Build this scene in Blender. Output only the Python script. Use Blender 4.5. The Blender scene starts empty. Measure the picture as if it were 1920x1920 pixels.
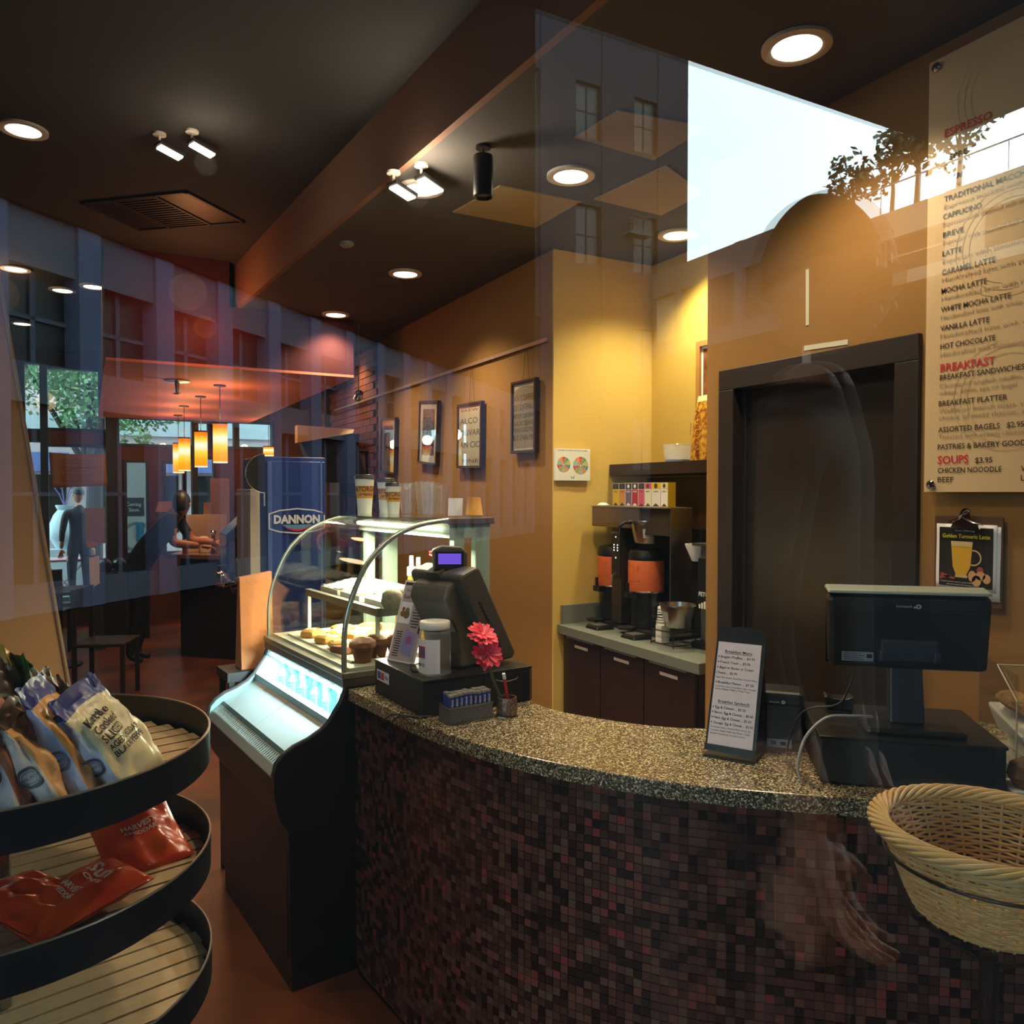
import bpy, bmesh, math, random
from mathutils import Vector, Matrix
random.seed(7)
SC = bpy.context.scene
COL = SC.collection
R = math.radians
# ------------------------------------------------------------------ camera
FPX = 1470.0; YAW = R(28.4); PITCH = R(-1.4); ROLL = 0.0; EYE = 1.67
cam_d = bpy.data.cameras.new('camera'); cam = bpy.data.objects.new('camera', cam_d); COL.objects.link(cam)
cam_d.sensor_width = 36.0; cam_d.lens = FPX * 36.0 / 1920.0; cam_d.clip_start = 0.01; cam_d.clip_end = 500
cam.matrix_world = (Matrix.Translation((0, 0, EYE)) @ Matrix.Rotation(-YAW, 4, 'Z') @ Matrix.Rotation(R(90) + PITCH, 4, 'X')
                    @ Matrix.Rotation(-ROLL, 4, 'Z'))
SC.camera = cam
# ------------------------------------------------------------------ sky, exposure
SC.view_settings.view_transform = 'Standard'; SC.view_settings.look = 'None'
SC.view_settings.exposure = 0.0; SC.view_settings.gamma = 1.0; SC.view_settings.use_curve_mapping = False
SC.cycles.use_denoising = True
SC.cycles.max_bounces = 10; SC.cycles.transparent_max_bounces = 24; SC.cycles.diffuse_bounces = 4
SC.cycles.glossy_bounces = 6; SC.cycles.transmission_bounces = 6
SC.cycles.sample_clamp_indirect = 4.0; SC.cycles.caustics_reflective = False; SC.cycles.caustics_refractive = False
SKY = 7.6
w = bpy.data.worlds.new('overcast_sky'); SC.world = w; w.use_nodes = True
bg = w.node_tree.nodes['Background']; bg.inputs[0].default_value = (0.72, 0.94, 1.0, 1); bg.inputs[1].default_value = SKY

def lin(c):
    if isinstance(c, str):
        c = [int(c[i:i + 2], 16) / 255 for i in (0, 2, 4)]
    return tuple((v / 12.92 if v <= 0.04045 else ((v + 0.055) / 1.055) ** 2.4) for v in c[:3])

def lamp(name, kind, loc, energy, color, size=0.1, cone=None, blend=0.6, rot=None, size_y=None):
    d = bpy.data.lights.new(name, kind); d.energy = energy; d.color = color
    if kind == 'AREA':
        d.size = size
        if size_y: d.shape = 'RECTANGLE'; d.size_y = size_y
    else: d.shadow_soft_size = size
    if cone: d.spot_size = R(cone); d.spot_blend = blend
    o = bpy.data.objects.new(name, d); COL.objects.link(o); o.location = loc
    if rot: o.rotation_euler = rot
    return o

WARM = (1.0, 0.78, 0.50); COOL = (0.74, 0.97, 1.0); ORANGE = (1.0, 0.50, 0.22)
# downlights in the ceilings: (x, y, z of ceiling, watts)
DOWN = [(1.35, 3.37, 3.06, 90), (1.87, 2.92, 3.06, 90), (2.8, 3.31, 3.06, 110), (1.78, 4.71, 3.06, 130), (1.71, 6.04, 3.06, 100),
        (2.15, 7.4, 3.06, 30), (-0.25, 4.42, 3.4, 14), (-0.17, 7.73, 3.4, 8), (0.06, 7.47, 3.4, 8), (-0.47, 7.17, 3.4, 8), (-0.57, 9.44, 3.4, 8),
        (1.95, 1.75, 3.06, 75), (1.1, 1.6, 3.06, 45), (.25, 1.7, 3.4, 45), (-.7, 3.0, 3.4, 35)]  # last two are unseen, added to brighten the counter front

# ------------------------------------------------------------------ pixel -> ray helpers (measure the photograph, place real things)
def ray(px, py):
    x = (px - 960) / FPX; y = (960 - py) / FPX
    c, s = math.cos(ROLL), math.sin(ROLL)
    x, y = x * c + y * s, y * c - x * s
    f = math.cos(PITCH) - y * math.sin(PITCH); u = math.sin(PITCH) + y * math.cos(PITCH)
    return f * math.sin(YAW) + x * math.cos(YAW), f * math.cos(YAW) - x * math.sin(YAW), u
def oz(px, py, z): r = ray(px, py); t = (z - EYE) / r[2]; return Vector((r[0] * t, r[1] * t, z))
def ox(px, py, X0): r = ray(px, py); t = X0 / r[0]; return Vector((X0, r[1] * t, EYE + r[2] * t))
def oy(px, py, Y0): r = ray(px, py); t = Y0 / r[1]; return Vector((r[0] * t, Y0, EYE + r[2] * t))

# ------------------------------------------------------------------ materials
MATS = {}
def mat(name, col, rough=0.6, metal=0.0, spec=0.5, emit=None, estr=0.0, noise=None, bump=None, coat=0.0, stretch=None):
    """noise=(scale, second colour, contrast) ; bump=(scale, strength)"""
    if name in MATS: return MATS[name]
    m = bpy.data.materials.new(name); m.use_nodes = True; nt = m.node_tree; b = nt.nodes['Principled BSDF']
    b.inputs['Base Color'].default_value = (*lin(col), 1); b.inputs['Roughness'].default_value = rough
    b.inputs['Metallic'].default_value = metal; b.inputs['Specular IOR Level'].default_value = spec
    b.inputs['Coat Weight'].default_value = coat
    if emit: b.inputs['Emission Color'].default_value = (*lin(emit), 1); b.inputs['Emission Strength'].default_value = estr
    if noise or bump:
        tc = nt.nodes.new('ShaderNodeTexCoord'); mp = nt.nodes.new('ShaderNodeMapping')
        nt.links.new(tc.outputs['Object'], mp.inputs[0])
        if stretch: mp.inputs['Scale'].default_value = stretch
    if noise:
        n = nt.nodes.new('ShaderNodeTexNoise'); n.inputs['Scale'].default_value = noise[0]; n.inputs['Detail'].default_value = 5
        r = nt.nodes.new('ShaderNodeValToRGB'); k = noise[2] if len(noise) > 2 else 0.3
        r.color_ramp.elements[0].position = 0.5 - k / 2; r.color_ramp.elements[1].position = 0.5 + k / 2
        r.color_ramp.elements[0].color = (*lin(col), 1); r.color_ramp.elements[1].color = (*lin(noise[1]), 1)
        nt.links.new(mp.outputs[0], n.inputs['Vector']); nt.links.new(n.outputs[0], r.inputs[0]); nt.links.new(r.outputs[0], b.inputs['Base Color'])
    if bump:
        n = nt.nodes.new('ShaderNodeTexNoise'); n.inputs['Scale'].default_value = bump[0]; n.inputs['Detail'].default_value = 4
        bb = nt.nodes.new('ShaderNodeBump'); bb.inputs['Strength'].default_value = bump[1]; bb.inputs['Distance'].default_value = 0.01
        nt.links.new(mp.outputs[0], n.inputs['Vector']); nt.links.new(n.outputs[0], bb.inputs['Height']); nt.links.new(bb.outputs[0], b.inputs['Normal'])
    MATS[name] = m; return m
def emat(name, col, s):
    if name in MATS: return MATS[name]
    m = bpy.data.materials.new(name); m.use_nodes = True; nt = m.node_tree; nt.nodes.remove(nt.nodes['Principled BSDF'])
    e = nt.nodes.new('ShaderNodeEmission'); e.inputs[0].default_value = (*lin(col), 1); e.inputs[1].default_value = s
    nt.links.new(e.outputs[0], nt.nodes['Material Output'].inputs[0]); MATS[name] = m; return m
def glass(name, tint=(0.93, 0.98, 0.97), ior=1.5, rough=0.0, haze=0.0, hazecol=(1, 1, 1)):
    """thin clear pane: fresnel mix of transparent and mirror, with a little diffuse haze for plastic"""
    if name in MATS: return MATS[name]
    m = bpy.data.materials.new(name); m.use_nodes = True; nt = m.node_tree; nt.nodes.remove(nt.nodes['Principled BSDF'])
    f = nt.nodes.new('ShaderNodeFresnel')   # both faces of the pane reflect alike (parallel faces, no total reflection)
    gm = nt.nodes.new('ShaderNodeNewGeometry'); mr = nt.nodes.new('ShaderNodeMapRange')
    mr.inputs[3].default_value = ior; mr.inputs[4].default_value = 1.0 / ior
    nt.links.new(gm.outputs['Backfacing'], mr.inputs[0]); nt.links.new(mr.outputs[0], f.inputs['IOR'])
    t = nt.nodes.new('ShaderNodeBsdfTransparent'); t.inputs[0].default_value = (*tint, 1)
    g = nt.nodes.new('ShaderNodeBsdfGlossy'); g.inputs['Roughness'].default_value = rough; g.inputs[0].default_value = (1, 1, 1, 1)
    mx = nt.nodes.new('ShaderNodeMixShader'); nt.links.new(f.outputs[0], mx.inputs[0])
    src = t
    if haze > 0:
        d = nt.nodes.new('ShaderNodeBsdfDiffuse'); d.inputs[0].default_value = (*hazecol, 1)
        m2 = nt.nodes.new('ShaderNodeMixShader'); m2.inputs[0].default_value = haze
        nt.links.new(t.outputs[0], m2.inputs[1]); nt.links.new(d.outputs[0], m2.inputs[2]); src = m2
    nt.links.new(src.outputs[0], mx.inputs[1]); nt.links.new(g.outputs[0], mx.inputs[2])
    nt.links.new(mx.outputs[0], nt.nodes['Material Output'].inputs[0]); MATS[name] = m; return m

# ------------------------------------------------------------------ mesh builder
class MB:
    def __init__(s): s.v = []; s.f = []; s.m = []
    def add(s, vs, fs, mi=0):
        o = len(s.v); s.v += [tuple(p) for p in vs]; s.f += [tuple(i + o for i in f) for f in fs]
        s.m += [mi] * len(fs); return s
    def hexa(s, P, mi=0):   # 8 points: bottom 0-3 ccw, top 4-7
        return s.add(P, [(3, 2, 1, 0), (4, 5, 6, 7), (0, 1, 5, 4), (1, 2, 6, 5), (2, 3, 7, 6), (3, 0, 4, 7)], mi)
    def bx(s, x0, y0, z0, x1, y1, z1, mi=0):
        if x0 > x1: x0, x1 = x1, x0
        if y0 > y1: y0, y1 = y1, y0
        if z0 > z1: z0, z1 = z1, z0
        return s.hexa([(x0, y0, z0), (x1, y0, z0), (x1, y1, z0), (x0, y1, z0), (x0, y0, z1), (x1, y0, z1), (x1, y1, z1), (x0, y1, z1)], mi)
    def box(s, c, d, mat_=None, mi=0):
        c = Vector(c); M = mat_ or Matrix.Identity(3)
        P = [c + M @ Vector((sx * d[0] / 2, sy * d[1] / 2, sz * d[2] / 2)) for sz in (-1, 1) for sx, sy in ((-1, -1), (1, -1), (1, 1), (-1, 1))]
        return s.hexa(P, mi)
    def lathe(s, prof, n=24, c=(0, 0, 0), mi=0, cap=True, M=None, wav=None):
        vs = []; fs = []
        for k, (r, z) in enumerate(prof):
            for i in range(n):
                a = 2 * math.pi * i / n; rr = r * (wav(a, k) if wav else 1)
                p = Vector((rr * math.cos(a), rr * math.sin(a), z))
                if M: p = M @ p
                vs.append(p + Vector(c))
        for k in range(len(prof) - 1):
            for i in range(n):
                j = (i + 1) % n; fs.append((k * n + i, k * n + j, (k + 1) * n + j, (k + 1) * n + i))
        if cap:
            if prof[0][0] > 1e-5: fs.append(tuple(range(n - 1, -1, -1)))
            if prof[-1][0] > 1e-5: fs.append(tuple((len(prof) - 1) * n + i for i in range(n)))
        return s.add(vs, fs, mi)
    def tube(s, pts, r, n=8, closed=False, mi=0, cap=True, flat=None):
        pts = [Vector(p) for p in pts]; N = len(pts); vs = []; fs = []; up = None
        for i, p in enumerate(pts):
            a = pts[(i - 1) % N] if (closed or i > 0) else p; b = pts[(i + 1) % N] if (closed or i < N - 1) else p
            t = (b - a).normalized()
            if up is None:
                up = Vector((0, 0, 1)) if abs(t.z) < 0.9 else Vector((1, 0, 0))
            x = t.cross(up); 
            if x.length < 1e-6: x = t.cross(Vector((1, 0, 0)))
            x.normalize(); y = x.cross(t).normalized(); up = y
            rr = r[i] if isinstance(r, (list, tuple)) else r
            for k in range(n):
                an = 2 * math.pi * k / n; vs.append(p + x * (rr * math.cos(an)) + y * (rr * math.sin(an) * (flat or 1)))
        for i in range(N if closed else N - 1):
            j = (i + 1) % N
            for k in range(n):
                l = (k + 1) % n; fs.append((i * n + k, i * n + l, j * n + l, j * n + k))
        if cap and not closed:
            fs.append(tuple(range(n - 1, -1, -1))); fs.append(tuple((N - 1) * n + k for k in range(n)))
        return s.add(vs, fs, mi)
    def prism(s, poly, f0, f1, mi=0):   # poly: list of 2d pts, f0/f1 map (u,v)->xyz for both ends
        n = len(poly); vs = [f0(*p) for p in poly] + [f1(*p) for p in poly]
        fs = [tuple(range(n - 1, -1, -1)), tuple(range(n, 2 * n))] + [(i, (i + 1) % n, (i + 1) % n + n, i + n) for i in range(n)]
        return s.add(vs, fs, mi)
    def grid(s, nu, nv, fn, mi=0, closeu=False, mf=None):
        vs = [fn(i / (nu if closeu else nu - 1), j / (nv - 1)) for j in range(nv) for i in range(nu)]; o = len(s.v); s.v += [tuple(v) for v in vs]
        for j in range(nv - 1):
            for i in range(nu if closeu else nu - 1):
                k = (i + 1) % nu
                s.f.append((o + j * nu + i, o + j * nu + k, o + (j + 1) * nu + k, o + (j + 1) * nu + i))
                s.m.append(mf(i / nu, j / nv) if mf else mi)
        return s
    def mesh(s, name, ms, smooth=False):
        me = bpy.data.meshes.new(name); me.from_pydata([tuple(v) for v in s.v], [], s.f)
        for m in (ms if isinstance(ms, (list, tuple)) else [ms]): me.materials.append(m)
        if any(s.m): me.polygons.foreach_set('material_index', s.m)
        bm = bmesh.new(); bm.from_mesh(me); bmesh.ops.recalc_face_normals(bm, faces=bm.faces); bm.to_mesh(me); bm.free()
        if smooth:
            me.polygons.foreach_set('use_smooth', [True] * len(me.polygons)); me.set_sharp_from_angle(angle=R(38))
        me.update(); return me
    def build(s, name, ms, parent=None, smooth=False, bevel=0, loc=None, rz=None, solid=0):
        o = bpy.data.objects.new(name, s.mesh(name, ms, smooth)); COL.objects.link(o)
        if parent: o.parent = parent
        if loc is not None: o.location = loc
        if rz is not None: o.rotation_euler = (0, 0, rz)
        if solid:
            md = o.modifiers.new('solid', 'SOLIDIFY'); md.thickness = solid; md.offset = 0
        if bevel:
            md = o.modifiers.new('bevel', 'BEVEL'); md.width = bevel; md.segments = 2; md.limit_method = 'ANGLE'; md.angle_limit = R(40)
        return o

def tag(o, label=None, cat=None, group=None, kind=None):
    if label: o['label'] = label
    if cat: o['category'] = cat
    if group: o['group'] = group
    if kind: o['kind'] = kind
    return o
def thing(name, label, cat, loc=(0, 0, 0), rz=0.0, group=None, rot=None):
    o = bpy.data.objects.new(name, None); COL.objects.link(o); o.empty_display_size = 0.05
    o.location = loc; o.rotation_euler = rot if rot else (0, 0, rz)
    return tag(o, label, cat, group)
def kids(o): return [c for c in bpy.data.objects if c.parent == o]
def dup(root, loc=None, rz=None, label=None, group=None, rot=None):
    r = root.copy(); COL.objects.link(r)
    if loc is not None: r.location = loc
    if rz is not None: r.rotation_euler = (0, 0, rz)
    if rot is not None: r.rotation_euler = rot
    if label: r['label'] = label
    if group: r['group'] = group
    for ch in kids(root):
        c = ch.copy(); COL.objects.link(c); c.parent = r
        for g in kids(ch): d = g.copy(); COL.objects.link(d); d.parent = c
    return r
def struct(name, mb, m, parent=None, **k):
    o = mb.build(name, m, parent, **k)
    if parent is None: o['kind'] = 'structure'
    return o
# ------------------------------------------------------------------ lettering
_T = {}
def glyphs(body, bold=0.0):
    key = (body, bold)
    if key in _T: return _T[key]
    c = bpy.data.curves.new('t', 'FONT'); c.body = body; c.size = 1.0; c.resolution_u = 2; c.offset = bold; c.fill_mode = 'FRONT'
    o = bpy.data.objects.new('t', c); COL.objects.link(o)
    bpy.context.view_layer.update()
    me = bpy.data.meshes.new_from_object(o.evaluated_get(bpy.context.evaluated_depsgraph_get()))
    V = [tuple(v.co) for v in me.vertices]; Fc = [tuple(p.vertices) for p in me.polygons]
    bpy.data.objects.remove(o); bpy.data.curves.remove(c); bpy.data.meshes.remove(me)
    _T[key] = (V, Fc); return _T[key]
def text(mb, body, mp, h, width=None, align='L', mi=0, bold=0.0):
    """mp(u,v)->xyz; h = cap height in metres; width = total width or None"""
    V, Fc = glyphs(body, bold)
    if not V: return 0
    x0 = min(v[0] for v in V); x1 = max(v[0] for v in V); sy = h / 0.69; sx = sy if width is None else width / max(x1 - x0, 1e-6)
    W = (x1 - x0) * sx; off = {'L': 0, 'C': -W / 2, 'R': -W}[align]
    mb.add([mp((v[0] - x0) * sx + off, v[1] * sy) for v in V], Fc, mi); return W
def frame(o, ux, uy):
    o, ux, uy = Vector(o), Vector(ux).normalized(), Vector(uy).normalized()
    return lambda u, v: o + ux * u + uy * v
def disc(mb, mp, r, n=24, mi=0, r0=0.0, a0=0.0, a1=360.0, sy=1.0):
    full = abs(a1 - a0) >= 359.9; N = n
    pts = [(math.cos(R(a0 + (a1 - a0) * i / N)), math.sin(R(a0 + (a1 - a0) * i / N)) * sy) for i in range(N if full else N + 1)]
    if r0 <= 0:
        if full: mb.add([mp(x * r, y * r) for x, y in pts], [tuple(range(len(pts)))], mi)
        else: mb.add([mp(0, 0)] + [mp(x * r, y * r) for x, y in pts], [(0, i, i + 1) for i in range(1, len(pts))], mi)
    else:
        vs = []
        for x, y in pts: vs += [mp(x * r0, y * r0), mp(x * r, y * r)]
        L = len(pts); fs = [(2 * i, 2 * i + 1, 2 * ((i + 1) % L) + 1, 2 * ((i + 1) % L)) for i in range(L if full else L - 1)]
        mb.add(vs, fs, mi)
def rect(mb, mp, u0, v0, u1, v1, mi=0): mb.add([mp(u0, v0), mp(u1, v0), mp(u1, v1), mp(u0, v1)], [(0, 1, 2, 3)], mi)
def poly(mb, mp, pts, mi=0): mb.add([mp(*p) for p in pts], [tuple(range(len(pts)))], mi)
# ================================================================== the setting
WX = 2.35          # face of the long right-hand wall
G = 0.16           # plane of the shop window
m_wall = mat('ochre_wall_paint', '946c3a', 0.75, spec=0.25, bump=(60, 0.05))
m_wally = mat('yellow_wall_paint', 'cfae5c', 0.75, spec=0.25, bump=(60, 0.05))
m_ceil = mat('dark_ceiling_paint', '555250', 0.8, spec=0.2, noise=(3, '5c5856', 0.6))
m_black = mat('black_paint', '17130f', 0.45)
m_dkbrown = mat('dark_brown_laminate', '2e1c16', 0.42, noise=(12, '241510', 0.5), stretch=(1, 1, 0.15))
m_white = mat('white_plastic', 'e8e6df', 0.45)
m_steel = mat('stainless_steel', 'b8b4ac', 0.28, metal=1.0, noise=(40, 'a5a19a', 0.5), stretch=(1, 1, 12))
m_chrome = mat('chrome', 'd8d8d8', 0.08, metal=1.0)
m_grey = mat('grey_metal', '8f9694', 0.4, metal=0.4)
m_blackpl = mat('black_plastic', '141416', 0.35)
m_blackmt = mat('matte_black_plastic', '1b1a1b', 0.55)
m_paper = mat('white_paper', 'ece8ea', 0.7)
m_ink = mat('black_ink', '1c1714', 0.7)
m_brownink = mat('brown_ink', '3a2413', 0.7)
m_paleink = mat('pale_brown_ink', 'a58a68', 0.7)
m_red = mat('red_ink', 'c8252c', 0.6)
glass_shop = glass('shop_window_glass', (0.97, 0.985, 0.98), 1.72)
glass_case = glass('display_case_glass', (0.93, 0.98, 0.96), 1.45)
glass_far = glass('tinted_window_glass', (0.72, 0.78, 0.77), 1.5)
plast = glass('clear_plastic', (0.93, 0.94, 0.94), 1.45, 0.08, 0.10)

# floor: stained orange concrete with dark patches
m_floor = mat('stained_floor', '8c4a2a', 0.38, noise=(1.3, '3c2c26', 0.3), bump=(20, 0.08))
b = MB(); b.bx(-4.2, G, -0.12, 3.4, 11.2, 0.0); struct('floor', b, m_floor)
# street pavement outside both ends
m_pave = mat('grey_pavement', '141516', 0.95, spec=0, noise=(3, '101112', 0.5))
b = MB(); b.bx(-60, -70, -0.22, 90, G, -0.12 + 0.1); struct('pavement', b, m_pave)
# right-hand wall: pieces round the niche and the door
NY0, NY1 = 2.58, 3.86; DY0, DY1 = 1.60, 2.48; DH = 2.17
b = MB()
b.bx(WX, NY1, 0, WX + 0.12, 6.92, 3.06)
b.bx(WX, DY1, 0, WX + 0.12, NY0, 3.06)
b.bx(WX, DY0, DH, WX + 0.12, DY1, 3.06)
b.bx(WX, G, 0, WX + 0.12, DY0, 3.06)
struct('wall_right', b, m_wall)
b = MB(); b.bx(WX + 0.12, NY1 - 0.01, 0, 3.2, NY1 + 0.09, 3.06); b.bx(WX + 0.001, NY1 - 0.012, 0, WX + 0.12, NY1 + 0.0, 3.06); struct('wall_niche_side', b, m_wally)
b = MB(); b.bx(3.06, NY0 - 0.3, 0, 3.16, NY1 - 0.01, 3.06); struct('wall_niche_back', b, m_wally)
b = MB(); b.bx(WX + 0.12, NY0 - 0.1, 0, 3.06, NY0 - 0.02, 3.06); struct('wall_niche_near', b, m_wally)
# brick end of the right wall, bricks with recessed joints
m_brick = mat('red_brick', '8a4a38', 0.85, noise=(14, '7a3d2e', 0.6)); m_mort = mat('mortar', '6b5348', 0.9)
wb = MB(); wb.bx(WX + 0.02, 6.92, 0, WX + 0.14, 8.6, 3.06); brickwall = struct('wall_brick', wb, m_mort)
def brickm(): 
    q = MB(); q.bx(-0.02, 0.003, 0.003, 0.02, 0.197, 0.062); return q
pb = brickm().mesh('brick', m_brick); nb = 0; rest = MB()
for r_ in range(46):
    for c_ in range(9):
        y = 6.92 + c_ * 0.2 + (0.1 if r_ % 2 else 0) - 0.05; z = r_ * 0.066
        if y < 6.92 or y > 8.38: continue
        if 0.95 < z and c_ < 8 and nb < 300:
            o = bpy.data.objects.new('brick', pb); COL.objects.link(o); o.parent = brickwall; o.location = (WX + 0.018 + random.uniform(0, .003), y, z); nb += 1
        else: rest.bx(WX, y, z + 0.003, WX + 0.03, y + 0.194, z + 0.062)
o = rest.build('bricks', m_brick, brickwall); o['kind'] = 'stuff'
# ceilings (right one lower, left one higher), step face between them
b = MB()
S0, S1, S2 = (1.42, G), (1.12, 4.8), (0.93, 8.0)
b.add([(x, y, z) for z in (3.06, 3.3) for x, y in (S0, (3.3, G), (3.3, 8.6), (0.93, 8.6), S2, S1)],
      [(5, 4, 3, 2, 1, 0), (6, 7, 8, 9, 10, 11), (0, 1, 7, 6), (1, 2, 8, 7), (2, 3, 9, 8), (3, 4, 10, 9), (4, 5, 11, 10), (5, 0, 6, 11)])
struct('ceiling', b, m_ceil)
m_ceil2 = mat('charcoal_ceiling_paint', '42403f', 0.85, spec=0.2)
b = MB(); b.bx(-4.2, G, 3.4, 3.4, 11.4, 3.5); struct('ceiling', b, m_ceil2)
m_fascia = mat('brown_fascia_paint', '8a6654', 0.7, spec=0.2)
b = MB()
for (x0, y0), (x1, y1) in ((S0, S1), (S1, S2)):
    b.hexa([(x0 - .03, y0, 3.06), (x0, y0, 3.06), (x1, y1, 3.06), (x1 - .03, y1, 3.06), (x0 - .03, y0, 3.4), (x0, y0, 3.4), (x1, y1, 3.4), (x1 - .03, y1, 3.4)])
struct('ceiling_beam', b, m_fascia)
# left wall, back wall with openings
m_leftw = mat('left_wall_paint', '6b4a2a', 0.8)
b = MB(); b.bx(-4.3, G, 0, -4.2, 11.2, 3.4); struct('wall_left', b, m_leftw)
m_frame = mat('dark_window_frame', '23262c', 0.5)
# red dropped soffit over the bar
m_soff = mat('red_soffit_paint', 'cc7a62', 0.7, spec=0.2)
b = MB(); b.bx(0.12, 6.2, 2.6, 1.9, 10.9, 2.62)
struct('ceiling_soffit', b, m_soff)
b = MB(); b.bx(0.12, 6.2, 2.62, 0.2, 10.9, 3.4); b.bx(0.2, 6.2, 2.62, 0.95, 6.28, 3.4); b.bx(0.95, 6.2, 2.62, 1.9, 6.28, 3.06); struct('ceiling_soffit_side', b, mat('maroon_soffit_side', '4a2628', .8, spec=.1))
# far end: brown wall with window openings at Y = 11.2
m_back = mat('brown_back_wall', '6a4326', 0.8)
OP = [(-0.66, -0.5, 2.45, 3.24), (-0.45, 0.2, 2.47, 3.2), (-0.66, -0.5, 1.0, 2.29), (-0.45, 0.19, 0.3, 2.24), (0.36, 1.25, 2.3, 2.62), (0.44, 0.66, 0.9, 2.06), (0.9, 1.1, 0.9, 2.05),
      (1.3, 1.42, 2.3, 2.6), (1.50, 1.75, 2.3, 2.62), (1.15, 1.48, 1.3, 2.12), (1.82, 2.25, 2.3, 2.62)]
xs = sorted({-4.2, 3.4} | {a for o_ in OP for a in o_[:2]}); zs = sorted({0.0, 3.4} | {a for o_ in OP for a in o_[2:]})
b = MB()
for i in range(len(xs) - 1):
    for j in range(len(zs) - 1):
        cx, cz = (xs[i] + xs[i + 1]) / 2, (zs[j] + zs[j + 1]) / 2
        if any(a < cx < c and d < cz < e for a, c, d, e in OP): continue
        b.bx(xs[i], 11.2, zs[j], xs[i + 1], 11.3, zs[j + 1])
struct('wall_back', b, m_back)
for k, (a, c, d, e) in enumerate(OP):
    wv = thing('window_%d' % (k + 1), None, None); wv['kind'] = 'structure'
    f = MB(); t = 0.035
    for q in ((a - t, d - t, c + t, d), (a - t, e, c + t, e + t), (a - t, d, a, e), (c, d, c + t, e)): f.bx(q[0], 11.16, q[1], q[2], 11.24, q[3])
    f.build('window_frame', m_frame, wv); g = MB(); g.bx(a, 11.235, d, c, 11.243, e); g.build('pane', glass_far, wv)
# dark mullion post in front of the windows
b = MB(); b.bx(-0.5, 11.05, 0, -0.42, 11.15, 3.4); b.bx(0.2, 11.05, 0, 0.34, 11.15, 3.4); b.bx(1.2, 11.0, 0, 1.27, 11.15, 2.6); struct('trim_1', b, m_frame)
# return wall closing the right side beyond the brick
b = MB(); b.bx(2.3, 8.6, 0, 3.4, 8.7, 3.06); b.bx(3.3, 8.7, 0, 3.4, 11.2, 3.4); b.bx(0.93, 8.55, 3.06, 3.4, 8.6, 3.4); struct('wall_far_right', b, m_back)
# ---- shop front: one big pane, wall above and an added canopy
pane = MB(); pane.bx(-4.2, G, 0.15, 3.3, G + 0.012, 3.25); wn = pane.build('window_12', glass_shop); wn['kind'] = 'structure'
b = MB(); b.bx(-4.4, G - 0.05, 3.25, 3.5, G + 0.12, 4.6); b.bx(-4.4, G - 0.05, -0.1, 3.5, G + 0.06, 0.15); b.bx(3.3, G - 0.05, 0.15, 3.5, G + 0.12, 3.25); b.bx(-4.4, G - .05, .15, -4.2, G + .12, 3.25)
struct('wall_front', b, m_frame)
b = MB(); b.bx(-4.4, -2.0, 3.3, 3.5, G - 0.05, 3.42); struct('trim_added_canopy', b, m_frame)  # canopy added out of view to cut daylight through the pane
b = MB(); b.bx(-4.4, G - 0.05, 4.6, 3.6, 11.5, 4.7); b.bx(3.4, G, 0, 3.5, 11.3, 4.6); struct('roof_slab', b, m_frame)

# ---- door in the right wall
m_door = mat('dark_door_paint', '2b2420', 0.32, noise=(6, '231d1a', 0.6))
m_dframe = mat('dark_door_frame', '241b18', 0.45)
d = thing('door_1', None, None); d['kind'] = 'structure'
f = MB(); t = 0.075
f.bx(WX - 0.02, DY0 - 0.01, 0, WX + 0.10, DY0 + t, DH - t); f.bx(WX - 0.02, DY1 - t, 0, WX + 0.10, DY1 + 0.01, DH - t); f.bx(WX - 0.02, DY0 - 0.01, DH - t, WX + 0.10, DY1 + 0.01, DH + 0.01)
f.bx(WX + 0.03, DY0 + t, 0, WX + 0.10, DY0 + t + .02, DH - t); f.bx(WX + 0.03, DY1 - t - .02, 0, WX + 0.10, DY1 - t, DH - t)
f.build('door_frame', m_dframe, d, bevel=0.003)
f = MB(); f.bx(WX + 0.045, DY0 + t, 0.01, WX + 0.085, DY1 - t, DH - t); f.build('door_panel', m_door, d)
f = MB(); f.bx(WX + 0.085, DY0, 0, WX + 0.1, DY1, DH - t); f.build('door_backing', m_dframe, d)
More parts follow.
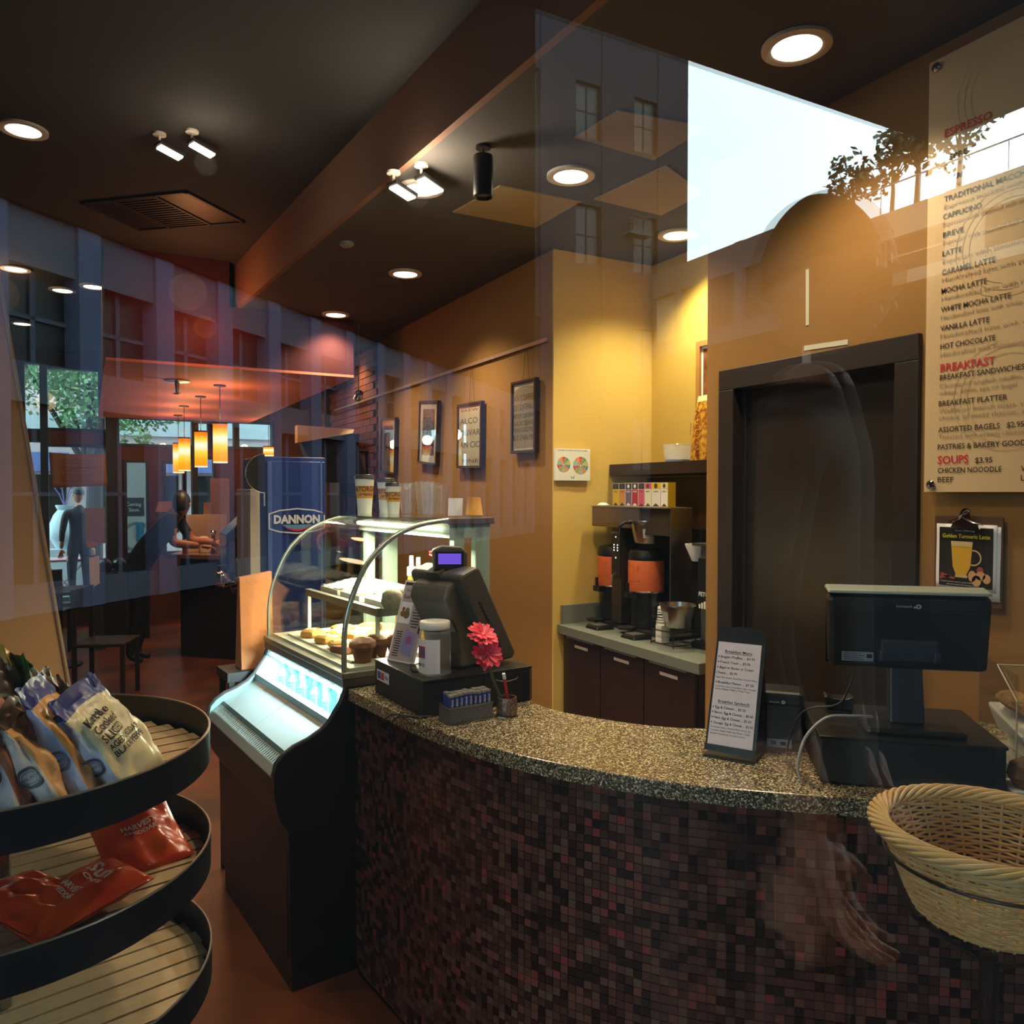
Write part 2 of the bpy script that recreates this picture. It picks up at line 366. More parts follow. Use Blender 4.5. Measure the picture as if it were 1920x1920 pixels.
# ================================================================== the street behind the camera (seen mirrored in the shop window)
def mir(p): return Vector((p[0], 2 * G - p[1], p[2]))
m_fac = mat('grey_stone_facade', '2f3138', 0.9, spec=0, noise=(0.5, '2a2c32', 0.5))
m_fac2 = mat('pale_stone_trim', '464a55', 0.9, spec=0)
m_pil = mat('blue_grey_pilaster', '4a5066', 0.9, spec=0)
m_darkb = mat('near_black_brick', '0e0d0e', 0.95, spec=0)  # colour kept near black so the window reflection fades on these storeys
m_win = mat('dark_window_pane', '141518', 0.4)
m_sand = mat('sandstone_facade', '9a8a74', 0.85, noise=(0.4, '90806a', 0.5))
def facade(name, label, A, dx, length, height, mats, rows, bay, pil_w, dark=None):
    """A: virtual start point, dx: virtual direction; mirrored into the real street"""
    root = thing(name, label, 'building', mir(A)); o = mir(A); D = Vector((dx[0], -dx[1], 0)).normalized(); N = Vector((-D.y, D.x, 0))
    if N.dot(-o) < 0: N = -N
    def P(u, z, n): return D * u + N * n + Vector((0, 0, z))
    def blk(mb, u0, z0, u1, z1, n0, n1): mb.hexa([P(u0, z0, n0), P(u1, z0, n0), P(u1, z0, n1), P(u0, z0, n1), P(u0, z1, n0), P(u1, z1, n0), P(u1, z1, n1), P(u0, z1, n1)])
    b = MB(); blk(b, 0, 0, length, height, -0.8, -0.35); b.build('wall', mats[0], root)
    if dark: b = MB(); blk(b, 0, dark[0], length, dark[1], -0.9, 0.05); b.build('plain_storeys', mats[3], root)
    nb = int(length / bay)
    fr = MB(); bands = MB(); pil = MB()
    for k in range(nb + 1):
        blk(pil, k * bay - pil_w / 2, 0, k * bay + pil_w / 2, height, -0.35, 0.0)
    zprev = 0
    for (z0, z1) in rows + [(height, height)]:
        blk(bands, 0, zprev, length, z0, -0.35, -0.06); zprev = z1
    bands.build('stone_band', mats[1], root); pil.build('pilaster', mats[2], root)
    n = 0
    for k in range(nb):
        for (z0, z1) in rows:
            if n >= 90: break
            q = MB(); blk(q, k * bay + pil_w / 2, z0, k * bay + bay - pil_w / 2, z1, -0.33, -0.29); wo = q.build('window', m_win, root)
            q = MB(); cu = k * bay + bay / 2; blk(q, cu - .04, z0, cu + .04, z1, -0.29, -0.25); blk(q, k * bay + pil_w / 2, (z0 + z1) / 2 - .03, k * bay + bay - pil_w / 2, (z0 + z1) / 2 + .03, -0.29, -0.25)
            q.build('window_bars', mats[1], wo); n += 1
    return root, P
# long terrace running away to the left of the reflection
dA = (math.sin(R(46.8)), math.cos(R(46.8)))
A0 = oz(0, 1165, 0.0); A0 = Vector((A0.x - dA[0] * 9, A0.y - dA[1] * 9, 0))
terr, Pt = facade('terrace_building', 'grey terrace with dark windows and blue pilasters, reflected across the left of the shop window', A0, dA, 33, 5.5,
                  (m_fac, m_fac2, m_pil, m_darkb), [(0.4, 2.9), (3.45, 4.75)], 1.5, 0.4, (5.5, 27))
# building with the balcony
facade('balcony_building', 'tall plain block with a small balcony, reflected over the ceiling left of the bright sky', Vector((14.5, 36.0, 0)), (1, 0), 15.6, 33,
       (m_fac, m_fac, m_fac), [(3, 6), (8.5, 11.0), (14.2, 17.4), (21, 24)], 3.9, 2.2)
def balcony():
    c = oy(1170, 440, 36.0); r = thing('iron_balcony', 'small black iron balcony reflected on the ceiling right of the hanging lamp', 'balcony', mir((c.x, 35.95, c.z)))
    b = MB(); L = 1.25
    for y in (0.0, 0.6):
        for z in (0.05, .75, .92): q = MB(); q.tube([(0, y, z), (L, y, z)], 0.03, 6); q.build('rail', m_black, r)
    for z in (.05, .92):
        for u in (0, L): q = MB(); q.tube([(u, 0, z), (u, .6, z)], 0.03, 6); q.build('rail', m_black, r)
    for k in range(9): q = MB(); q.tube([(k * L / 8, .6, 0), (k * L / 8, .6, .92)], 0.02, 6); q.build('baluster', m_black, r)
    q = MB(); q.bx(-.15, -.0, -.1, L + .15, .7, 0); q.build('floor_slab', m_fac2, r)
balcony()
# sandstone block on the right of the reflection
C0 = Vector((26.0, 4.0, 0))
facade('sandstone_building', 'sand coloured flat roofed block with wide windows reflected above the dark door', C0, (0, 1), 18.4, 12.0,
       (m_sand, m_sand, m_sand, m_darkb), [(9.7, 11.0)], 6.1, 1.2, (0, 9.2))
facade('corner_building', 'taller brown block with roof parapet reflected right of the niche', Vector((26.6, 23.0, 0)), (0, 1), 10.5, 13.3,
       (m_sand, m_fac2, m_fac2, m_darkb), [(9.6, 12.0)], 4.2, 0.5, (0, 8.8))
# roof railing and roof trees
rl = thing('roof_railing', 'thin metal railing along the reflected sandstone roof edge', 'railing', mir((26, 4, 12)))
b = MB(); b.tube([(0, 0, .95), (0, -18.4, .95)], 0.03, 6); b.build('top_rail', m_grey, rl)
for k in range(13): b = MB(); b.tube([(0, -k * 1.53, 0), (0, -k * 1.53, .95)], 0.025, 6); b.build('railing_post', m_grey, rl)
m_leaf = mat('roof_tree_leaves', '4a4c34', 0.8); m_bark = mat('tree_bark', '3a2f27', 0.9)
def tree(name, label, loc, h, r, seed, lm, n=500, leaf=0.18, parent_kind=None):
    t = thing(name, label, 'tree', loc); rr = random.Random(seed)
    b = MB(); b.tube([(0, 0, 0), (0.05, 0.03, h * .35), (0, 0, h * .7)], [h * .03, h * .024, h * .012], 8)
    for k in range(6):
        a = rr.uniform(0, 6.28); b.tube([(0, 0, h * .4), (math.cos(a) * r * .4, math.sin(a) * r * .4, h * .62), (math.cos(a) * r * .7, math.sin(a) * r * .7, h * .8)], [h * .012, h * .008, h * .004], 6)
    b.build('trunk', m_bark, t); b = MB()
    cl = [(rr.gauss(0, r * .4), rr.gauss(0, r * .4), h * .72 + rr.gauss(0, r * .35), rr.uniform(.3, .55) * r) for _ in range(14)]
    for _ in range(n):
        c = rr.choice(cl); d = Vector((rr.gauss(0, 1), rr.gauss(0, 1), rr.gauss(0, 1))).normalized() * c[3] * rr.uniform(.6, 1)
        p = Vector(c[:3]) + d; s = leaf * rr.uniform(.6, 1.3); x = Vector((rr.gauss(0, 1), rr.gauss(0, 1), rr.gauss(0, 1))).normalized() * s; y = x.cross(Vector((rr.random(), rr.random(), 1))).normalized() * s * .6
        b.add([p - x, p - y, p + x, p + y], [(0, 1, 2, 3)])
    o = b.build('foliage', lm, t); o['kind'] = 'stuff'; return t
for k, (px, hh, rr_) in enumerate([(1592, 3.0, 1.0), (1665, 3.1, 1.1), (1712, 3.9, 1.6), (1600 + 190, 3.6, 1.5)]):
    v = ox(px, 420, 26.6)
    tree('roof_tree', ['smallest roof tree on the reflected building, nearest the parapet', 'second small roof tree on the reflected building', 'largest roof tree on the reflected building, at the menu board edge',
                       'roof tree on the reflected building, behind the menu board text'][k], mir((26.8, v.y, 12.0)), hh, rr_, 30 + k, m_leaf, 420, 0.16)
# ================================================================== door wall: menu board, clipboard, tape
def wallmap(X, y, z): return frame((X, y, z), (0, -1, 0), (0, 0, 1))
m_board = mat('tan_menu_board', 'd9b98c', 0.55, noise=(2.5, 'd3b184', 0.6)); m_swirl = mat('faint_brown_print', 'c5a47a', 0.6)
bx_, X = 2.31, 2.309
mb = thing('menu_board', 'large tan menu board with brown and red lettering on the wall right of the door', 'sign', (0, 0, 0))
b = MB(); b.bx(bx_, 0.55, 1.672, bx_ + 0.012, 1.552, 3.0); b.build('board_panel', m_board, mb, bevel=0.001)
sw = MB()
for k in range(5):
    f = wallmap(X - 0.0004, 1.30 - (k % 2) * .22, 1.95 + k * .22)
    for j in range(3): disc(sw, f, .12 + j * .02, 28, r0=.118 + j * .02, a0=20 + 40 * j, a1=260 + 20 * j)
sw.build('leaf_print', m_swirl, mb)
br, pl_, rd = 'br', 'pl', 'rd'
def line(m, t, px0, py, px1=None, cap=10.0, bold=0.0, w=None):
    p = ox(px0, py, X - 0.0008); z = p.z
    s = 2.43 * cap / FPX
    if px1: w = p.y - ox(px1, py, X).y
    q = MB(); text(q, t, frame((X - 0.0008, p.y, z), (0, -1, 0), (0, 0, 1)), s, w, bold=bold)
    q.build('lettering', {'br': m_brownink, 'pl': m_paleink, 'rd': m_red}[m], mb)
H = [('ESPRESSO', 1771, 303, None), ('AMERICANO', 1770, 343, 1842), ('TRADITIONAL MACCHIATO', 1770, 379, 1960), ('CAPPUCINO', 1768, 412, 1840), ('BREVE', 1768, 446, 1807), ('LATTE', 1767, 481, 1803),
     ('CARAMEL LATTE', 1766, 516, 1866), ('MOCHA LATTE', 1765, 551, 1850), ('WHITE MOCHA LATTE', 1764, 586, 1895), ('VANILLA LATTE', 1763, 621, 1855), ('HOT CHOCOLATE', 1763, 655, 1866),
     ('BREAKFAST SANDWICHES', 1762, 713, 1921), ('BREAKFAST PLATTER', 1760, 762, 1889), ('ASSORTED BAGELS   $2.95', 1759, 811, 1920), ('PASTRIES & BAKERY GOODS', 1758, 843, 1931), ('$3.95', 1828, 868, 1861),
     ('CHICKEN NOOODLE', 1758, 887, 1878), ('BEEF', 1758, 904, 1788), ('VEGETABLE', 1914, 884, 1985), ('LENTIL', 1914, 901, 1960)]
for t, x0, y, x1 in H: line(br, t, x0, y, x1, 9.5, 0.012, None if x1 else .12)
Dd = ['Rich espresso shot in a demitasse', 'Espresso shots with hot water', 'Espresso marked with foam', 'Espresso with steamed milk and foam', 'Espresso with steamed half and half', 'Espresso with steamed milk',
      'Handcrafted latte with caramel', 'Handcrafted latte with mocha', 'Handcrafted latte with white mocha', 'Handcrafted latte with vanilla', 'Handcrafted with European cocoa']
for t, (h_, x0, y, x1) in zip(Dd, H): line(pl_, t, x0, y + 14, 1960, 8.0)
for t, x0, y, x1 in [('Choice of english muffin, croissant', 1761, 728, 1990), ('wheat, white, rye or bagel', 1761, 741, 1906), ('Waffle or french toast, two slices', 1760, 775, 1985), ('choice of meat (bacon, sausage)', 1760, 788, 1975),
                     ('Toasted with cream cheese or butter', 1759, 823, 1990)]: line(pl_, t, x0, y, x1, 8.0)
line(rd, 'BREAKFAST', 1763, 697, 1866, 13.5, 0.02); line(rd, 'SOUPS', 1758, 870, 1816, 14.5, 0.02)
line(rd, 'ESPRESSO', 1771, 258, 1860, 13.5, 0.02)
for (y, z) in ((1.525, 1.695), (1.525, 2.975), (0.58, 1.695)):
    b = MB(); b.lathe([(.004, 0), (.012, .002), (.014, .008), (.010, .012), (0.0, .013)], 20, M=Matrix.Rotation(R(-90), 3, 'Y'), c=(bx_ - .001, y, z)); b.lathe([(.006, 0), (.006, -.035)], 12, M=Matrix.Rotation(R(-90), 3, 'Y'), c=(bx_, y, z)); b.build('standoff_knob', m_chrome, mb, smooth=True)

# clipboard with poster
p = ox(1812, 972, 2.33)
cb = thing('clipboard', 'brown clipboard hanging on the wall with a black turmeric latte poster', 'clipboard', (2.335, 1.425, 1.33))
m_clipb = mat('brown_hardboard', '5b3d24', 0.6); b = MB()
b.bx(-0.002, -0.105, 0.0, 0.003, 0.105, 0.27); b.build('board', m_clipb, cb, bevel=0.004)
def sheet(name, x, y0, y1, z0, z1, m, curl=0.02, flip=1):
    q = MB(); q.grid(8, 10, lambda u, v: (x - curl * max(0, (1 - v) - .72) * 3 * (u if flip > 0 else 1 - u) - .001 * math.sin(v * 6), y0 + (y1 - y0) * u, z0 + (z1 - z0) * v)); return q.build(name, m, cb, smooth=True, solid=0.0006)
sheet('back_sheet', -0.004, -.1, .075, .02, .24, m_paper, 0.0)
sheet('paper_sheet', -0.006, .095, -.09, .045, .245, m_paper, 0.0)
pos = MB(); f = frame((-0.0075, .085, .055), (0, -1, 0), (0, 0, 1)); m_posbg = mat('poster_black', '1d1717', 0.4)
rect(pos, f, 0, 0, .165, .18); pos.build('poster_print', m_posbg, cb)
f2 = frame((-0.0082, .085, .055), (0, -1, 0), (0, 0, 1)); f3 = frame((-0.0088, .085, .055), (0, -1, 0), (0, 0, 1)); f4 = frame((-0.0094, .085, .055), (0, -1, 0), (0, 0, 1))
q = MB(); text(q, 'Golden Turmeric Latte', lambda u, v: f2(u + .01, v + .148), .0115, .146, bold=.01); q.build('yellow_lettering', mat('yellow_ink', 'd8d62c', 0.5), cb)
q = MB(); text(q, 'Turmeric has been used as a spice in indian recipes', lambda u, v: f2(u + .005, v + .012), .004, .12); text(q, 'Ayurvedic medicine for thousands of years', lambda u, v: f2(u + .025, v + .004), .004, .1); text(q, 'Now Offering', lambda u, v: f2(u + .05, v + .168), .005, .06); q.build('small_lettering', m_white, cb)
q = MB(); poly(q, f2, [(.055, .035), (.085, .035), (.098, .060), (.105, .135), (.038, .135), (.044, .060)]); q.build('mug_print', mat('turmeric_print', 'd8a324', 0.5), cb)
q = MB(); poly(q, f3, [(.040, .122), (.104, .122), (.105, .138), (.038, .138)]); disc(q, lambda u, v: f3(u + .108, v + .09), .024, 20, r0=.020, a0=-110, a1=100); rect(q, f3, .052, .028, .09, .036); q.build('mug_glass_print', mat('pale_print', 'cdb47a', 0.5), cb)
q = MB(); poly(q, f3, [(.006, .03), (.05, .02), (.052, .027), (.008, .04)]); poly(q, f3, [(.004, .02), (.04, .028), (.04, .034), (.004, .028)]); disc(q, lambda u, v: f3(u + .128, v + .055), .01); q.build('cinnamon_print', mat('cinnamon_print', 'a5473a', 0.5), cb)
q = MB(); 
for (u_, v_, r_, s_) in ((.105, .035, .012, 1.4), (.13, .038, .015, .9), (.118, .022, .014, 1.2), (.148, .03, .012, 1.2)): disc(q, lambda u, v: f4(u + u_, v + v_), r_, 14, sy=s_)
q.build('ginger_print', mat('ginger_print', 'd0a070', 0.5), cb)
q = MB(); q.prism([(-.045, .232), (.045, .232), (.035, .25), (.02, .262), (.012, .285), (-.012, .285), (-.02, .262), (-.035, .25)], lambda u, v: Vector((-.012, u, v)), lambda u, v: Vector((-.018, u, v)))
q.tube([(-.014, -.055, .246), (-.02, -.03, .25), (-.022, 0, .262), (-.02, .01, .282)], .003, 8); q.tube([(-.014, .05, .25), (-.02, .02, .262), (-.022, .0, .28), (-.018, -.012, .288)], .0035, 8)
q.lathe([(.012, -.004), (.012, .004)], 16, c=(-.012, 0, .282), M=Matrix.Rotation(R(90), 3, 'Y')); q.build('metal_clip', m_chrome, cb, smooth=True)

m_tape = mat('pale_tape', 'cfc9b4', 0.6)
def strip(name, label, p0, p1, w_):
    p0, p1 = Vector(p0), Vector(p1); d = (p1 - p0); n = Vector((0, -d.z, d.y)).normalized() * w_ / 2; o = thing(name, label, 'tape', p0)
    b = MB(); b.hexa([Vector((x, 0, 0)) + q for x in (0, -.0012) for q in (-n, d - n, d + n, n)]); b.build('tape', m_tape, o)
strip('tape_strip', 'upright strip of pale tape on the wall above the dark door', ox(1514, 610, WX - .001), ox(1514, 505, WX - .001), .014)
strip('tape_strip', 'slanted strip of pale tape just above the dark door frame', ox(1508, 653, WX - .001), ox(1590, 641, WX - .001), .018)

# ================================================================== picture wall
m_pf = mat('dark_wood_frame', '2c1610', 0.4); m_mat_ = mat('picture_mount', 'cfc8bd', 0.8); m_cord = mat('hanging_cord', '4a3320', 0.8)
rail = thing('picture_rail', 'thin metal picture rail along the ochre wall above the frames', 'rail', (WX, 3.9, 2.555))
b = MB(); b.bx(-.014, 0, -.012, 0, 4.45, .012); b.bx(-.02, 0, -.012, -.014, 4.45, -.006); b.build('track', mat('brushed_rail', 'b79a84', 0.4, metal=.5), rail)
for k in range(8): b = MB(); b.lathe([(.004, 0), (.004, .003), (0, .004)], 10, c=(-.014, .12 + k * .55, 0), M=Matrix.Rotation(R(-90), 3, 'Y')); b.build('screw', m_steel, rail)
def picture(label, y0, y1, z0, z1, tilt, hangy, art):
    """y0 > y1 (left edge is further away)"""
    w_ = y0 - y1; h_ = z1 - z0; c = Vector((WX - .03, (y0 + y1) / 2, (z0 + z1) / 2))
    o = thing('framed_picture', label, 'picture', c, group='framed pictures on the picture rail', rot=(tilt, 0, 0)); t = .018
    b = MB(); W, Hh = w_ / 2, h_ / 2
    for (a, bb, cc, dd) in ((-W, -Hh, W, -Hh + t), (-W, Hh - t, W, Hh), (-W, -Hh + t, -W + t, Hh - t), (W - t, -Hh + t, W, Hh - t)): b.bx(-.012, a, bb, .018, cc, dd)
    b.build('frame', m_pf, o, bevel=.002)
    b = MB(); b.bx(.0, -W + t, -Hh + t, .01, W - t, Hh - t); b.build('mount', m_mat_, o)
    f = lambda n: frame((-.001 - n * .0006, W - t, -Hh + t), (0, -1, 0), (0, 0, 1)); art(o, f, w_ - 2 * t, h_ - 2 * t)
    b = MB(); b.bx(-.009, -W + t, -Hh + t, -.007, W - t, Hh - t); b.build('glazing', glass('picture_glass', (.97, .97, .97), 1.42), o)
    b = MB(); top = Hh
    cy, sy = math.cos(tilt), math.sin(tilt)
    def loc(y, z): dy, dz = y - c.y, z - c.z; return (.015, dy * cy + dz * sy, -dy * sy + dz * cy)
    b.tube([(.015, .04, top), loc(hangy + .008, 2.545)], .0012, 5); b.tube([(.015, -.04, top), loc(hangy - .008, 2.545)], .0012, 5); b.build('hanging_cord', m_cord, o)
def art_port(o, f, W, Hh):
    b = MB(); rect(b, f(0), W * .16, Hh * .12, W * .84, Hh * .88); b.build('photo_print', mat('sepia_print', '7d6658', 0.6, noise=(9, '4c3c34', .3)), o)
    b = MB(); disc(b, lambda u, v: f(1)(u + W * .5, v + Hh * .6), W * .16, 20, sy=1.3); poly(b, f(1), [(W * .22, Hh * .12), (W * .3, Hh * .4), (W * .5, Hh * .48), (W * .7, Hh * .4), (W * .8, Hh * .12)]); b.build('portrait_print', mat('sepia_pale', 'b79c86', 0.6), o)
def art_street(o, f, W, Hh):
    b = MB(); rect(b, f(0), W * .15, Hh * .12, W * .85, Hh * .9); b.build('photo_print', mat('dark_photo', '2c2f2e', 0.6, noise=(30, '59615c', .25)), o)
    b = MB(); rr = random.Random(3)
    for _ in range(26): disc(b, (lambda a, c: lambda u, v: f(1)(u + a, v + c))(W * rr.uniform(.2, .8), Hh * rr.uniform(.14, .3)), W * rr.uniform(.03, .07), 8)
    b.build('red_print', mat('red_flower_print', 'b9304a', 0.6), o)
    b = MB()
    for _ in range(10): disc(b, (lambda a, c: lambda u, v: f(2)(u + a, v + c))(W * rr.uniform(.2, .8), Hh * rr.uniform(.3, .42)), W * .06, 8, sy=.5)
    b.build('violet_print', mat('violet_print', '5c4aa8', 0.6), o)
def art_text(lines, bg_, rag):
    def a(o, f, W, Hh):
        b = MB(); poly(b, f(0), [(W * .05, Hh * .03), (W * .97, Hh * .04), (W * .95, Hh * .93), (W * .55, Hh * .96), (W * .3, Hh * .95), (W * .06, Hh * .9)]); b.build('poster_print', mat('cream_print' + bg_, bg_, 0.7), o)
        b = MB()
        for t, u, v, h_, w_ in lines: text(b, t, (lambda uu, vv: lambda x, y: f(1)(x + uu, y + vv))(W * u, Hh * v), Hh * h_, W * w_)
        b.build('dark_lettering', mat('sign_ink', '4b4138', 0.7), o)
    return a
picture('framed sepia portrait, farthest left picture on the ochre wall', 6.76, 6.38, 1.84, 2.33, R(4), 6.5, art_port)
picture('framed photograph with red flowers, second picture from the left on the ochre wall', 5.84, 5.46, 1.89, 2.38, R(5), 5.66, art_street)
picture('framed cream poster reading ALCO, third picture from the left', 5.1, 4.71, 1.84, 2.29, R(1.5), 4.9,
        art_text([('BREW', .1, .9, .05, .8), ('ALCO', .06, .70, .095, .8), ('OLIVAR', .06, .50, .10, .9), ('AN CIO', .06, .30, .10, .92), ('VINE', .15, .05, .06, .75)], 'cdc3a6', 1))
picture('framed coffee word poster nearest the niche', 4.29, 3.99, 1.91, 2.35, R(.8), 4.14,
        art_text([('AN COFFEE', .02, .74, .09, .95), ('DUC GUATEMALA', .02, .60, .09, .95), ('NT OF CURTENA', .03, .48, .07, .93), ('CACAO BEANS', .03, .37, .07, .92), ('MARAGOGYPE', .03, .27, .07, .9), ('BUS SPAIN ME', .02, .15, .08, .93)], 'a3957c', 0))

# ================================================================== niche
m_cab = mat('espresso_laminate', '2a1811', 0.38); m_top = mat('grey_green_laminate', '6b7068', 0.5)
cab = thing('base_cabinet', 'dark brown base cabinet under the coffee counter in the niche', 'cabinet', (2.40, 2.7, 0))
b = MB(); b.bx(0.02, 0, 0.0, .62, 1.12, .855); b.build('body', m_cab, cab)
for k in range(3):
    y0 = .0 + k * .373; dd = MB(); dd.bx(0, y0 + .004, .1, .02, y0 + .369, .85); dr = dd.build('door', m_cab, cab, bevel=.002)
    q = MB(); q.bx(-.001, y0 + .12, .80, .0, y0 + .25, .816); q.build('label_strip', mat('pale_label', 'b5aba3', 0.5), dr)
    q = MB(); q.bx(-.012, y0 + .05, .848, .02, y0 + .32, .856); q.build('finger_pull', m_grey, dr)
ct = thing('coffee_counter', 'grey green laminate worktop in the niche with a low back splash', 'countertop', (0, 0, 0))
b = MB(); b.bx(2.375, 2.65, .86, 3.05, 3.845, .912); b.build('worktop', m_top, ct, bevel=.003)
b = MB(); b.bx(3.03, 2.65, .912, 3.05, 3.845, 1.02); b.bx(2.40, 3.825, .912, 3.03, 3.847, 1.02); b.build('back_splash', m_top, ct)
bp = thing('laminate_backboard', 'brown laminate panel behind the coffee machines under the shelf', 'panel', (0, 0, 0))
b = MB(); b.bx(3.02, 2.66, 1.02, 3.05, 3.84, 1.76); b.build('panel', mat('brown_panel', '50301c', 0.5), bp); b = MB(); b.bx(2.99, 3.05, 1.02, 3.015, 3.35, 1.62); b.build('raised_board', mat('mid_brown_panel', '5a3a1e', 0.5), bp)
sh = thing('wall_shelf', 'thick dark brown shelf in the niche above the coffee brewer', 'shelf', (0, 0, 0))
b = MB(); b.bx(2.74, 2.66, 1.772, 3.055, 3.845, 1.838); b.build('board', m_dkbrown, sh, bevel=.002)
def P(px, py, X0): return ox(px, py, X0)
# picture in niche on back wall
y = ox(1311, 650, 3.05).y
o = thing('framed_picture', 'pale wood framed brown picture at the right edge of the niche wall', 'picture', (3.045, y - .14, 2.33))
b = MB(); t = .03
for a in ((-.14, -.19, .14, -.19 + t), (-.14, .19 - t, .14, .19), (-.14, -.19 + t, -.14 + t, .19 - t), (.14 - t, -.19 + t, .14, .19 - t)): b.bx(-.02, a[0], a[1], .012, a[2], a[3])
b.build('frame', mat('pale_wood_frame', 'b07f42', 0.5), o); b = MB(); b.bx(-.004, -.11, -.16, .01, .11, .16); b.build('mount', m_paper, o)
b = MB(); rect(b, frame((-.0045, .095, -.145), (0, -1, 0), (0, 0, 1)), 0, 0, .19, .29); b.build('photo_print', mat('brown_print', '9c5f33', .6, noise=(20, '5b2f1b', .4)), o)
# flavour wheel sign on the niche side wall (faces the room)
YS = 3.845
a, c = oy(1037, 901, YS), oy(1103, 843, YS)
o = thing('flavour_wheel_sign', 'square white sign with two coloured flavour wheels beside the coffee niche', 'sign', ((a.x + c.x) / 2, YS, (a.z + c.z) / 2))
W, Hh = (c.x - a.x) / 2, (c.z - a.z) / 2
b = MB(); b.bx(-W, -.022, -Hh, W, -.006, Hh); b.build('board', mat('white_sign_board', 'd8d8d2', .5), o, bevel=.001)
b = MB(); b.bx(-W * .8, -.006, -Hh * .8, W * .8, -.001, Hh * .8); b.build('backing', m_black, o)
wheelc = ['b5b24a', '4e9a6a', 'c04848', 'd58a4a', '7fb0a8', 'a94a5a', '8a9a3a', '9aa0a8', 'c9803a', '557f8f']
for wi, (u, v, r_) in enumerate(((-W * .52, 0, W * .38), (W * .44, -.004, W * .44))):
    for k, cc in enumerate(wheelc):
        b = MB(); f = frame((u, -.0226, v), (1, 0, 0), (0, 0, 1))
        for rng in ((.12, .3), (.34, .62), (.66, .97)): disc(b, f, r_ * rng[1], 4, r0=r_ * rng[0], a0=k * 36 + 1, a1=k * 36 + 34)
        b.build('wheel_segment', mat('wheel_' + cc, cc, .6), o)
b = MB(); f = frame((0, -.0226, 0), (1, 0, 0), (0, 0, 1)); text(b, "COFFEE TASTER'S FLAVOR WHEEL", lambda x, y_: f(x - W * .85, y_ + Hh * .86), .006, W * 1.7)
disc(b, lambda x, y_: f(x - .003, y_ - Hh * .72), .012, 14, r0=.009, a0=180, a1=380); rect(b, lambda x, y_: f(x - .01, y_ - Hh * .85), 0, 0, .02, .003); b.build('lettering', m_ink, o)
# ================================================================== service counter
def granite(name):
    m = bpy.data.materials.new(name); m.use_nodes = True; nt = m.node_tree; b = nt.nodes['Principled BSDF']; b.inputs['Roughness'].default_value = .22
    tc = nt.nodes.new('ShaderNodeTexCoord'); v = nt.nodes.new('ShaderNodeTexVoronoi'); v.inputs['Scale'].default_value = 300
    nt.links.new(tc.outputs['Object'], v.inputs['Vector'])
    r = nt.nodes.new('ShaderNodeValToRGB'); sep = nt.nodes.new('ShaderNodeSeparateColor')
    nt.links.new(v.outputs['Color'], sep.inputs[0]); nt.links.new(sep.outputs[0], r.inputs[0]); r.color_ramp.interpolation = 'CONSTANT'
    e = r.color_ramp.elements; e[0].position = 0; e[0].color = (*lin('38302a'), 1); e[1].position = .38; e[1].color = (*lin('665a4a'), 1)
    for p_, c_ in ((.62, '938568'), (.80, 'bfae88'), (.94, 'efe4c4')): x = e.new(p_); x.color = (*lin(c_), 1)
    nt.links.new(r.outputs[0], b.inputs['Base Color']); return m
m_gran = granite('speckled_granite')
CT = 1.0
front = [(0.774, 2.610), (0.80, 2.42), (0.83, 2.20), (0.865, 2.03), (0.90, 1.90), (0.945, 1.78), (1.0, 1.67), (1.07, 1.56), (1.16, 1.43), (1.27, 1.315), (1.40, 1.20), (1.53, 1.09), (1.68, .97), (1.85, .84), (2.05, .70), (2.30, .54)]
back = [(2.30, 1.36), (2.1, 1.45), (1.85, 1.53), (1.68, 1.61), (1.52, 1.70), (1.44, 1.765), (1.38, 1.835), (1.31, 1.95), (1.26, 2.06), (1.25, 2.2), (1.29, 2.4), (1.33, 2.60), (1.355, 2.675)]
def smooth_path(p, k=3):
    out = []
    for i in range(len(p) - 1):
        a, b, c, d = p[max(i - 1, 0)], p[i], p[i + 1], p[min(i + 2, len(p) - 1)]
        for j in range(k):
            t = j / k; out.append(tuple(.5 * (2 * b[q] + (c[q] - a[q]) * t + (2 * a[q] - 5 * b[q] + 4 * c[q] - d[q]) * t * t + (3 * b[q] - a[q] - 3 * c[q] + d[q]) * t ** 3) for q in (0, 1)))
    return out + [p[-1]]
F_ = smooth_path(front); B_ = smooth_path(back)
top = F_ + B_
ctr = thing('service_counter', 'curved service counter with speckled granite top and mosaic tiled front', 'counter', (0, 0, 0))
b = MB(); b.prism(top, lambda u, v: Vector((u, v, CT - .042)), lambda u, v: Vector((u, v, CT))); b.build('granite_top', m_gran, ctr, bevel=.004)
# offset path for the base
def offset(p, d):
    out = []
    for i in range(len(p)):
        a = Vector(p[max(i - 1, 0)]); c = Vector(p[min(i + 1, len(p) - 1)]); t = (c - a).normalized(); out.append((p[i][0] - t.y * d, p[i][1] + t.x * d))
    return out
base_f = offset(F_, .03)
m_grout = mat('brown_grout', '6a4a44', .85)
b = MB(); bb = [(x - .03 if x > 2.2 else x, y) for x, y in B_]
b.prism(base_f + offset(B_, .03), lambda u, v: Vector((u, v, 0.02)), lambda u, v: Vector((u, v, CT - .042))); b.build('counter_base', m_grout, ctr)
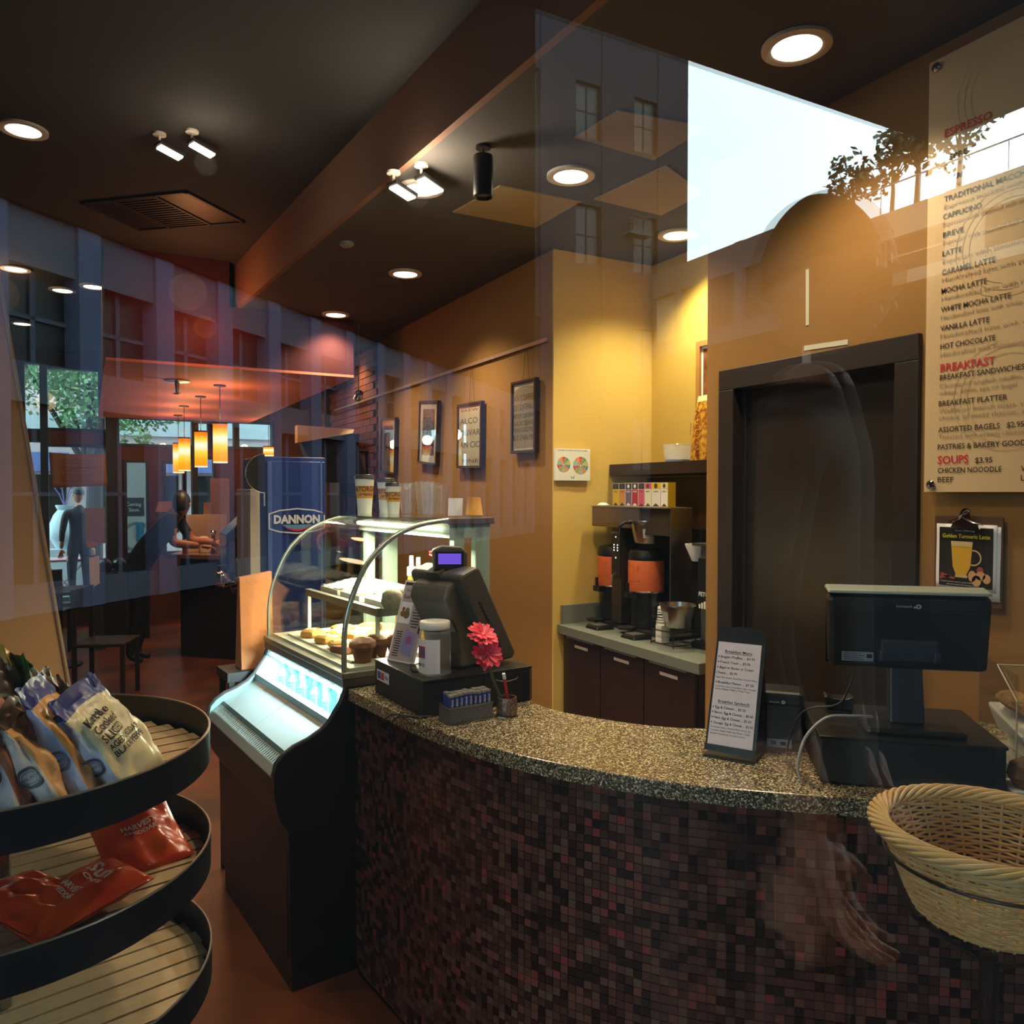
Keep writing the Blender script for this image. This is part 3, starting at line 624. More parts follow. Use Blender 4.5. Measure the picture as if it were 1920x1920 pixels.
# mosaic tiles, pitch 21.5 mm along the curve
TP = .0215
tcols = ['2e1d1a', '442a25', '583831', '66433b', '4e312b', '251816', '74423a', '823a38', '624a3e']
tm = [mat('mosaic_' + c_, c_, .25, spec=.35, noise=(60, c_, .2)) for c_ in tcols]
tw = [18, 16, 20, 14, 16, 12, 6, 3, 6]
fp = offset(F_, .0290); cum = [0]
for i in range(1, len(fp)): cum.append(cum[-1] + (Vector(fp[i]) - Vector(fp[i - 1])).length)
def at_len(s):
    for i in range(1, len(fp)):
        if cum[i] >= s or i == len(fp) - 1:
            t = (s - cum[i - 1]) / (cum[i] - cum[i - 1]); a, c = Vector(fp[i - 1]), Vector(fp[i]); return a.lerp(c, t), (c - a).normalized()
def tile_mesh(m):
    q = MB(); h_ = TP * .46; q.bx(-h_, -.003, -h_, h_, .0035, h_); return q.mesh('tile', m)
tmesh = [tile_mesh(m) for m in tm]
cand = []; rt = random.Random(11); rows = int((CT - .046 - .02) / TP); cols_ = int(cum[-1] / TP)
for c_ in range(cols_):
    p, t = at_len((c_ + .5) * TP); ang = math.atan2(t.y, t.x)
    for r_ in range(rows):
        z = CT - .046 - (r_ + .5) * TP; k = rt.choices(range(len(tcols)), tw)[0]
        d = Vector((p.x, p.y, z - EYE)); f = d.x * math.sin(YAW) + d.y * math.cos(YAW); x = (d.x * math.cos(YAW) - d.y * math.sin(YAW)) / f * FPX + 960; y = 960 - d.z / f * FPX
        cand.append((f if (640 < x < 1700 and y < 1660) else 99, c_, r_, p, ang, z, k))
cand.sort(key=lambda q: q[0]); stuffs = MB()
for i, (f, c_, r_, p, ang, z, k) in enumerate(cand):
    if i < 300:
        o = bpy.data.objects.new('tile', tmesh[k]); COL.objects.link(o); o.parent = ctr; o.location = (p.x, p.y, z); o.rotation_euler = (rt.uniform(-.02, .02), 0, ang + rt.uniform(-.02, .02))
    else:
        M = Matrix.Rotation(ang + rt.uniform(-.02, .02), 3, 'Z'); stuffs.box((p.x, p.y, z), (TP * .92, .0065, TP * .92), M, mi=k)
o = stuffs.build('tiles', tm, ctr); o['kind'] = 'stuff'

# ================================================================== display case
cu, cl = Vector((.994, .11, 0)).normalized(), Vector((-.11, .994, 0)).normalized(); CA = math.atan2(.11, .994); N0 = Vector((.77, 2.64, 0)); L = .83
case = thing('display_case', 'curved glass pastry case over an open lit drink shelf, beside the counter', 'display case', N0, CA)
# local: x = depth (u), y = along (l)
Slow = [(0.0, 1.0), (-.018, .955), (-.06, .895), (-.09, .868), (-.135, .845), (-.185, .829), (-.22, .808), (-.242, .785), (-.252, .745)]
m_casebk = mat('black_case_panel', '191414', .42); m_caseg = mat('grey_case_metal', '7f7a70', .38, metal=.6); m_frost = mat('pale_green_metal', '93a598', .5)
def side(y0, y1): 
    pts = Slow + [(-.252, .68), (-.235, .6), (-.205, .55), (-.2, .12), (.6, .12), (.6, 1.0)]
    b = MB(); b.prism(pts, lambda u, v: Vector((u, y0, v)), lambda u, v: Vector((u, y1, v))); return b
side(-.02, 0.0).build('end_panel', m_casebk, case); side(L, L + .02).build('end_panel', m_casebk, case)
# rim along the S curve of both end panels
for y in (-.022, L + .02):
    b = MB(); b.tube([(u, y + .011 * (1 if y < 0 else -1), v) for u, v in Slow], .009, 8); b.build('edge_trim', mat('dark_grey_trim', '3b3a3c', .35), case, smooth=True)
b = MB(); b.bx(-.205, 0, .12, -.2, L, .6); b.prism([(-.252, .745), (-.252, .68), (-.235, .6), (-.205, .55), (-.18, .55), (-.21, .62), (-.23, .7), (-.23, .745)], lambda u, v: Vector((u, 0, v)), lambda u, v: Vector((u, L, v))); b.build('front_panel', m_casebk, case)
b = MB(); b.bx(-.2, 0, .12, .6, L, .16); b.bx(.57, 0, .16, .6, L, 1.0); b.bx(-.19, .0, .0, .58, L, .12); b.build('plinth', m_casebk, case)
# lower open merchandiser: deck, grille, back
m_deck = mat('brushed_deck_steel', 'b9c9c9', .32, metal=.55)
def slab(u0, z0, u1, z1, th, y0=0.0, y1=None, mb=None):
    y1 = L if y1 is None else y1; q = mb or MB(); q.hexa([(u0, y0, z0 - th), (u1, y0, z1 - th), (u1, y1, z1 - th), (u0, y1, z0 - th), (u0, y0, z0), (u1, y0, z1), (u1, y1, z1), (u0, y1, z0)]); return q
slab(-.254, .742, -.238, .768, .006).build('front_lip', m_deck, case)
slab(-.238, .762, -.203, .783, .006).build('grille_bed', mat('dark_grille_slot', '232c2c', .6), case)
g = MB()
for k in range(44): y = .008 + k * (L - .014) / 44; slab(-.237, .7675, -.204, .7885, .004, y, y + .0095, g)
for k in range(3): u = -.238 + k * .0165; slab(u, .7675 + k * .0099, u + .003, .770 + k * .0099, .004, 0, L, g)
g.build('air_grille', m_deck, case)
slab(-.203, .792, -.192, .800, .02).build('shelf_edge', mat('black_shelf_edge', '26302f', .4), case)
for y0, y1 in ((.002, .40), (.404, .66), (.664, L - .002)): slab(-.192, .797, -.055, .872, .006, y0, y1).build('deck_pan', m_deck, case)
b = MB(); b.bx(-.058, 0, .86, -.052, L, .896); b.bx(-.058, 0, .894, -.028, L, .898); b.bx(-.031, 0, .80, -.028, L, .896); b.build('rear_step', mat('grey_step_steel', '8fa0a0', .35, metal=.5), case)
b = MB(); b.bx(-.03, 0, .79, .14, L, .80); b.bx(.13, 0, .80, .14, L, 1.0); b.bx(.0, 0, .992, .14, L, 1.0); b.bx(.055, L - .03, .80, .14, L, .992); b.build('lining', mat('white_lining', 'd0dada', .4), case)
b = MB(); EL = Slow + [(-.252, .735), (.13, .735), (.13, 1.0)]
for y0, y1 in ((L - .004, L - .0005), (.0005, .004)): b.prism(EL, lambda u, v: Vector((u, y0, v)), lambda u, v: Vector((u, y1, v)))
b.build('end_lining', mat('pale_lining', '7f9c9c', .4), case)
b = MB(); b.tube([(.0, .03, .980), (.0, L - .03, .980)], .007, 10); b.build('lamp_tube', emat('cool_tube', 'd8ffff', 14), case)
# upper body band and rails
b = MB(); b.bx(-.012, -.02, 1.0, .6, L + .02, 1.03); b.build('band', mat('brown_metal_band', '4b403b', .4, metal=.3), case, bevel=.003)
b = MB(); b.bx(-.016, -.022, 1.03, .6, L + .022, 1.052); b.build('glass_rail', m_caseg, case, bevel=.003)
m_deckw = mat('cream_case_floor', 'd6cfc0', .5)
b = MB(); b.bx(.02, .0, 1.052, .56, L, 1.062); b.build('case_floor', m_deckw, case)
Gl = smooth_path([(0.0, 1.052), (0.0, 1.16), (.01, 1.24), (.035, 1.32), (.075, 1.403), (.12, 1.458), (.18, 1.508), (.25, 1.54), (.33, 1.560), (.42, 1.568)], 3)
b = MB(); n = len(Gl)
b.prism([(u, v) for u, v in Gl] + [(u + .005, v - .003) for u, v in reversed(Gl)], lambda u, v: Vector((u, .004, v)), lambda u, v: Vector((u, L - .004, v))); b.build('curved_glass', glass_case, case, smooth=True)
for y in (0.0, L - .005):
    b = MB(); b.prism(Gl + [(.57, 1.566), (.57, 1.052)], lambda u, v: Vector((u, y, v)), lambda u, v: Vector((u, y + .005, v))); b.build('end_glass', glass_case, case)
for y in (0.0, L):
    b = MB(); b.tube([(u, y, v) for u, v in Gl], .0095 if y == 0 else .006, 10); b.build('edge_tube', mat('pale_steel_tube', 'aab2a4', .25, metal=.7), case, smooth=True)
# rear frame posts and top deck
b = MB()
for y0, y1 in ((0, .035), (L - .035, L)):
    b.bx(.44, y0, 1.052, .485, y1, 1.55); b.bx(.535, y0, 1.052, .6, y1, 1.55)
b.build('rear_post', m_frost, case, bevel=.002)
b = MB(); b.bx(.42, 0, 1.50, .60, L, 1.55); b.build('top_beam', m_frost, case)
b = MB(); b.bx(.41, -.01, 1.55, .615, L + .01, 1.576); b.build('top_cap', mat('dull_brown_metal', '6f6257', .35, metal=.4), case, bevel=.004)
b = MB(); b.bx(.16, .01, 1.5772, .60, L - .01, 1.583); b.build('top_glass', glass_case, case)
b = MB(); b.tube([(.40, .04, 1.535), (.40, L - .04, 1.535)], .009, 10); b.build('lamp_tube', emat('warm_tube', 'fff0cc', 9), case)
# inner shelf with supports
b = MB(); b.bx(.16, .06, 1.235, .5, L - .05, 1.243); b.build('glass_shelf', glass_case, case)
b = MB(); b.bx(.15, .05, 1.222, .175, L - .04, 1.25); b.bx(.15, .05, 1.222, .5, .075, 1.25); b.build('shelf_frame', m_caseg, case)
for y in (.07, L - .06): b = MB(); b.bx(.155, y, 1.062, .168, y + .013, 1.222); b.build('shelf_post', m_white, case)
def cp(u, l_, z): return N0 + cu * u + cl * l_ + Vector((0, 0, z))
lamp('case_lamp', 'AREA', cp(.36, L / 2, 1.53), 34.0, (1, .86, .62), .06, size_y=.7, rot=(0, R(15), CA))
lamp('case_shelf_lamp', 'AREA', cp(.28, L / 2, 1.21), 12.0, (1, .84, .55), .05, size_y=.6, rot=(0, R(10), CA))
lamp('cooler_lamp', 'AREA', cp(-.005, L / 2, .968), 16.0, COOL, .05, size_y=.75, rot=(0, R(22), CA))
# --- pastries and trays inside (things)
m_pas = mat('golden_pastry', 'c98a3c', .5, noise=(30, 'e2b264', .4), bump=(60, .3)); m_choc = mat('brown_muffin', '8a4a26', .7, noise=(50, '6b3418', .4), bump=(80, .4)); m_icing = mat('cream_icing', 'eadfb8', .4)
m_parch = mat('parchment', 'e4dccb', .7); m_tin = mat('foil_tray', 'bdb9b2', .3, metal=.8, bump=(60, .6))
def case_item(name, label, cat, u, l_, z, rz=0, group=None): return thing(name, label, cat, cp(u, l_, z), CA + rz, group)
t = case_item('paper_tray', 'pastry tray lined with white paper on the floor of the case', 'tray', .26, .42, 1.0625)
b = MB(); b.bx(-.2, -.34, 0, .2, .34, .006); b.build('tray_base', m_parch, t)
dan = None; spots = [(.12, .62, .3), (.2, .54, 1.4), (.12, .46, .2), (.26, .64, .8), (.32, .52, 2.2), (.22, .40, .1), (.12, .32, 2.0), (.34, .38, .7), (.28, .28, 1.2), (.16, .22, .5), (.38, .62, .9)]
pl = ['danish pastry at the far front corner of the case tray', 'danish pastry second from the far front corner', 'danish pastry at the middle of the case front', 'danish pastry at the far back of the tray', 'danish pastry behind the middle ones', 'glazed danish pastry in the very middle of the tray',
      'danish pastry near the front glass, right of middle', 'danish pastry at the back, right of middle', 'danish pastry behind the brown slice', 'danish pastry beside the brown cake slice', 'danish pastry deepest in the far corner']
for k, (u, l_, a) in enumerate(spots):
    if dan is None:
        dan = case_item('danish_pastry', pl[0], 'pastry', u, l_, 1.069, a, 'danish pastries in the case')
        b = MB(); b.lathe([(.0, .003), (.04, 0), (.05, .012), (.046, .026), (.03, .033), (.018, .026), (0, .024)], 22, cap=False, wav=lambda an, kk: 1 + .1 * math.sin(5 * an)); b.build('dough', m_pas, dan, smooth=True)
        b = MB(); b.lathe([(.02, .030), (.012, .034), (0, .035)], 16, cap=False, wav=lambda an, kk: 1 + .15 * math.sin(3 * an)); b.build('icing', m_icing, dan, smooth=True)
    else: dup(dan, cp(u, l_, 1.069 + (.012 if k in (5, 8) else 0)), rz=CA + a, label=pl[k])
def muffin(label, u, l_, z, s=1.0, g='muffins in the case'):
    t = case_item('muffin', label, 'muffin', u, l_, z, 0, g)
    b = MB(); b.lathe([(.024 * s, 0), (.034 * s, .04 * s)], 26, wav=lambda a, k: 1 + .05 * math.sin(13 * a)); b.build('paper_cup', mat('muffin_cup', '7c3f22', .7), t)
    b = MB(); b.lathe([(.034 * s, .038 * s), (.042 * s, .047 * s), (.038 * s, .062 * s), (.022 * s, .072 * s), (0, .075 * s)], 22, cap=False, wav=lambda a, k: 1 + .05 * math.sin(4 * a + k)); b.build('muffin_top', m_choc, t, smooth=True); return t
mf = muffin('large brown muffin at the near front corner of the case', .10, .07, 1.064, 1.2)
for k, (u, l_, z, lb) in enumerate([(.17, .10, 1.064, 'brown muffin behind the large near muffin'), (.24, .07, 1.064, 'brown muffin third back from the near corner')]): dup(mf, cp(u, l_, z), label=lb)
t = case_item('cake_slice', 'wrapped brown cake slice lying near the front glass of the case', 'cake', .10, .24, 1.07, .3); b = MB(); b.prism([(-.05, 0), (.05, 0), (.045, .022), (-.04, .026)], lambda u, v: Vector((-.03, u, v)), lambda u, v: Vector((.03, u * .9, v))); b.build('slice', m_choc, t, bevel=.004)
# upper shelf: wrapped trays and bread
m_wrap = glass('plastic_wrap', (.95, .95, .95), 1.5, .12, .25)
for k, (l_, lab) in enumerate([(.62, 'foil wrapped tray at the far end of the upper case shelf'), (.40, 'wrapped white tray in the middle of the upper case shelf'), (.16, 'wrapped tray of rolls at the near end of the upper case shelf')]):
    t = case_item('wrapped_tray', lab, 'tray', .33, l_, 1.2435, 0, 'wrapped trays on the upper case shelf')
    b = MB(); b.bx(-.14, -.095, 0, .14, .095, .006); b.bx(-.14, -.095, .006, -.132, .095, .024); b.bx(.132, -.095, .006, .14, .095, .024); b.bx(-.132, -.095, .006, .132, -.088, .024); b.bx(-.132, .088, .006, .132, .095, .024); b.build('tray_base', m_parch if k else m_tin, t)
    rr = random.Random(k + 5); b = MB()
    for _ in range(6): b.lathe([(0, 0), (.03, .004), (.036, .02), (.024, .036), (0, .04)], 14, cap=False, c=(rr.uniform(-.09, .09), rr.uniform(-.05, .05), .007))
    b.build('rolls', mat('pale_bread', 'cbb79a', .7, noise=(30, 'ab8f6c', .4)), t, smooth=True)
    b = MB(); b.grid(14, 12, lambda u, v: (-.142 + .284 * u, -.098 + .196 * v, .03 + .03 * math.sin(u * 3.14) * math.sin(v * 3.14) + .004 * math.sin(u * 31 + v * 17))); b.build('wrap', m_wrap, t, smooth=True)
t = case_item('bread_loaf', 'round grey brown bread loaves in a bag at the front of the upper shelf', 'bread', .21, .055, 1.2437)
for k in range(2): b = MB(); b.lathe([(0, 0), (.03, .004), (.042, .028), (.036, .06), (.02, .075), (0, .078)], 20, cap=False, c=(k * .05, -.0 + k * .01, 0)); b.build('loaf', mat('seed_bread', '8d7b6a', .8, noise=(70, '6f5e50', .4)), t, smooth=True)
# gold syrup bottles behind
for k, (u, l_, lab) in enumerate([(.52, .50, 'gold pump bottle behind the case glass, left of the pair'), (.50, .40, 'gold pump bottle behind the case glass, right of the pair')]):
    t = case_item('pump_bottle', lab, 'bottle', u, l_, 1.0625, 0, 'gold bottles in the pastry case')
    b = MB(); s = 1.35; b.lathe([(.0, 0), (.045 * s, 0), (.055 * s, .02), (.05 * s, .1), (.03 * s, .15), (.013 * s, .18), (.013 * s, .25)], 26, cap=False); b.build('body', mat('gold_glaze', 'b08a40', .25, metal=.6), t, smooth=True)
    b = MB(); b.lathe([(.02, .25), (.02, .285), (.01, .29), (.009, .335), (0, .336)], 18, cap=False); b.build('pump_cap', m_white, t, smooth=True)
t = case_item('red_funnel', 'red plastic funnel frame behind the gold bottles', 'funnel', .55, .30, 1.39)
b = MB(); b.tube([(0, -.07, .03), (0, .09, .03)], .005, 8); b.tube([(0, -.05, .0), (0, .09, .018)], .005, 8); b.lathe([(.03, .0), (.01, -.04)], 16); b.build('funnel', mat('red_plastic', 'c02030', .4), t, smooth=True)
# water bottles on the lower shelf
m_wat = glass('water_bottle_plastic', (.55, .78, .78), 1.5, .08, .10, (.7, .95, .95)); m_cap = mat('teal_cap', '4d9c98', .4)
names = {}
wb0 = None; bl = ['far left', 'second from the left', 'third from the left', 'fourth from the left', 'fifth from the left', 'sixth from the left', 'seventh from the left', 'eighth from the left', 'ninth from the left', 'nearest to the counter']
for k in range(10):
    lab = 'clear water bottle on the lit drink shelf, ' + bl[k]
    if wb0 is None:
        wb0 = case_item('water_bottle', lab, 'bottle', .045, L - .07, .8005, 0, 'water bottles on the drink shelf')
        b = MB(); pr = [(0, 0), (.023, 0), (.026, .005)]
        for j in range(6): pr += [(.026, .010 + j * .013), (.023, .0165 + j * .013)]
        pr += [(.026, .088), (.022, .10), (.011, .118), (.011, .124)]; b.lathe(pr, 16, cap=False); b.build('bottle_body', m_wat, wb0, smooth=True)
        b = MB(); b.lathe([(0.0, .123), (.0135, .123), (.0135, .137), (0, .138)], 14, cap=False); b.build('bottle_cap', m_cap, wb0)
    else: dup(wb0, cp(.045 + .035 * (k % 2), L - .07 - k * .062, .8005), label=lab)
for k, l_ in enumerate((.18, .42)):
    t = case_item('price_tag', ['white price tag hanging above the water bottles, nearest the counter', 'white price tag above the middle water bottles'][k], 'tag', .0, l_, .925); b = MB(); b.bx(0, -.022, 0, .002, .022, .04); b.tube([(.001, 0, .04), (.001, 0, .066)], .001, 4); b.build('tag', m_paper, t)
    q = MB(); f = frame((-.0006, .02, .004), (0, -1, 0), (0, 0, 1)); text(q, '$1.50', lambda u, v: f(u + .004, v + .012), .01, .03); q.build('lettering', m_ink, t)

# --- on top of the case
ZT = 1.5832
m_cuporg = mat('yellow_cup_band', 'd99a2c', .6); m_lid = mat('black_lid', '1a1412', .35); m_ctext = mat('cup_brown_ink', '6e2f14', .6)
def cup(label, u, l_, s, g='printed cups on the case'):
    t = case_item('paper_cup', label, 'cup', u, l_, ZT, R(-28), g)
    r0, r1, h_ = .030 * s, .042 * s, .15 * s
    rad = lambda z: r0 + (r1 - r0) * z / h_
    b = MB(); b.lathe([(r0, 0), (rad(h_ * .42), h_ * .42)], 28, mi=0); b.lathe([(rad(h_ * .42), h_ * .42), (rad(h_ * .78), h_ * .78)], 28, mi=1, cap=False); b.lathe([(rad(h_ * .78), h_ * .78), (r1, h_)], 28, mi=0, cap=False); b.build('cup_body', [m_white, m_cuporg], t, smooth=True)
    b = MB(); b.lathe([(r1 * 1.06, h_ * .98), (r1 * 1.08, h_ * 1.0), (r1 * 1.02, h_ * 1.04), (r1 * .95, h_ * 1.10), (r1 * .85, h_ * 1.11), (r1 * .8, h_ * 1.07), (0, h_ * 1.07)], 28, cap=False); b.build('cup_lid', m_lid, t, smooth=True)
    def wrap(zoff):
        return lambda a, v: Vector(((rad(zoff + v) + .0006) * math.sin(a / r1 * 1.0), -(rad(zoff + v) + .0006) * math.cos(a / r1 * 1.0), zoff + v))
    q = MB(); w_ = wrap(h_ * .62); text(q, 'MAYORGA', lambda u_, v_: w_(u_ - .065 * s, v_), .022 * s, .13 * s, bold=.035); w_ = wrap(h_ * .50); text(q, 'organics', lambda u_, v_: w_(u_ - .03 * s, v_), .014 * s, .08 * s, bold=.03); q.build('lettering', m_ctext, t)
    return t
cup('largest lidded paper cup with a yellow band, left of three on the case', .36, .63, 1.0)
cup('middle lidded paper cup with a yellow band on the case', .41, .52, .9)
cup('smallest lidded paper cup with a yellow band, right of three on the case', .40, .43, .78)
m_clearc = glass('clear_cup_plastic', (.97, .97, .97), 1.35, .05, .06)
cc0 = None
for k, (u, l_, s, lab) in enumerate([(.42, .335, 1.0, 'clear plastic cup beside the lidded paper cups'), (.46, .27, 1.05, 'clear plastic cup, second of the row'), (.50, .22, .95, 'clear plastic cup, third of the row'), (.44, .19, 1.0, 'clear plastic cup, right end of the row')]):
    t = case_item('clear_cup', lab, 'cup', u, l_, ZT, 0, 'clear cups on the case')
    b = MB(); b.lathe([(.0, .001), (.026 * s, .001), (.038 * s, .12 * s), (.0405 * s, .123 * s), (.0405 * s, .127 * s), (.037 * s, .127 * s), (.025 * s, .004), (0, .004)], 26, cap=False); b.build('cup_body', m_clearc, t, smooth=True)
t = case_item('folded_card', 'small white folded card on the case beside the yellow cup', 'card', .50, .095, ZT, R(-30))
b = MB(); b.hexa([(-.028, -.012, 0), (.028, -.012, 0), (.028, -.010, 0), (-.028, -.010, 0), (-.026, 0.0, .066), (.03, 0.0, .066), (.03, .002, .066), (-.026, .002, .066)]); b.hexa([(-.028, .012, 0), (.028, .012, 0), (.028, .014, 0), (-.028, .014, 0), (-.026, 0.002, .066), (.03, 0.002, .066), (.03, .004, .066), (-.026, .004, .066)]); b.build('card', m_paper, t)
t = case_item('upside_down_cup', 'yellow paper cup standing upside down at the right end of the case', 'cup', .55, .035, ZT, 0)
b = MB(); b.lathe([(.034, 0), (.034, .003), (.033, .004), (.024, .070), (0, .070)], 26, cap=False); b.build('cup_body', mat('yellow_paper', 'e0a030', .6, noise=(30, 'd8962a', .3)), t, smooth=True)
t = case_item('brown_bag', 'tall brown paper bag standing beside the far end of the case', 'bag', -.02, L + .14, .9)
b = MB(); b.hexa([(-.07, -.05, 0), (.07, -.05, 0), (.07, .05, 0), (-.07, .05, 0), (-.07, -.03, .40), (.07, -.03, .42), (.07, .0, .42), (-.07, .0, .40)]); b.build('bag_body', mat('brown_kraft', 'a8683a', .8, bump=(20, .4)), t)
t = case_item('bag_stand', 'small dark side table beside the far end of the case', 'table', -.02, L + .14, 0); b = MB(); b.bx(-.14, -.09, .86, .14, .09, .9); b.build('table_top', m_blackmt, t)
for sx in (-1, 1):
    for sy in (-1, 1): b = MB(); b.bx(sx * .12 - .012, sy * .07 - .012, 0, sx * .12 + .012, sy * .07 + .012, .86); b.build('leg', m_blackmt, t)
# ================================================================== right till on the counter
ra = R(-41); XR = Vector((math.cos(ra), math.sin(ra), 0)); YR = Vector((-math.sin(ra), math.cos(ra), 0))
DO = Vector((1.478, 1.238, CT))
t = thing('cash_drawer', 'wide matte black cash drawer under the monitor on the right of the counter', 'cash drawer', DO, ra)
b = MB(); b.bx(0, 0, .004, .385, .30, .108); b.build('body', m_blackmt, t, bevel=.004)
b = MB(); b.bx(-.003, -.003, .104, .388, .303, .112); b.build('lid', mat('black_drawer_lid', '1f1c1b', .35), t, bevel=.002)
for x in (.03, .35):
    for y in (.03, .27): b = MB(); b.lathe([(.012, 0), (.012, .005)], 12, c=(x, y, -.0005)); b.build('foot', m_blackpl, t)
mo = DO + XR * .19 + YR * .10
mo = mo + XR * .012
t = thing('till_monitor', 'black touchscreen till seen from behind on the right cash drawer', 'monitor', (mo.x, mo.y, CT + .1122), ra)
m_bluebk = mat('dark_slate_plastic', '232a38', .4)
b = MB(); b.bx(-.098, -.075, 0, .115, .09, .016); b.build('base_plate', m_blackpl, t, bevel=.008)
b = MB(); b.hexa([(-.036, -.02, .016), (.04, -.02, .016), (.04, .025, .016), (-.036, .025, .016), (-.034, .0, .19), (.036, .0, .19), (.036, .03, .19), (-.034, .03, .19)]); b.build('column', m_bluebk, t, bevel=.004)
b = MB(); b.hexa([(-.018, -.0215, .02), (.02, -.0215, .02), (.02, -.019, .02), (-.018, -.019, .02), (-.017, -.0025, .17), (.018, -.0025, .17), (.018, .0, .17), (-.017, .0, .17)]); b.build('cable_cover', m_blackmt, t)
b = MB(); b.bx(-.062, -.040, .165, .062, -.02, .215); b.bx(-.066, -.046, .165, -.05, -.02, .19); b.bx(.05, -.046, .165, .066, -.02, .19); b.build('hinge', m_bluebk, t, bevel=.004)
Wm, z0, z1 = .178, .143, .326; til = .02
b = MB()
sec = lambda z: .01 + (z - z0) * -.05
b.hexa([(-Wm + .006, sec(z0) - .03, z0), (Wm - .006, sec(z0) - .03, z0), (Wm - .01, sec(z0) + .02, z0), (-Wm + .01, sec(z0) + .02, z0), (-Wm, sec(z1) - .03, z1 - .012), (Wm, sec(z1) - .03, z1 - .012), (Wm, sec(z1) + .02, z1), (-Wm, sec(z1) + .02, z1)])
mon = b.build('back_shell', m_blackpl, t, bevel=.012)
b = MB(); b.hexa([(-Wm, sec(z1) - .028, z1 - .006), (Wm, sec(z1) - .028, z1 - .006), (Wm, sec(z1) + .03, z1 + .002), (-Wm, sec(z1) + .03, z1 + .002), (-Wm + .003, sec(z1) - .024, z1 + .002), (Wm - .003, sec(z1) - .024, z1 + .002), (Wm - .003, sec(z1) + .028, z1 + .01), (-Wm + .003, sec(z1) + .028, z1 + .01)]); b.build('top_bezel', mat('silver_bezel', '9aa39a', .4, metal=.3), t, bevel=.003)
b = MB(); b.hexa([(-Wm + .004, sec(z0) + .02, z0 + .002), (Wm - .004, sec(z0) + .02, z0 + .002), (Wm - .004, sec(z0) + .026, z0 + .002), (-Wm + .004, sec(z0) + .026, z0 + .002), (-Wm + .004, sec(z1) + .02, z1 - .002), (Wm - .004, sec(z1) + .02, z1 - .002), (Wm - .004, sec(z1) + .026, z1 - .002), (-Wm + .004, sec(z1) + .026, z1 - .002)]); b.build('screen', m_black, t)
def back(u, z, n=.0012): return Vector((u, sec(z) - .0305 - n, z))
q = MB()
for k in range(6):
    zz = .286 + k * .0045; e = .012 * (5 - k) / 5
    for s in (-1, 1):
        a, c = (-.165 + e, -.055) if s < 0 else (.045, .155 - e)
        q.hexa([back(a, zz, 0), back(c, zz, 0), back(c, zz, .0015), back(a, zz, .0015), back(a, zz + .002, 0), back(c, zz + .002, 0), back(c, zz + .002, .0015), back(a, zz + .002, .0015)])
for s in (-1, 1):
    a, c = (-.155, -.055) if s < 0 else (.045, .145)
    q.hexa([back(a, .281, 0), back(c, .279, 0), back(c, .279, .002), back(a, .281, .002), back(a, .283, 0), back(c, .2815, 0), back(c, .2815, .002), back(a, .283, .002)])
q.build('vent_ribs', mat('dark_grey_rib', '2e2f30', .4), t)
q = MB(); text(q, 'bematech', lambda u, v: back(-.028 + u, .291 + v), .0055, .034, bold=.01)
disc(q, lambda u, v: back(.0115 + u, .2915 + v), .0024, 10); disc(q, lambda u, v: back(.020 + u, .2935 + v), .0062, 20, r0=.0028, sy=.85); q.build('logo', mat('pale_logo', 'c9c9c9', .5), t)
q = MB(); rect(q, lambda u, v: back(-.145 + u, .160 + v, .0008), 0, 0, .07, .022); q.build('rating_label', mat('grey_label', '8d8f98', .5), t)
q = MB()
for k in range(4): rect(q, lambda u, v: back(-.141 + u, .163 + k * .0048 + v, .0014), 0, 0, .045 - .006 * (k % 2), .0016)
rect(q, lambda u, v: back(-.09 + u, .168 + v, .0014), 0, 0, .012, .009)
q.build('label_print', m_ink, t)
def cable(name, label, pts, r_, m):
    o = thing(name, label, 'cable', pts[0]); p = smooth3(pts, 5); b = MB(); b.tube([Vector(q) - Vector(pts[0]) for q in p], r_, 8); b.build('cable', m, o, smooth=True); return o
def smooth3(p, k):
    out = []
    for i in range(len(p) - 1):
        a, b, c, d = p[max(i - 1, 0)], p[i], p[i + 1], p[min(i + 2, len(p) - 1)]
        for j in range(k):
            t = j / k; out.append(tuple(.5 * (2 * b[q] + (c[q] - a[q]) * t + (2 * a[q] - 5 * b[q] + 4 * c[q] - d[q]) * t * t + (3 * b[q] - a[q] - 3 * c[q] + d[q]) * t ** 3) for q in (0, 1, 2)))
    return out + [tuple(p[-1])]
def L3(u, v, z): return tuple(DO + XR * u + YR * v + Vector((0, 0, z)))
m_gcab = mat('pale_grey_cable', '9a9a9a', .5)
cable('data_cable', 'pale grey cable looping from the till over the drawer edge', [L3(.13, .10, .135), L3(.08, .07, .142), L3(.02, .05, .14), L3(-.03, .02, .10), L3(-.05, .0, .04), L3(-.045, -.01, .006)], .0035, m_gcab)
cable('power_cable', 'thin black cable hanging from the monitor behind the printer', [L3(.10, .12, .27), L3(.085, .13, .20), L3(.06, .14, .15), L3(-.02, .16, .12), L3(-.06, .12, .02), L3(-.03, -.0, .006), L3(-.01, -.05, .005)], .0025, m_blackpl)

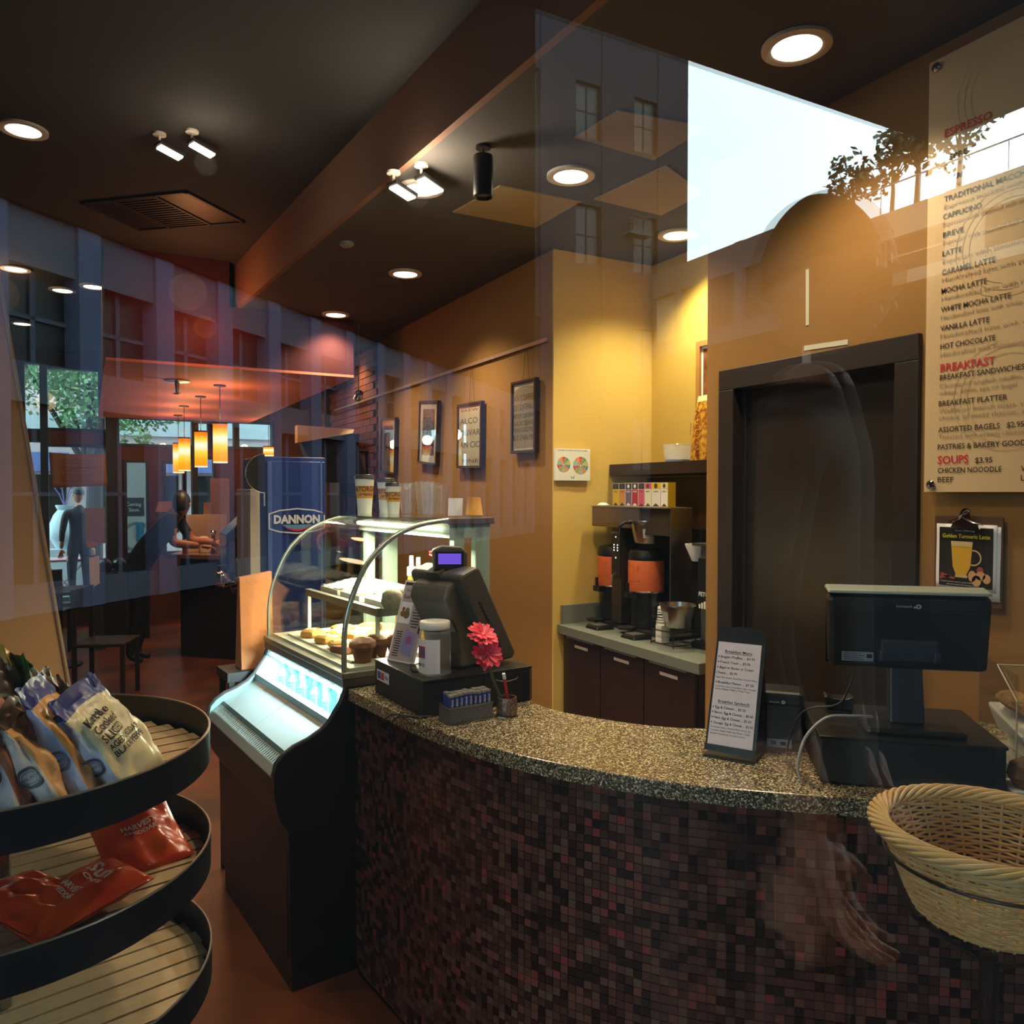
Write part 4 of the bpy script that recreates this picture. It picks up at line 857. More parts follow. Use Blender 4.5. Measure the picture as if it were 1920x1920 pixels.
# receipt printer
t = thing('receipt_printer', 'black receipt printer between the menu stand and the cash drawer', 'printer', (1.535, 1.495, CT), R(-48))
b = MB(); b.bx(0, 0, .02, .118, .13, .13); b.build('body', m_blackpl, t, bevel=.006)
b = MB(); b.bx(-.002, -.003, .112, .12, .10, .152); b.build('top_cover', m_blackpl, t, bevel=.012)
b = MB(); b.bx(0, -.001, .0, .118, .13, .032); b.build('base', m_blackmt, t)
b = MB(); b.bx(.004, -.0025, .008, .09, .0, .030); b.build('port_plate', mat('grey_port_plate', '8a8c96', .5), t)
b = MB(); 
for k in range(3): b.bx(.014 + k * .024, -.0045, .015, .028 + k * .024, -.002, .024)
b.build('sockets', m_black, t)
q = MB(); text(q, 'bematech', lambda u, v: Vector((.035 + u, -.0042, .125 + v)), .004, .024, bold=.01); disc(q, lambda u, v: Vector((.069 + u, -.0042, .1275 + v)), .0045, 16, r0=.002); q.build('logo', MATS['pale_logo'], t)
t = thing('card_reader', 'small black curved card reader beside the receipt printer', 'card reader', (1.645, 1.36, CT), R(-44))
b = MB(); b.bx(-.0, 0, .0, .06, .06, .12); b.build('body', m_blackpl, t, bevel=.005)
b = MB(); b.prism([(0, .12), (.06, .12), (.066, .15), (.06, .155), (.045, .148), (.015, .148), (0, .155), (-.006, .15)], lambda u, v: Vector((u, 0, v)), lambda u, v: Vector((u, .05, v))); b.build('cradle', m_blackpl, t, bevel=.002)

# breakfast menu stand
ma = R(-60); t = thing('menu_stand', 'black slanted stand holding the white breakfast menu card', 'menu', (1.372, 1.508, CT), ma)
ln = R(21); pv = lambda u, v, n=0: Vector((u, .012 + v * math.sin(ln) - n * math.cos(ln), .014 + v * math.cos(ln) + n * math.sin(ln)))
b = MB(); pts = [(-.004, 0), (.124, 0), (.124, .305), (.115, .318), (.06, .325), (.004, .316), (-.004, .30)]
b.prism(pts, lambda u, v: pv(u, v, -.004), lambda u, v: pv(u, v, 0)); b.build('backing', m_blackpl, t)
b = MB(); b.hexa([(-.004, -.004, 0), (.124, -.004, 0), (.124, .13, 0), (-.004, .13, 0), (-.004, -.004, .005), (.124, -.004, .005), (.124, .13, .005), (-.004, .13, .005)]); b.hexa([(.1, .1, .004), (.124, .1, .004), (.124, .13, .004), (.1, .13, .004), tuple(pv(.1, .22, -.004)), tuple(pv(.124, .22, -.004)), tuple(pv(.124, .24, -.006)), tuple(pv(.1, .24, -.006))]); b.build('foot', m_blackpl, t)
b = MB(); b.prism([(-.004, 0), (.124, 0), (.124, .016), (-.004, .016)], lambda u, v: pv(u, v, 0), lambda u, v: pv(u, v, .005)); b.build('ledge', m_blackpl, t)
b = MB(); b.prism([(.002, .012), (.116, .012), (.114, .28), (.002, .28)], lambda u, v: pv(u, v, .001), lambda u, v: pv(u, v, .0022)); b.build('menu_card', mat('pinkish_card', 'dccfd6', .6), t)
q = MB(); T = lambda s, u, v, h_, w_, bo=.008: text(q, s, lambda a, c: pv(u + a, v + c, .0028), h_, w_, bold=bo)
T('Breakfast Menu', .022, .252, .0075, .07); rect(q, lambda u, v: pv(u, v, .0028), .022, .2495, .092, .2503)
for s, v, w_ in (('Belgian Waffles ... $3.95', .238, .088), ('French Toast ... $3.95', .224, .078), ('Bagel w/ Butter or Cream', .210, .088), ('Cheese ... $2.95', .196, .055), ('Breakfast Platter ... $7.50', .171, .092)): T(s, .012 if s[0] != 'C' else .004, v, .0062, w_)
for v in (.238, .224, .210, .171, .107, .094, .081, .068): disc(q, lambda a, c: pv(.007 + a, v + .003 + c, .0028), .0022, 4)
T('Breakfast Sandwich', .018, .122, .0075, .08); rect(q, lambda u, v: pv(u, v, .0028), .018, .1195, .098, .1203)
for s, v, w_ in (('Egg & Cheese ... $5.25', .107, .078), ('Bacon, Egg & Cheese ... $5.65', .094, .098), ('Ham, Egg & Cheese ... $5.65', .081, .095), ('Sausage, Egg & Cheese ... $5.65', .068, .1)): T(s, .012, v, .0062, w_)
for s, v, w_ in (('Bagel: Plain, Sesame, Everything, Cinnamon Raisin', .185, .105), ('Served with choice of meat Bacon, Ham or Sausage', .162, .104), ('choice of Belgian Waffle or French Toast', .155, .09), ('Served your choice of Bread: White, Wheat, Rye', .058, .102), ('Croissant, English Muffin, Rye Bread or Bagel:', .050, .102), ('Sesame, Everything, Cinnamon Raisin', .042, .09)): T(s, .006, v, .0042, w_, 0)
q.build('lettering', m_ink, t)

# cookie box and muffin at the right edge
t = thing('cookie_box', 'clear acrylic box of cookies at the right end of the counter', 'display box', tuple(DO + XR * .44 + YR * .10 + Vector((0, 0, .0))), ra)
b = MB(); e = .004
for q_ in ((-.0, 0, .03, .30, e, .19), (0, 0, .03, e, .24, .25), (0, .236, .03, .30, .24, .25), (.0, 0, .03, .30, .24, .034)): b.bx(*q_)
b.hexa([(0, 0, .19), (.3, 0, .19), (.3, .004, .19), (0, .004, .19), (0, .12, .25), (.3, .12, .25), (.3, .124, .25), (0, .124, .25)]); b.build('acrylic_case', glass('acrylic', (.96, .96, .94), 1.45), t)
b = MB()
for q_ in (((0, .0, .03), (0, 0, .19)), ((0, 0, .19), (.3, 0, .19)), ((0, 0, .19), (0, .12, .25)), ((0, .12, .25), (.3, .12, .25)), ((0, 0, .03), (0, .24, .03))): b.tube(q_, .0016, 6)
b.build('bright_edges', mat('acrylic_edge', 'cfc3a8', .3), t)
b = MB(); b.bx(-.0, 0, 0, .3, .24, .03); b.build('riser', m_white, t)
b = MB(); b.hexa([(.03, .03, .07), (.28, .03, .07), (.28, .2, .07), (.03, .2, .07), (.012, .010, .105), (.29, .010, .105), (.29, .225, .135), (.012, .225, .135)]); b.build('tray', m_white, t, bevel=.008); b = MB(); b.bx(.05, .04, .034, .26, .19, .07); b.build('tray_foot', m_white, t)
m_cook = mat('oat_cookie', 'b98f54', .85, noise=(90, '8c6638', .35), bump=(120, .8)); ck0 = None
for k, (u, v, z, lab) in enumerate([(.075, .15, .135, 'darker cookie at the back left of the acrylic box'), (.105, .07, .112, 'large cookie leaning at the front of the acrylic box'), (.2, .09, .118, 'cookie on the right of the acrylic box'), (.16, .15, .152, 'cookie on top of the pile in the acrylic box')]):
    l_ = tuple(DO + XR * (.44 + u) + YR * (.10 + v) + Vector((0, 0, z)))
    if ck0 is None:
        ck0 = thing('cookie', lab, 'cookie', l_, 0, 'cookies in the acrylic box', rot=(.3, .1, 0)); b = MB(); b.lathe([(0, 0), (.058, .0), (.07, .008), (.063, .020), (.025, .028), (0, .029)], 26, cap=False, wav=lambda a, kk: 1 + .04 * math.sin(5 * a + kk)); b.build('cookie_body', m_cook, ck0, smooth=True)
    else: dup(ck0, l_, label=lab, rot=(.45 - .15 * k, .1 * k, .3 * k))
t = thing('bakery_roll', 'round brown roll on a white napkin at the right edge beside the drawer', 'bread', tuple(DO + XR * .435 + YR * .02 + Vector((0, 0, .02)))); b = MB(); b.lathe([(0, 0), (.03, .003), (.042, .025), (.036, .05), (.015, .064), (0, .066)], 24, cap=False); b.build('roll_body', mat('brown_roll', '7a5432', .6, noise=(30, '5e3b20', .4)), t, smooth=True)
t = thing('napkin_box', 'low white and red box under the round brown roll', 'box', tuple(DO + XR * .395 + YR * -.02), ra); b = MB(); b.bx(0, 0, .008, .12, .09, .02); b.build('box_body', m_paper, t); b = MB(); b.bx(0, 0, 0, .12, .09, .008); b.build('red_base', MATS['red_ink'], t)

# ================================================================== left till
la = R(4); XL = Vector((math.cos(la), math.sin(la), 0)); YL = Vector((-math.sin(la), math.cos(la), 0)); LO = Vector((.868, 2.158, CT))
t = thing('cash_drawer', 'black cash drawer with a curved handle on the left of the counter', 'cash drawer', LO, la)
b = MB(); b.bx(0, 0, .0, .385, .37, .108); b.build('body', m_blackmt, t, bevel=.003)
b = MB(); b.bx(-.002, -.002, .106, .387, .372, .112); b.build('lid', MATS['black_drawer_lid'], t, bevel=.001)
b = MB(); b.bx(.378, -.002, .005, .386, .0, .104); b.build('corner_strip', m_steel, t)
b = MB(); b.bx(.205, -.004, .01, .372, .0, .098); dr = b.build('drawer_front', mat('dark_drawer_front', '120f0f', .4), t, bevel=.001)
b = MB(); b.tube([(.25, -.004, .084), (.26, -.012, .080), (.29, -.016, .077), (.32, -.012, .080), (.33, -.004, .084)], .0022, 8); b.build('handle', mat('dull_metal', '6d6257', .35, metal=.7), dr, smooth=True)
st = MB(); f = frame((-.0012, .350, .048), (0, -1, -.0), (0, 0, 1)); rect(st, f, 0, 0, .10, .036); sk = st.build('card_sticker', m_paper, t)
for c0, cc, u0 in ((0, '3d4a9a', .008), (1, 'c03038', .036)): q = MB(); rect(q, lambda u, v: f(u, v) + Vector((-.0006, 0, 0)), u0, .006, u0 + .024, .030); q.build('sticker_print', mat('sticker_' + cc, cc, .5), sk)
q = MB(); text(q, 'VISA', lambda u, v: f(.066 + u, .012 + v) + Vector((-.0006, 0, 0)), .012, .028, bold=.02); q.build('sticker_lettering', mat('sticker_blue', '2b3c86', .5), sk)
# terminal
oa = R(18); t = thing('till_terminal', 'dark grey slanted till terminal on the left cash drawer', 'till', (1.045, 2.335, CT + .1122), oa)
m_till = mat('dark_grey_till', '4a4743', .42); wl = .125
prof = [(-.03, 0), (.13, 0), (.14, .03), (.13, .05), (-.02, .315), (-.035, .325), (-.10, .30), (-.125, .26), (-.12, .22), (-.05, .10), (-.04, .04)]
b = MB(); b.prism([(.06, .012), (.15, .012), (.165, .03), (-.0, .318), (-.012, .325), (-.075, .305), (-.08, .29)], lambda u, v: Vector((u, -wl, v)), lambda u, v: Vector((u, wl, v))); b.build('screen_slab', m_till, t, bevel=.012)
b = MB(); b.prism([(-.05, 0), (.10, 0), (.06, .1), (-.06, .285), (-.10, .27), (-.115, .225), (-.06, .12), (-.05, .05)], lambda u, v: Vector((u, -wl * .72, v)), lambda u, v: Vector((u, wl * .72, v))); b.build('rear_body', mat('grey_till_body', '58544d', .4), t, bevel=.012)
b = MB()
for k in range(12): u = -.0 + k * .008; v = .21 - k * .0135; b.box((u, -wl - .001, v), (.018, .002, .003), Matrix.Rotation(R(30), 3, 'Y'))
b.build('side_vents', m_black, t)
b = MB(); b.prism([(-.052, .28), (-.012, .318), (-.03, .325), (-.075, .305)], lambda u, v: Vector((u - .02, -.03, v + .0)), lambda u, v: Vector((u - .02, .03, v))); b.build('display_post', m_till, t)
dp = oy(838, 1084, 2.30)
t2 = thing('customer_display', 'small grey customer display with a lit violet screen on top of the left till', 'display', (1.02, 2.30, 1.428), R(-14))
b = MB(); b.prism([(-.055, 0), (.05, -.004), (.052, .05), (.03, .07), (-.03, .074), (-.06, .062)], lambda u, v: Vector((u, -.022, v)), lambda u, v: Vector((u, .018, v))); b.build('housing', m_till, t2, bevel=.006)
b = MB(); f = frame((-.052, -.0232, .006), (1, 0, -.02), (0, 0, 1)); rect(b, f, 0, 0, .09, .05); b.build('bezel', m_black, t2)
b = MB(); f = frame((-.044, -.0240, .016), (1, 0, -.02), (0, 0, 1)); rect(b, f, 0, 0, .074, .034); b.build('lit_screen', emat('violet_screen', '6e4fd0', 1.3), t2)
# gluten free sign
t = thing('gluten_free_sign', 'slanted acrylic sign reading Gluten Free Entrees at the left corner of the drawer', 'sign', (.872, 2.49, CT + .1122), R(-66))
ln2 = R(19); sv = lambda u, v, n=0: Vector((u, v * math.sin(ln2) - n * math.cos(ln2), v * math.cos(ln2) + n * math.sin(ln2)))
b = MB(); b.prism([(0, 0), (.125, 0), (.125, .275), (0, .275)], lambda u, v: sv(u, v, -.002), lambda u, v: sv(u, v, 0)); b.bx(0, 0, 0, .125, .08, .003); b.build('acrylic_holder', m_white, t)
b = MB(); b.prism([(.006, .006), (.119, .006), (.119, .268), (.006, .268)], lambda u, v: sv(u, v, .0004), lambda u, v: sv(u, v, .0010)); b.build('sign_card', mat('mauve_card', 'b7a3a4', .6), t)
b = MB(); rect(b, lambda u, v: sv(u, v, .0015), .006, .258, .119, .268); rect(b, lambda u, v: sv(u, v, .0015), .109, .10, .119, .268); b.build('maroon_border', mat('maroon_print', '43201f', .6), t)
q = MB(); text(q, 'Now Featuring', lambda u, v: sv(.02 + u, .236 + v, .0018), .010, .07); text(q, 'Gluten Free Entrees', lambda u, v: sv(.010 + u, .212 + v, .0018), .013, .095, bold=.01)
for k in range(9): rect(q, lambda u, v: sv(u, v, .0018), .068 + .003 * (k % 3), .194 - k * .0095, .104 - .003 * ((k + 1) % 2), .1975 - k * .0095)
for k in range(11): rect(q, lambda u, v: sv(u, v, .0018), .014 + .002 * (k % 3), .098 - k * .008, .044 - .002 * (k % 2), .101 - k * .008)
q.build('lettering', m_ink, t)
q = MB(); rect(q, lambda u, v: sv(u, v, .0018), .010, .128, .062, .200); q.build('photo_print', m_paper, t)
for (u0, v0, r_, cc) in ((.024, .160, .011, '8a5a32'), (.043, .158, .014, '6f6234'), (.024, .176, .007, 'b8432a'), (.043, .172, .010, '8f7a3a')): q = MB(); disc(q, lambda u, v: sv(u0 + u, v0 + v, .0024 + r_ * .01), r_, 14); q.build('food_print', mat('food_' + cc, cc, .6), t)
q = MB(); poly(q, lambda u, v: sv(u, v, .0018), [(.056, .112), (.106, .095), (.100, .02), (.046, .035)]); q.build('lilac_photo', mat('lilac_print', '9a92c8', .4), t); q = MB(); disc(q, lambda u, v: sv(.078 + u, .075 + v, .0024), .014, 14); q.build('dessert_print', mat('pink_print', 'a45c8c', .5), t)
# tip jar
t = thing('tip_jar', 'clear ribbed plastic jar with a white lid and white label on the cash drawer', 'jar', (.932, 2.222, CT + .1122))
rr_ = .050; pr = [(.0, .001), (.044, .001), (.050, .006)]
for k in range(8): pr += [(.0505, .012 + k * .015), (.0485, .0195 + k * .015)]
pr += [(.050, .132), (.042, .142), (.041, .150)]
b = MB(); b.lathe(pr, 30, cap=False); b.build('jar_body', glass('jar_plastic', (.86, .87, .88), 1.45, .05, .08), t, smooth=True)
b = MB(); b.lathe([(.046, .142), (.047, .144), (.047, .162), (.045, .165), (.038, .165), (.036, .162), (0, .162)], 30, cap=False); b.build('jar_lid', m_white, t, smooth=True)
wr = lambda u, v, n=0: Vector(((rr_ + .0012 + n) * math.sin(u / rr_ - .1), -(rr_ + .0012 + n) * math.cos(u / rr_ - .1), v)); 
ja = R(-20)
def wrj(n): 
    M = Matrix.Rotation(ja, 3, 'Z'); return lambda u, v: M @ wr(u, v, n)
b = MB(); w0 = wrj(0); b.grid(12, 2, lambda u, v: w0(-.062 + .08 * u, .012 + .103 * v)); b.build('jar_label', m_paper, t)
b = MB(); w1 = wrj(.0005); b.grid(6, 2, lambda u, v: w1(-.06 + .032 * u, .058 + .036 * v)); b.build('label_picture', mat('label_orange', 'b4502c', .6, noise=(60, '3b5fa0', .3)), t)
q = MB(); text(q, 'THANK YOU', lambda u, v: w1(-.060 + u, .033 + v), .009, .03, bold=.02); q.build('lettering', m_ink, t)
# silver mesh tray with gum packs
ca = R(3); CO = Vector((.905, 2.052, CT)); t = thing('mesh_tray', 'small silver mesh tray of gum packs in front of the left cash drawer', 'tray', CO, ca)
m_mesh = mat('silver_mesh', '8e9096', .45, metal=.5, noise=(400, '4a4c50', .15))
b = MB(); W_, D_, H_ = .145, .068, .05
for q_ in ((0, 0, .004, W_, .0015, H_), (0, D_ - .0015, .004, W_, D_, H_), (0, 0, .004, .0015, D_, H_), (W_ - .0015, 0, .004, W_, D_, H_), (0, 0, .004, W_, D_, .006)): b.bx(*q_)
b.build('mesh_side', m_mesh, t)
b = MB()
for z in (.003, H_): b.tube([(0, 0, z), (W_, 0, z), (W_, D_, z), (0, D_, z)], .0022, 6, closed=True)
b.build('wire_rim', m_steel, t, smooth=True)
m_gum = mat('blue_gum_pack', '1f3f9c', .35); m_gt = mat('silver_gum_top', 'a8a8a4', .35, metal=.4); m_gs = mat('white_gum_print', 'c9d4e8', .5); g0 = None
for i in range(9):
    for j in range(2):
        l_ = CO + Matrix.Rotation(ca, 3, 'Z') @ Vector((.0095 + i * .0152, .011 + j * .024, .0065)); lab = 'blue gum pack in the silver mesh tray, %s row, %s from the left' % (['front', 'back'][j], ['first', 'second', 'third', 'fourth', 'fifth', 'sixth', 'seventh', 'eighth', 'ninth'][i])
        if g0 is None:
            g0 = thing('gum_pack', lab, 'gum pack', l_, ca, 'gum packs in the mesh tray'); b = MB(); b.bx(-.0065, -.0095, 0, .0065, .0095, .074); b.build('pack_body', m_gum, g0)
            b = MB(); b.bx(-.0068, -.0098, .074, .0068, .0098, .080); b.build('pack_top', m_gt, g0); q = MB(); text(q, 'Trident', lambda u, v: Vector((.0045 - v, -.0101, .030 + u)) , .0075, .038, bold=.03); q.build('lettering', m_gs, g0)
        else:
            dup(g0, l_ + Vector((0, 0, random.uniform(0, .004))), rz=ca + random.uniform(-.06, .06), label=lab)
t = thing('marker_pen', 'small grey stub lying at the right corner of the mesh tray', 'pen', tuple(CO + Vector((.155, -.006, .004)))); b = MB(); b.tube([(0, 0, 0), (.015, -.018, 0)], .004, 8); b.build('pen_body', m_grey, t)
# vase with gerberas
VO = Vector((1.105, 2.075, CT)); t = thing('mesh_cup', 'small dark mesh cup holding a flower and a red pen beside the gum tray', 'cup', VO)
b = MB(); b.lathe([(0, .002), (.026, .0), (.031, .004), (.032, .03), (.028, .055), (.026, .055), (.029, .03), (.028, .006), (0, .006)], 26, cap=False); b.build('cup_body', mat('brown_mesh', '54423a', .4, metal=.5, noise=(300, 'a08878', .12)), t, smooth=True)
t = thing('red_pen', 'red pen with a white cap leaning in the mesh cup', 'pen', tuple(VO + Vector((.008, 0, .008)))); b = MB(); b.tube([(0, 0, 0), (-.022, -.01, .105)], .0045, 10); b.build('barrel', MATS['red_ink'], t, smooth=True); b = MB(); b.tube([(-.022, -.01, .105), (-.026, -.012, .122)], .0052, 10); b.build('pen_cap', m_white, t)
m_petal = mat('pink_petal', 'e8304e', .55); m_petal2 = mat('pale_pink_petal', 'f0687c', .55); m_stem = mat('green_stem', '4a5a3c', .6)
def gerbera(label, c, base, nrm, s, m):
    t = thing('gerbera_flower', label, 'flower', base, 0, 'pink artificial gerberas'); rq = Vector(nrm).normalized().to_track_quat('Z', 'Y').to_matrix(); c = Vector(c) - Vector(base)
    for ring, (n_, r_, tilt, wd) in enumerate(((17, .050, .22, .0075), (15, .040, .45, .0065))):
        for k in range(n_):
            a = 2 * math.pi * (k + .5 * ring) / n_ + random.uniform(-.08, .08); tt = tilt + random.uniform(-.22, .15); b = MB(); M = Matrix.Rotation(a, 3, 'Z') @ Matrix.Rotation(-tt, 3, 'Y'); L_ = r_ * s * random.uniform(.9, 1.08)
            vs = []
            for i, (f_, w_) in enumerate(((.12, .3), (.45, .9), (.8, 1.0), (.97, .55), (1.0, 0))):
                for sgn in (-1, 0, 1): vs.append(c + rq @ (M @ Vector((f_ * L_, sgn * w_ * wd * s, -.004 * f_ * f_ + (.0018 if sgn == 0 else 0) * -1 + .002 * ring))))
            b.add(vs, [(i * 3 + j, i * 3 + j + 1, i * 3 + j + 4, i * 3 + j + 3) for i in range(4) for j in (0, 1)]); b.build('petal', m if (k + ring) % 3 else m_petal2, t, smooth=True)
    b = MB(); b.lathe([(0, .009), (.006, .008), (.009, .004), (.008, 0)], 14, cap=False, M=rq, c=c); b.build('flower_centre', m, t, smooth=True)
    b = MB(); b.tube(smooth3([tuple(c - rq @ Vector((0, 0, .006))), tuple(c * .55 + rq @ Vector((0, 0, -.02))), (0, 0, 0)], 5), .0028, 8); b.build('stem', m_stem, t, smooth=True)
c1, c2 = oy(905, 1192, 2.06), oy(914, 1226, 2.045)
gerbera('upper pink gerbera facing up, standing in the mesh cup', c1, VO + Vector((-.004, .004, .012)), (.05, -.55, .8), 1.0, m_petal)
gerbera('lower pink gerbera facing forward, in front of the left till', c2, VO + Vector((.0, -.004, .012)), (-.1, -.85, .45), 1.0, m_petal)
t = thing('wrapped_snack', 'small clear wrapped package behind the pink flowers on the cash drawer', 'package', tuple(LO + XL * .31 + YL * .16 + Vector((0, 0, .1125))), R(20)); b = MB(); b.grid(10, 8, lambda u, v: (.13 * u - .06, .06 * v, .002 + .035 * math.sin(3.14 * u) * math.sin(3.14 * v) + .002 * math.sin(30 * u))); b.build('wrapper', mat('silver_wrap', 'b9b1a2', .3, metal=.3, noise=(50, '7f786c', .3)), t, smooth=True)
t = thing('loose_cable', 'thin dark cable looped over the counter edge below the left till', 'cable', (.79, 2.26, 1.0)); b = MB()
b.tube([Vector(q_) - Vector((.79, 2.26, 1.0)) for q_ in smooth3([(.89, 2.15, 1.006), (.84, 2.17, 1.008), (.79, 2.21, 1.01), (.775, 2.27, .97), (.785, 2.31, .93), (.80, 2.27, .92), (.785, 2.23, .96), (.80, 2.19, 1.005), (.86, 2.145, 1.004)], 5)], .0022, 7); b.build('cable', m_blackpl, t, smooth=True)
cable('till_cable', 'dark looped cable on the cash drawer left of the tip jar', [tuple(LO + XL * .06 + YL * .18 + Vector((0, 0, .116))), tuple(LO + XL * .02 + YL * .13 + Vector((0, 0, .135))), tuple(LO + XL * .015 + YL * .1 + Vector((0, 0, .118))), tuple(LO + XL * .09 + YL * .12 + Vector((0, 0, .116)))], .003, m_blackpl)
t = thing('granola_jar', 'round silver knob of the case glass beside the muffin', 'knob', tuple(cp(-.008, .06, 1.085))); bpy.data.objects.remove(t)
# ================================================================== coffee machines in the niche
NZ = .9125
def py_(px, X_): return ox(px, 1000, X_).y
BX = 2.58
yl, yr = py_(1110, BX), py_(1251, BX)   # left (far) and right (near) sides
t = thing('coffee_brewer', 'steel twin coffee brewer with a wide top hood on the niche counter', 'coffee machine', (BX, yr, NZ)); Wb = yl - yr
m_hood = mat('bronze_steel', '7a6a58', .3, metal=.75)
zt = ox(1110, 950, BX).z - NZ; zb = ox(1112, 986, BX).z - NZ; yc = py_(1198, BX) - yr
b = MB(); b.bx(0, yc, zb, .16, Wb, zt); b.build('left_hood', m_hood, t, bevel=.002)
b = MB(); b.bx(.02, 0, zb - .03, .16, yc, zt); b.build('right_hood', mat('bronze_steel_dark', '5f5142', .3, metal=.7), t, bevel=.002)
b = MB(); b.bx(-.005, -.0, zt, .165, Wb + .005, zt + .006); b.build('top_plate', mat('pale_steel', 'a09078', .35, metal=.7), t)
b = MB(); b.bx(.02, -.004, .02, .16, .004, zt); b.build('side_panel', m_steel, t)
yk0, yk1 = py_(1159, BX) - yr, py_(1143, BX) - yr
b = MB(); b.bx(.02, yk0 - .004, .03, .14, yk1 + .004, zb); cpn = b.build('control_column', mat('dark_steel', '4a4039', .35, metal=.6), t)
b = MB(); b.bx(.014, yk0, .28, .02, yk1, zb - .006); kp = b.build('control_panel', m_blackpl, cpn)
zz = lambda py: ox(1152, py, BX).z - NZ
b = MB(); e0 = .0135
for (u, py) in ((.5, 1007), (.3, 1022), (.7, 1022), (.3, 1027), (.7, 1027), (.3, 1032), (.7, 1032), (.5, 1046)): 
    y = yk0 + (yk1 - yk0) * u; z = zz(py); b.bx(.0125, y - .004, z - .004, .0145, y + .004, z + .004)
b.build('indicator_lights', emat('white_led', 'ffffff', 1.6), cpn)
q = MB(); f = frame((.0125, yk1 - .004, zb - .035), (0, -1, 0), (0, 0, 1)); text(q, 'FETCO', f, .008, yk1 - yk0 - .008, bold=.02); q.build('lettering', m_steel, cpn)
b = MB(); b.tube([(.02, yk0 + .02, .30), (.0, yk0 + .02, .31), (-.03, yk0 + .015, .30), (-.035, yk0 + .012, .27)], .006, 8); b.build('hot_water_tap', m_steel, t, smooth=True)
b = MB(); b.bx(.23, .0, .03, .26, Wb, zb); b.build('rear_panel', mat('dark_brown_steel', '2a221d', .5, metal=.3), t); b = MB(); b.bx(0.02, 0, .0, .26, Wb, .02); b.build('base_tray', m_blackmt, t)  # rear panel is a dark brown steel
# brew basket in the hood
def basket(name, label, loc, rz, s, handle=True):
    t = thing(name, label, 'filter basket', loc, rz); b = MB(); b.lathe([(0, .0), (.062 * s, .0), (.066 * s, .004), (.088 * s, .11 * s), (.094 * s, .112 * s), (.094 * s, .118 * s), (.085 * s, .118 * s), (.06 * s, .008), (0, .008)], 32, cap=False); b.build('basket_body', m_steel, t, smooth=True)
    b = MB(); b.tube([(-.085 * s, 0, .105 * s), (-.12 * s, 0, .108 * s), (-.145 * s, 0, .09 * s), (-.15 * s, 0, .02 * s)], .009 * s, 8); b.build('handle', m_blackpl, t, smooth=True)
    q = MB(); rad = lambda v: (.066 + (.088 - .066) * v / .11) * s + .0015
    w_ = lambda u, v: Vector((rad(v) * math.sin(u / .075), -rad(v) * math.cos(u / .075), v))
    q.grid(6, 2, lambda u, v: w_(-.045 + .05 * u, .03 + .05 * v)); q.build('warning_label', mat('pale_metal_label', 'a9a9a4', .5), t); return t
pb_ = ox(1208, 1020, 2.64)
basket('brew_basket', 'steel brew basket under the right side of the brewer hood', (2.66, pb_.y, ox(1208, 1020, 2.64).z + .005), R(-20), 1.05)
# dispensers
m_wrapo = mat('orange_wrap', 'c9622e', .6, noise=(7, 'c2592a', .5)); m_wraps = mat('brown_wrap_print', '9a4420', .6)
def disp(label, loc):
    t = thing('coffee_dispenser', label, 'coffee dispenser', loc, R(-90), 'orange wrapped coffee dispensers')
    b = MB(); b.lathe([(0, 0), (.085, 0), (.088, .01), (.085, .03), (.082, .17), (.092, .19), (.092, .205)], 32, cap=False); b.build('base', m_blackpl, t, smooth=True)
    b = MB(); b.lathe([(.098, .20), (.099, .205), (.099, .365), (.097, .37)], 36, cap=False); b.build('orange_wrap', m_wrapo, t, smooth=True)
    b = MB(); b.lathe([(.0965, .37), (.099, .375), (.099, .40), (.09, .425), (.06, .432), (0, .432)], 36, cap=False); b.build('lid', m_blackpl, t, smooth=True)
    b = MB(); b.lathe([(.0985, .196), (.1, .198), (.1, .203), (.0985, .205)], 36, cap=False); b.build('steel_band', m_steel, t, smooth=True)
    w_ = lambda u, v: Vector((.0998 * math.sin(u / .0998), -.0998 * math.cos(u / .0998), v)); q = MB(); r_ = random.Random(5)
    for _ in range(7):
        u0 = r_.uniform(-.05, .06); v0 = r_.uniform(.30, .355)
        for k in range(3): disc(q, lambda u, v: w_(u0 + u, v0 + v), .007 + .004 * k, 12, r0=.0062 + .004 * k, a0=r_.uniform(0, 180), a1=r_.uniform(200, 340))
    text(q, 'MAYORGA', lambda u, v: w_(-.075 - v, .23 + u), .012, .12); text(q, 'ORGANICS', lambda u, v: w_(-.03 + u, .255 + v), .006, .06); disc(q, lambda u, v: w_(.05 + u, .26 + v), .005, 10); q.build('wrap_print', m_wraps, t)
    b = MB(); b.box((0, -.105, .185), (.06, .05, .03)); b.tube([(0, -.10, .19), (0, -.125, .19), (0, -.13, .17)], .009, 8); b.box((0, -.125, .225), (.012, .014, .05)); b.build('tap', m_blackpl, t)
    b = MB(); b.lathe([(.045, .0), (.05, .012), (0, .014)], 20, cap=False, c=(0, -.135, 0)); b.build('drip_cup', m_blackmt, t, smooth=True); return t
d1 = disp('orange wrapped coffee dispenser standing right of the brewer column', (2.69, ox(1206, 1100, 2.67).y, NZ + .021))
dup(d1, (2.70, 3.735, NZ + .021), label='orange wrapped coffee dispenser partly hidden left of the brewer column')
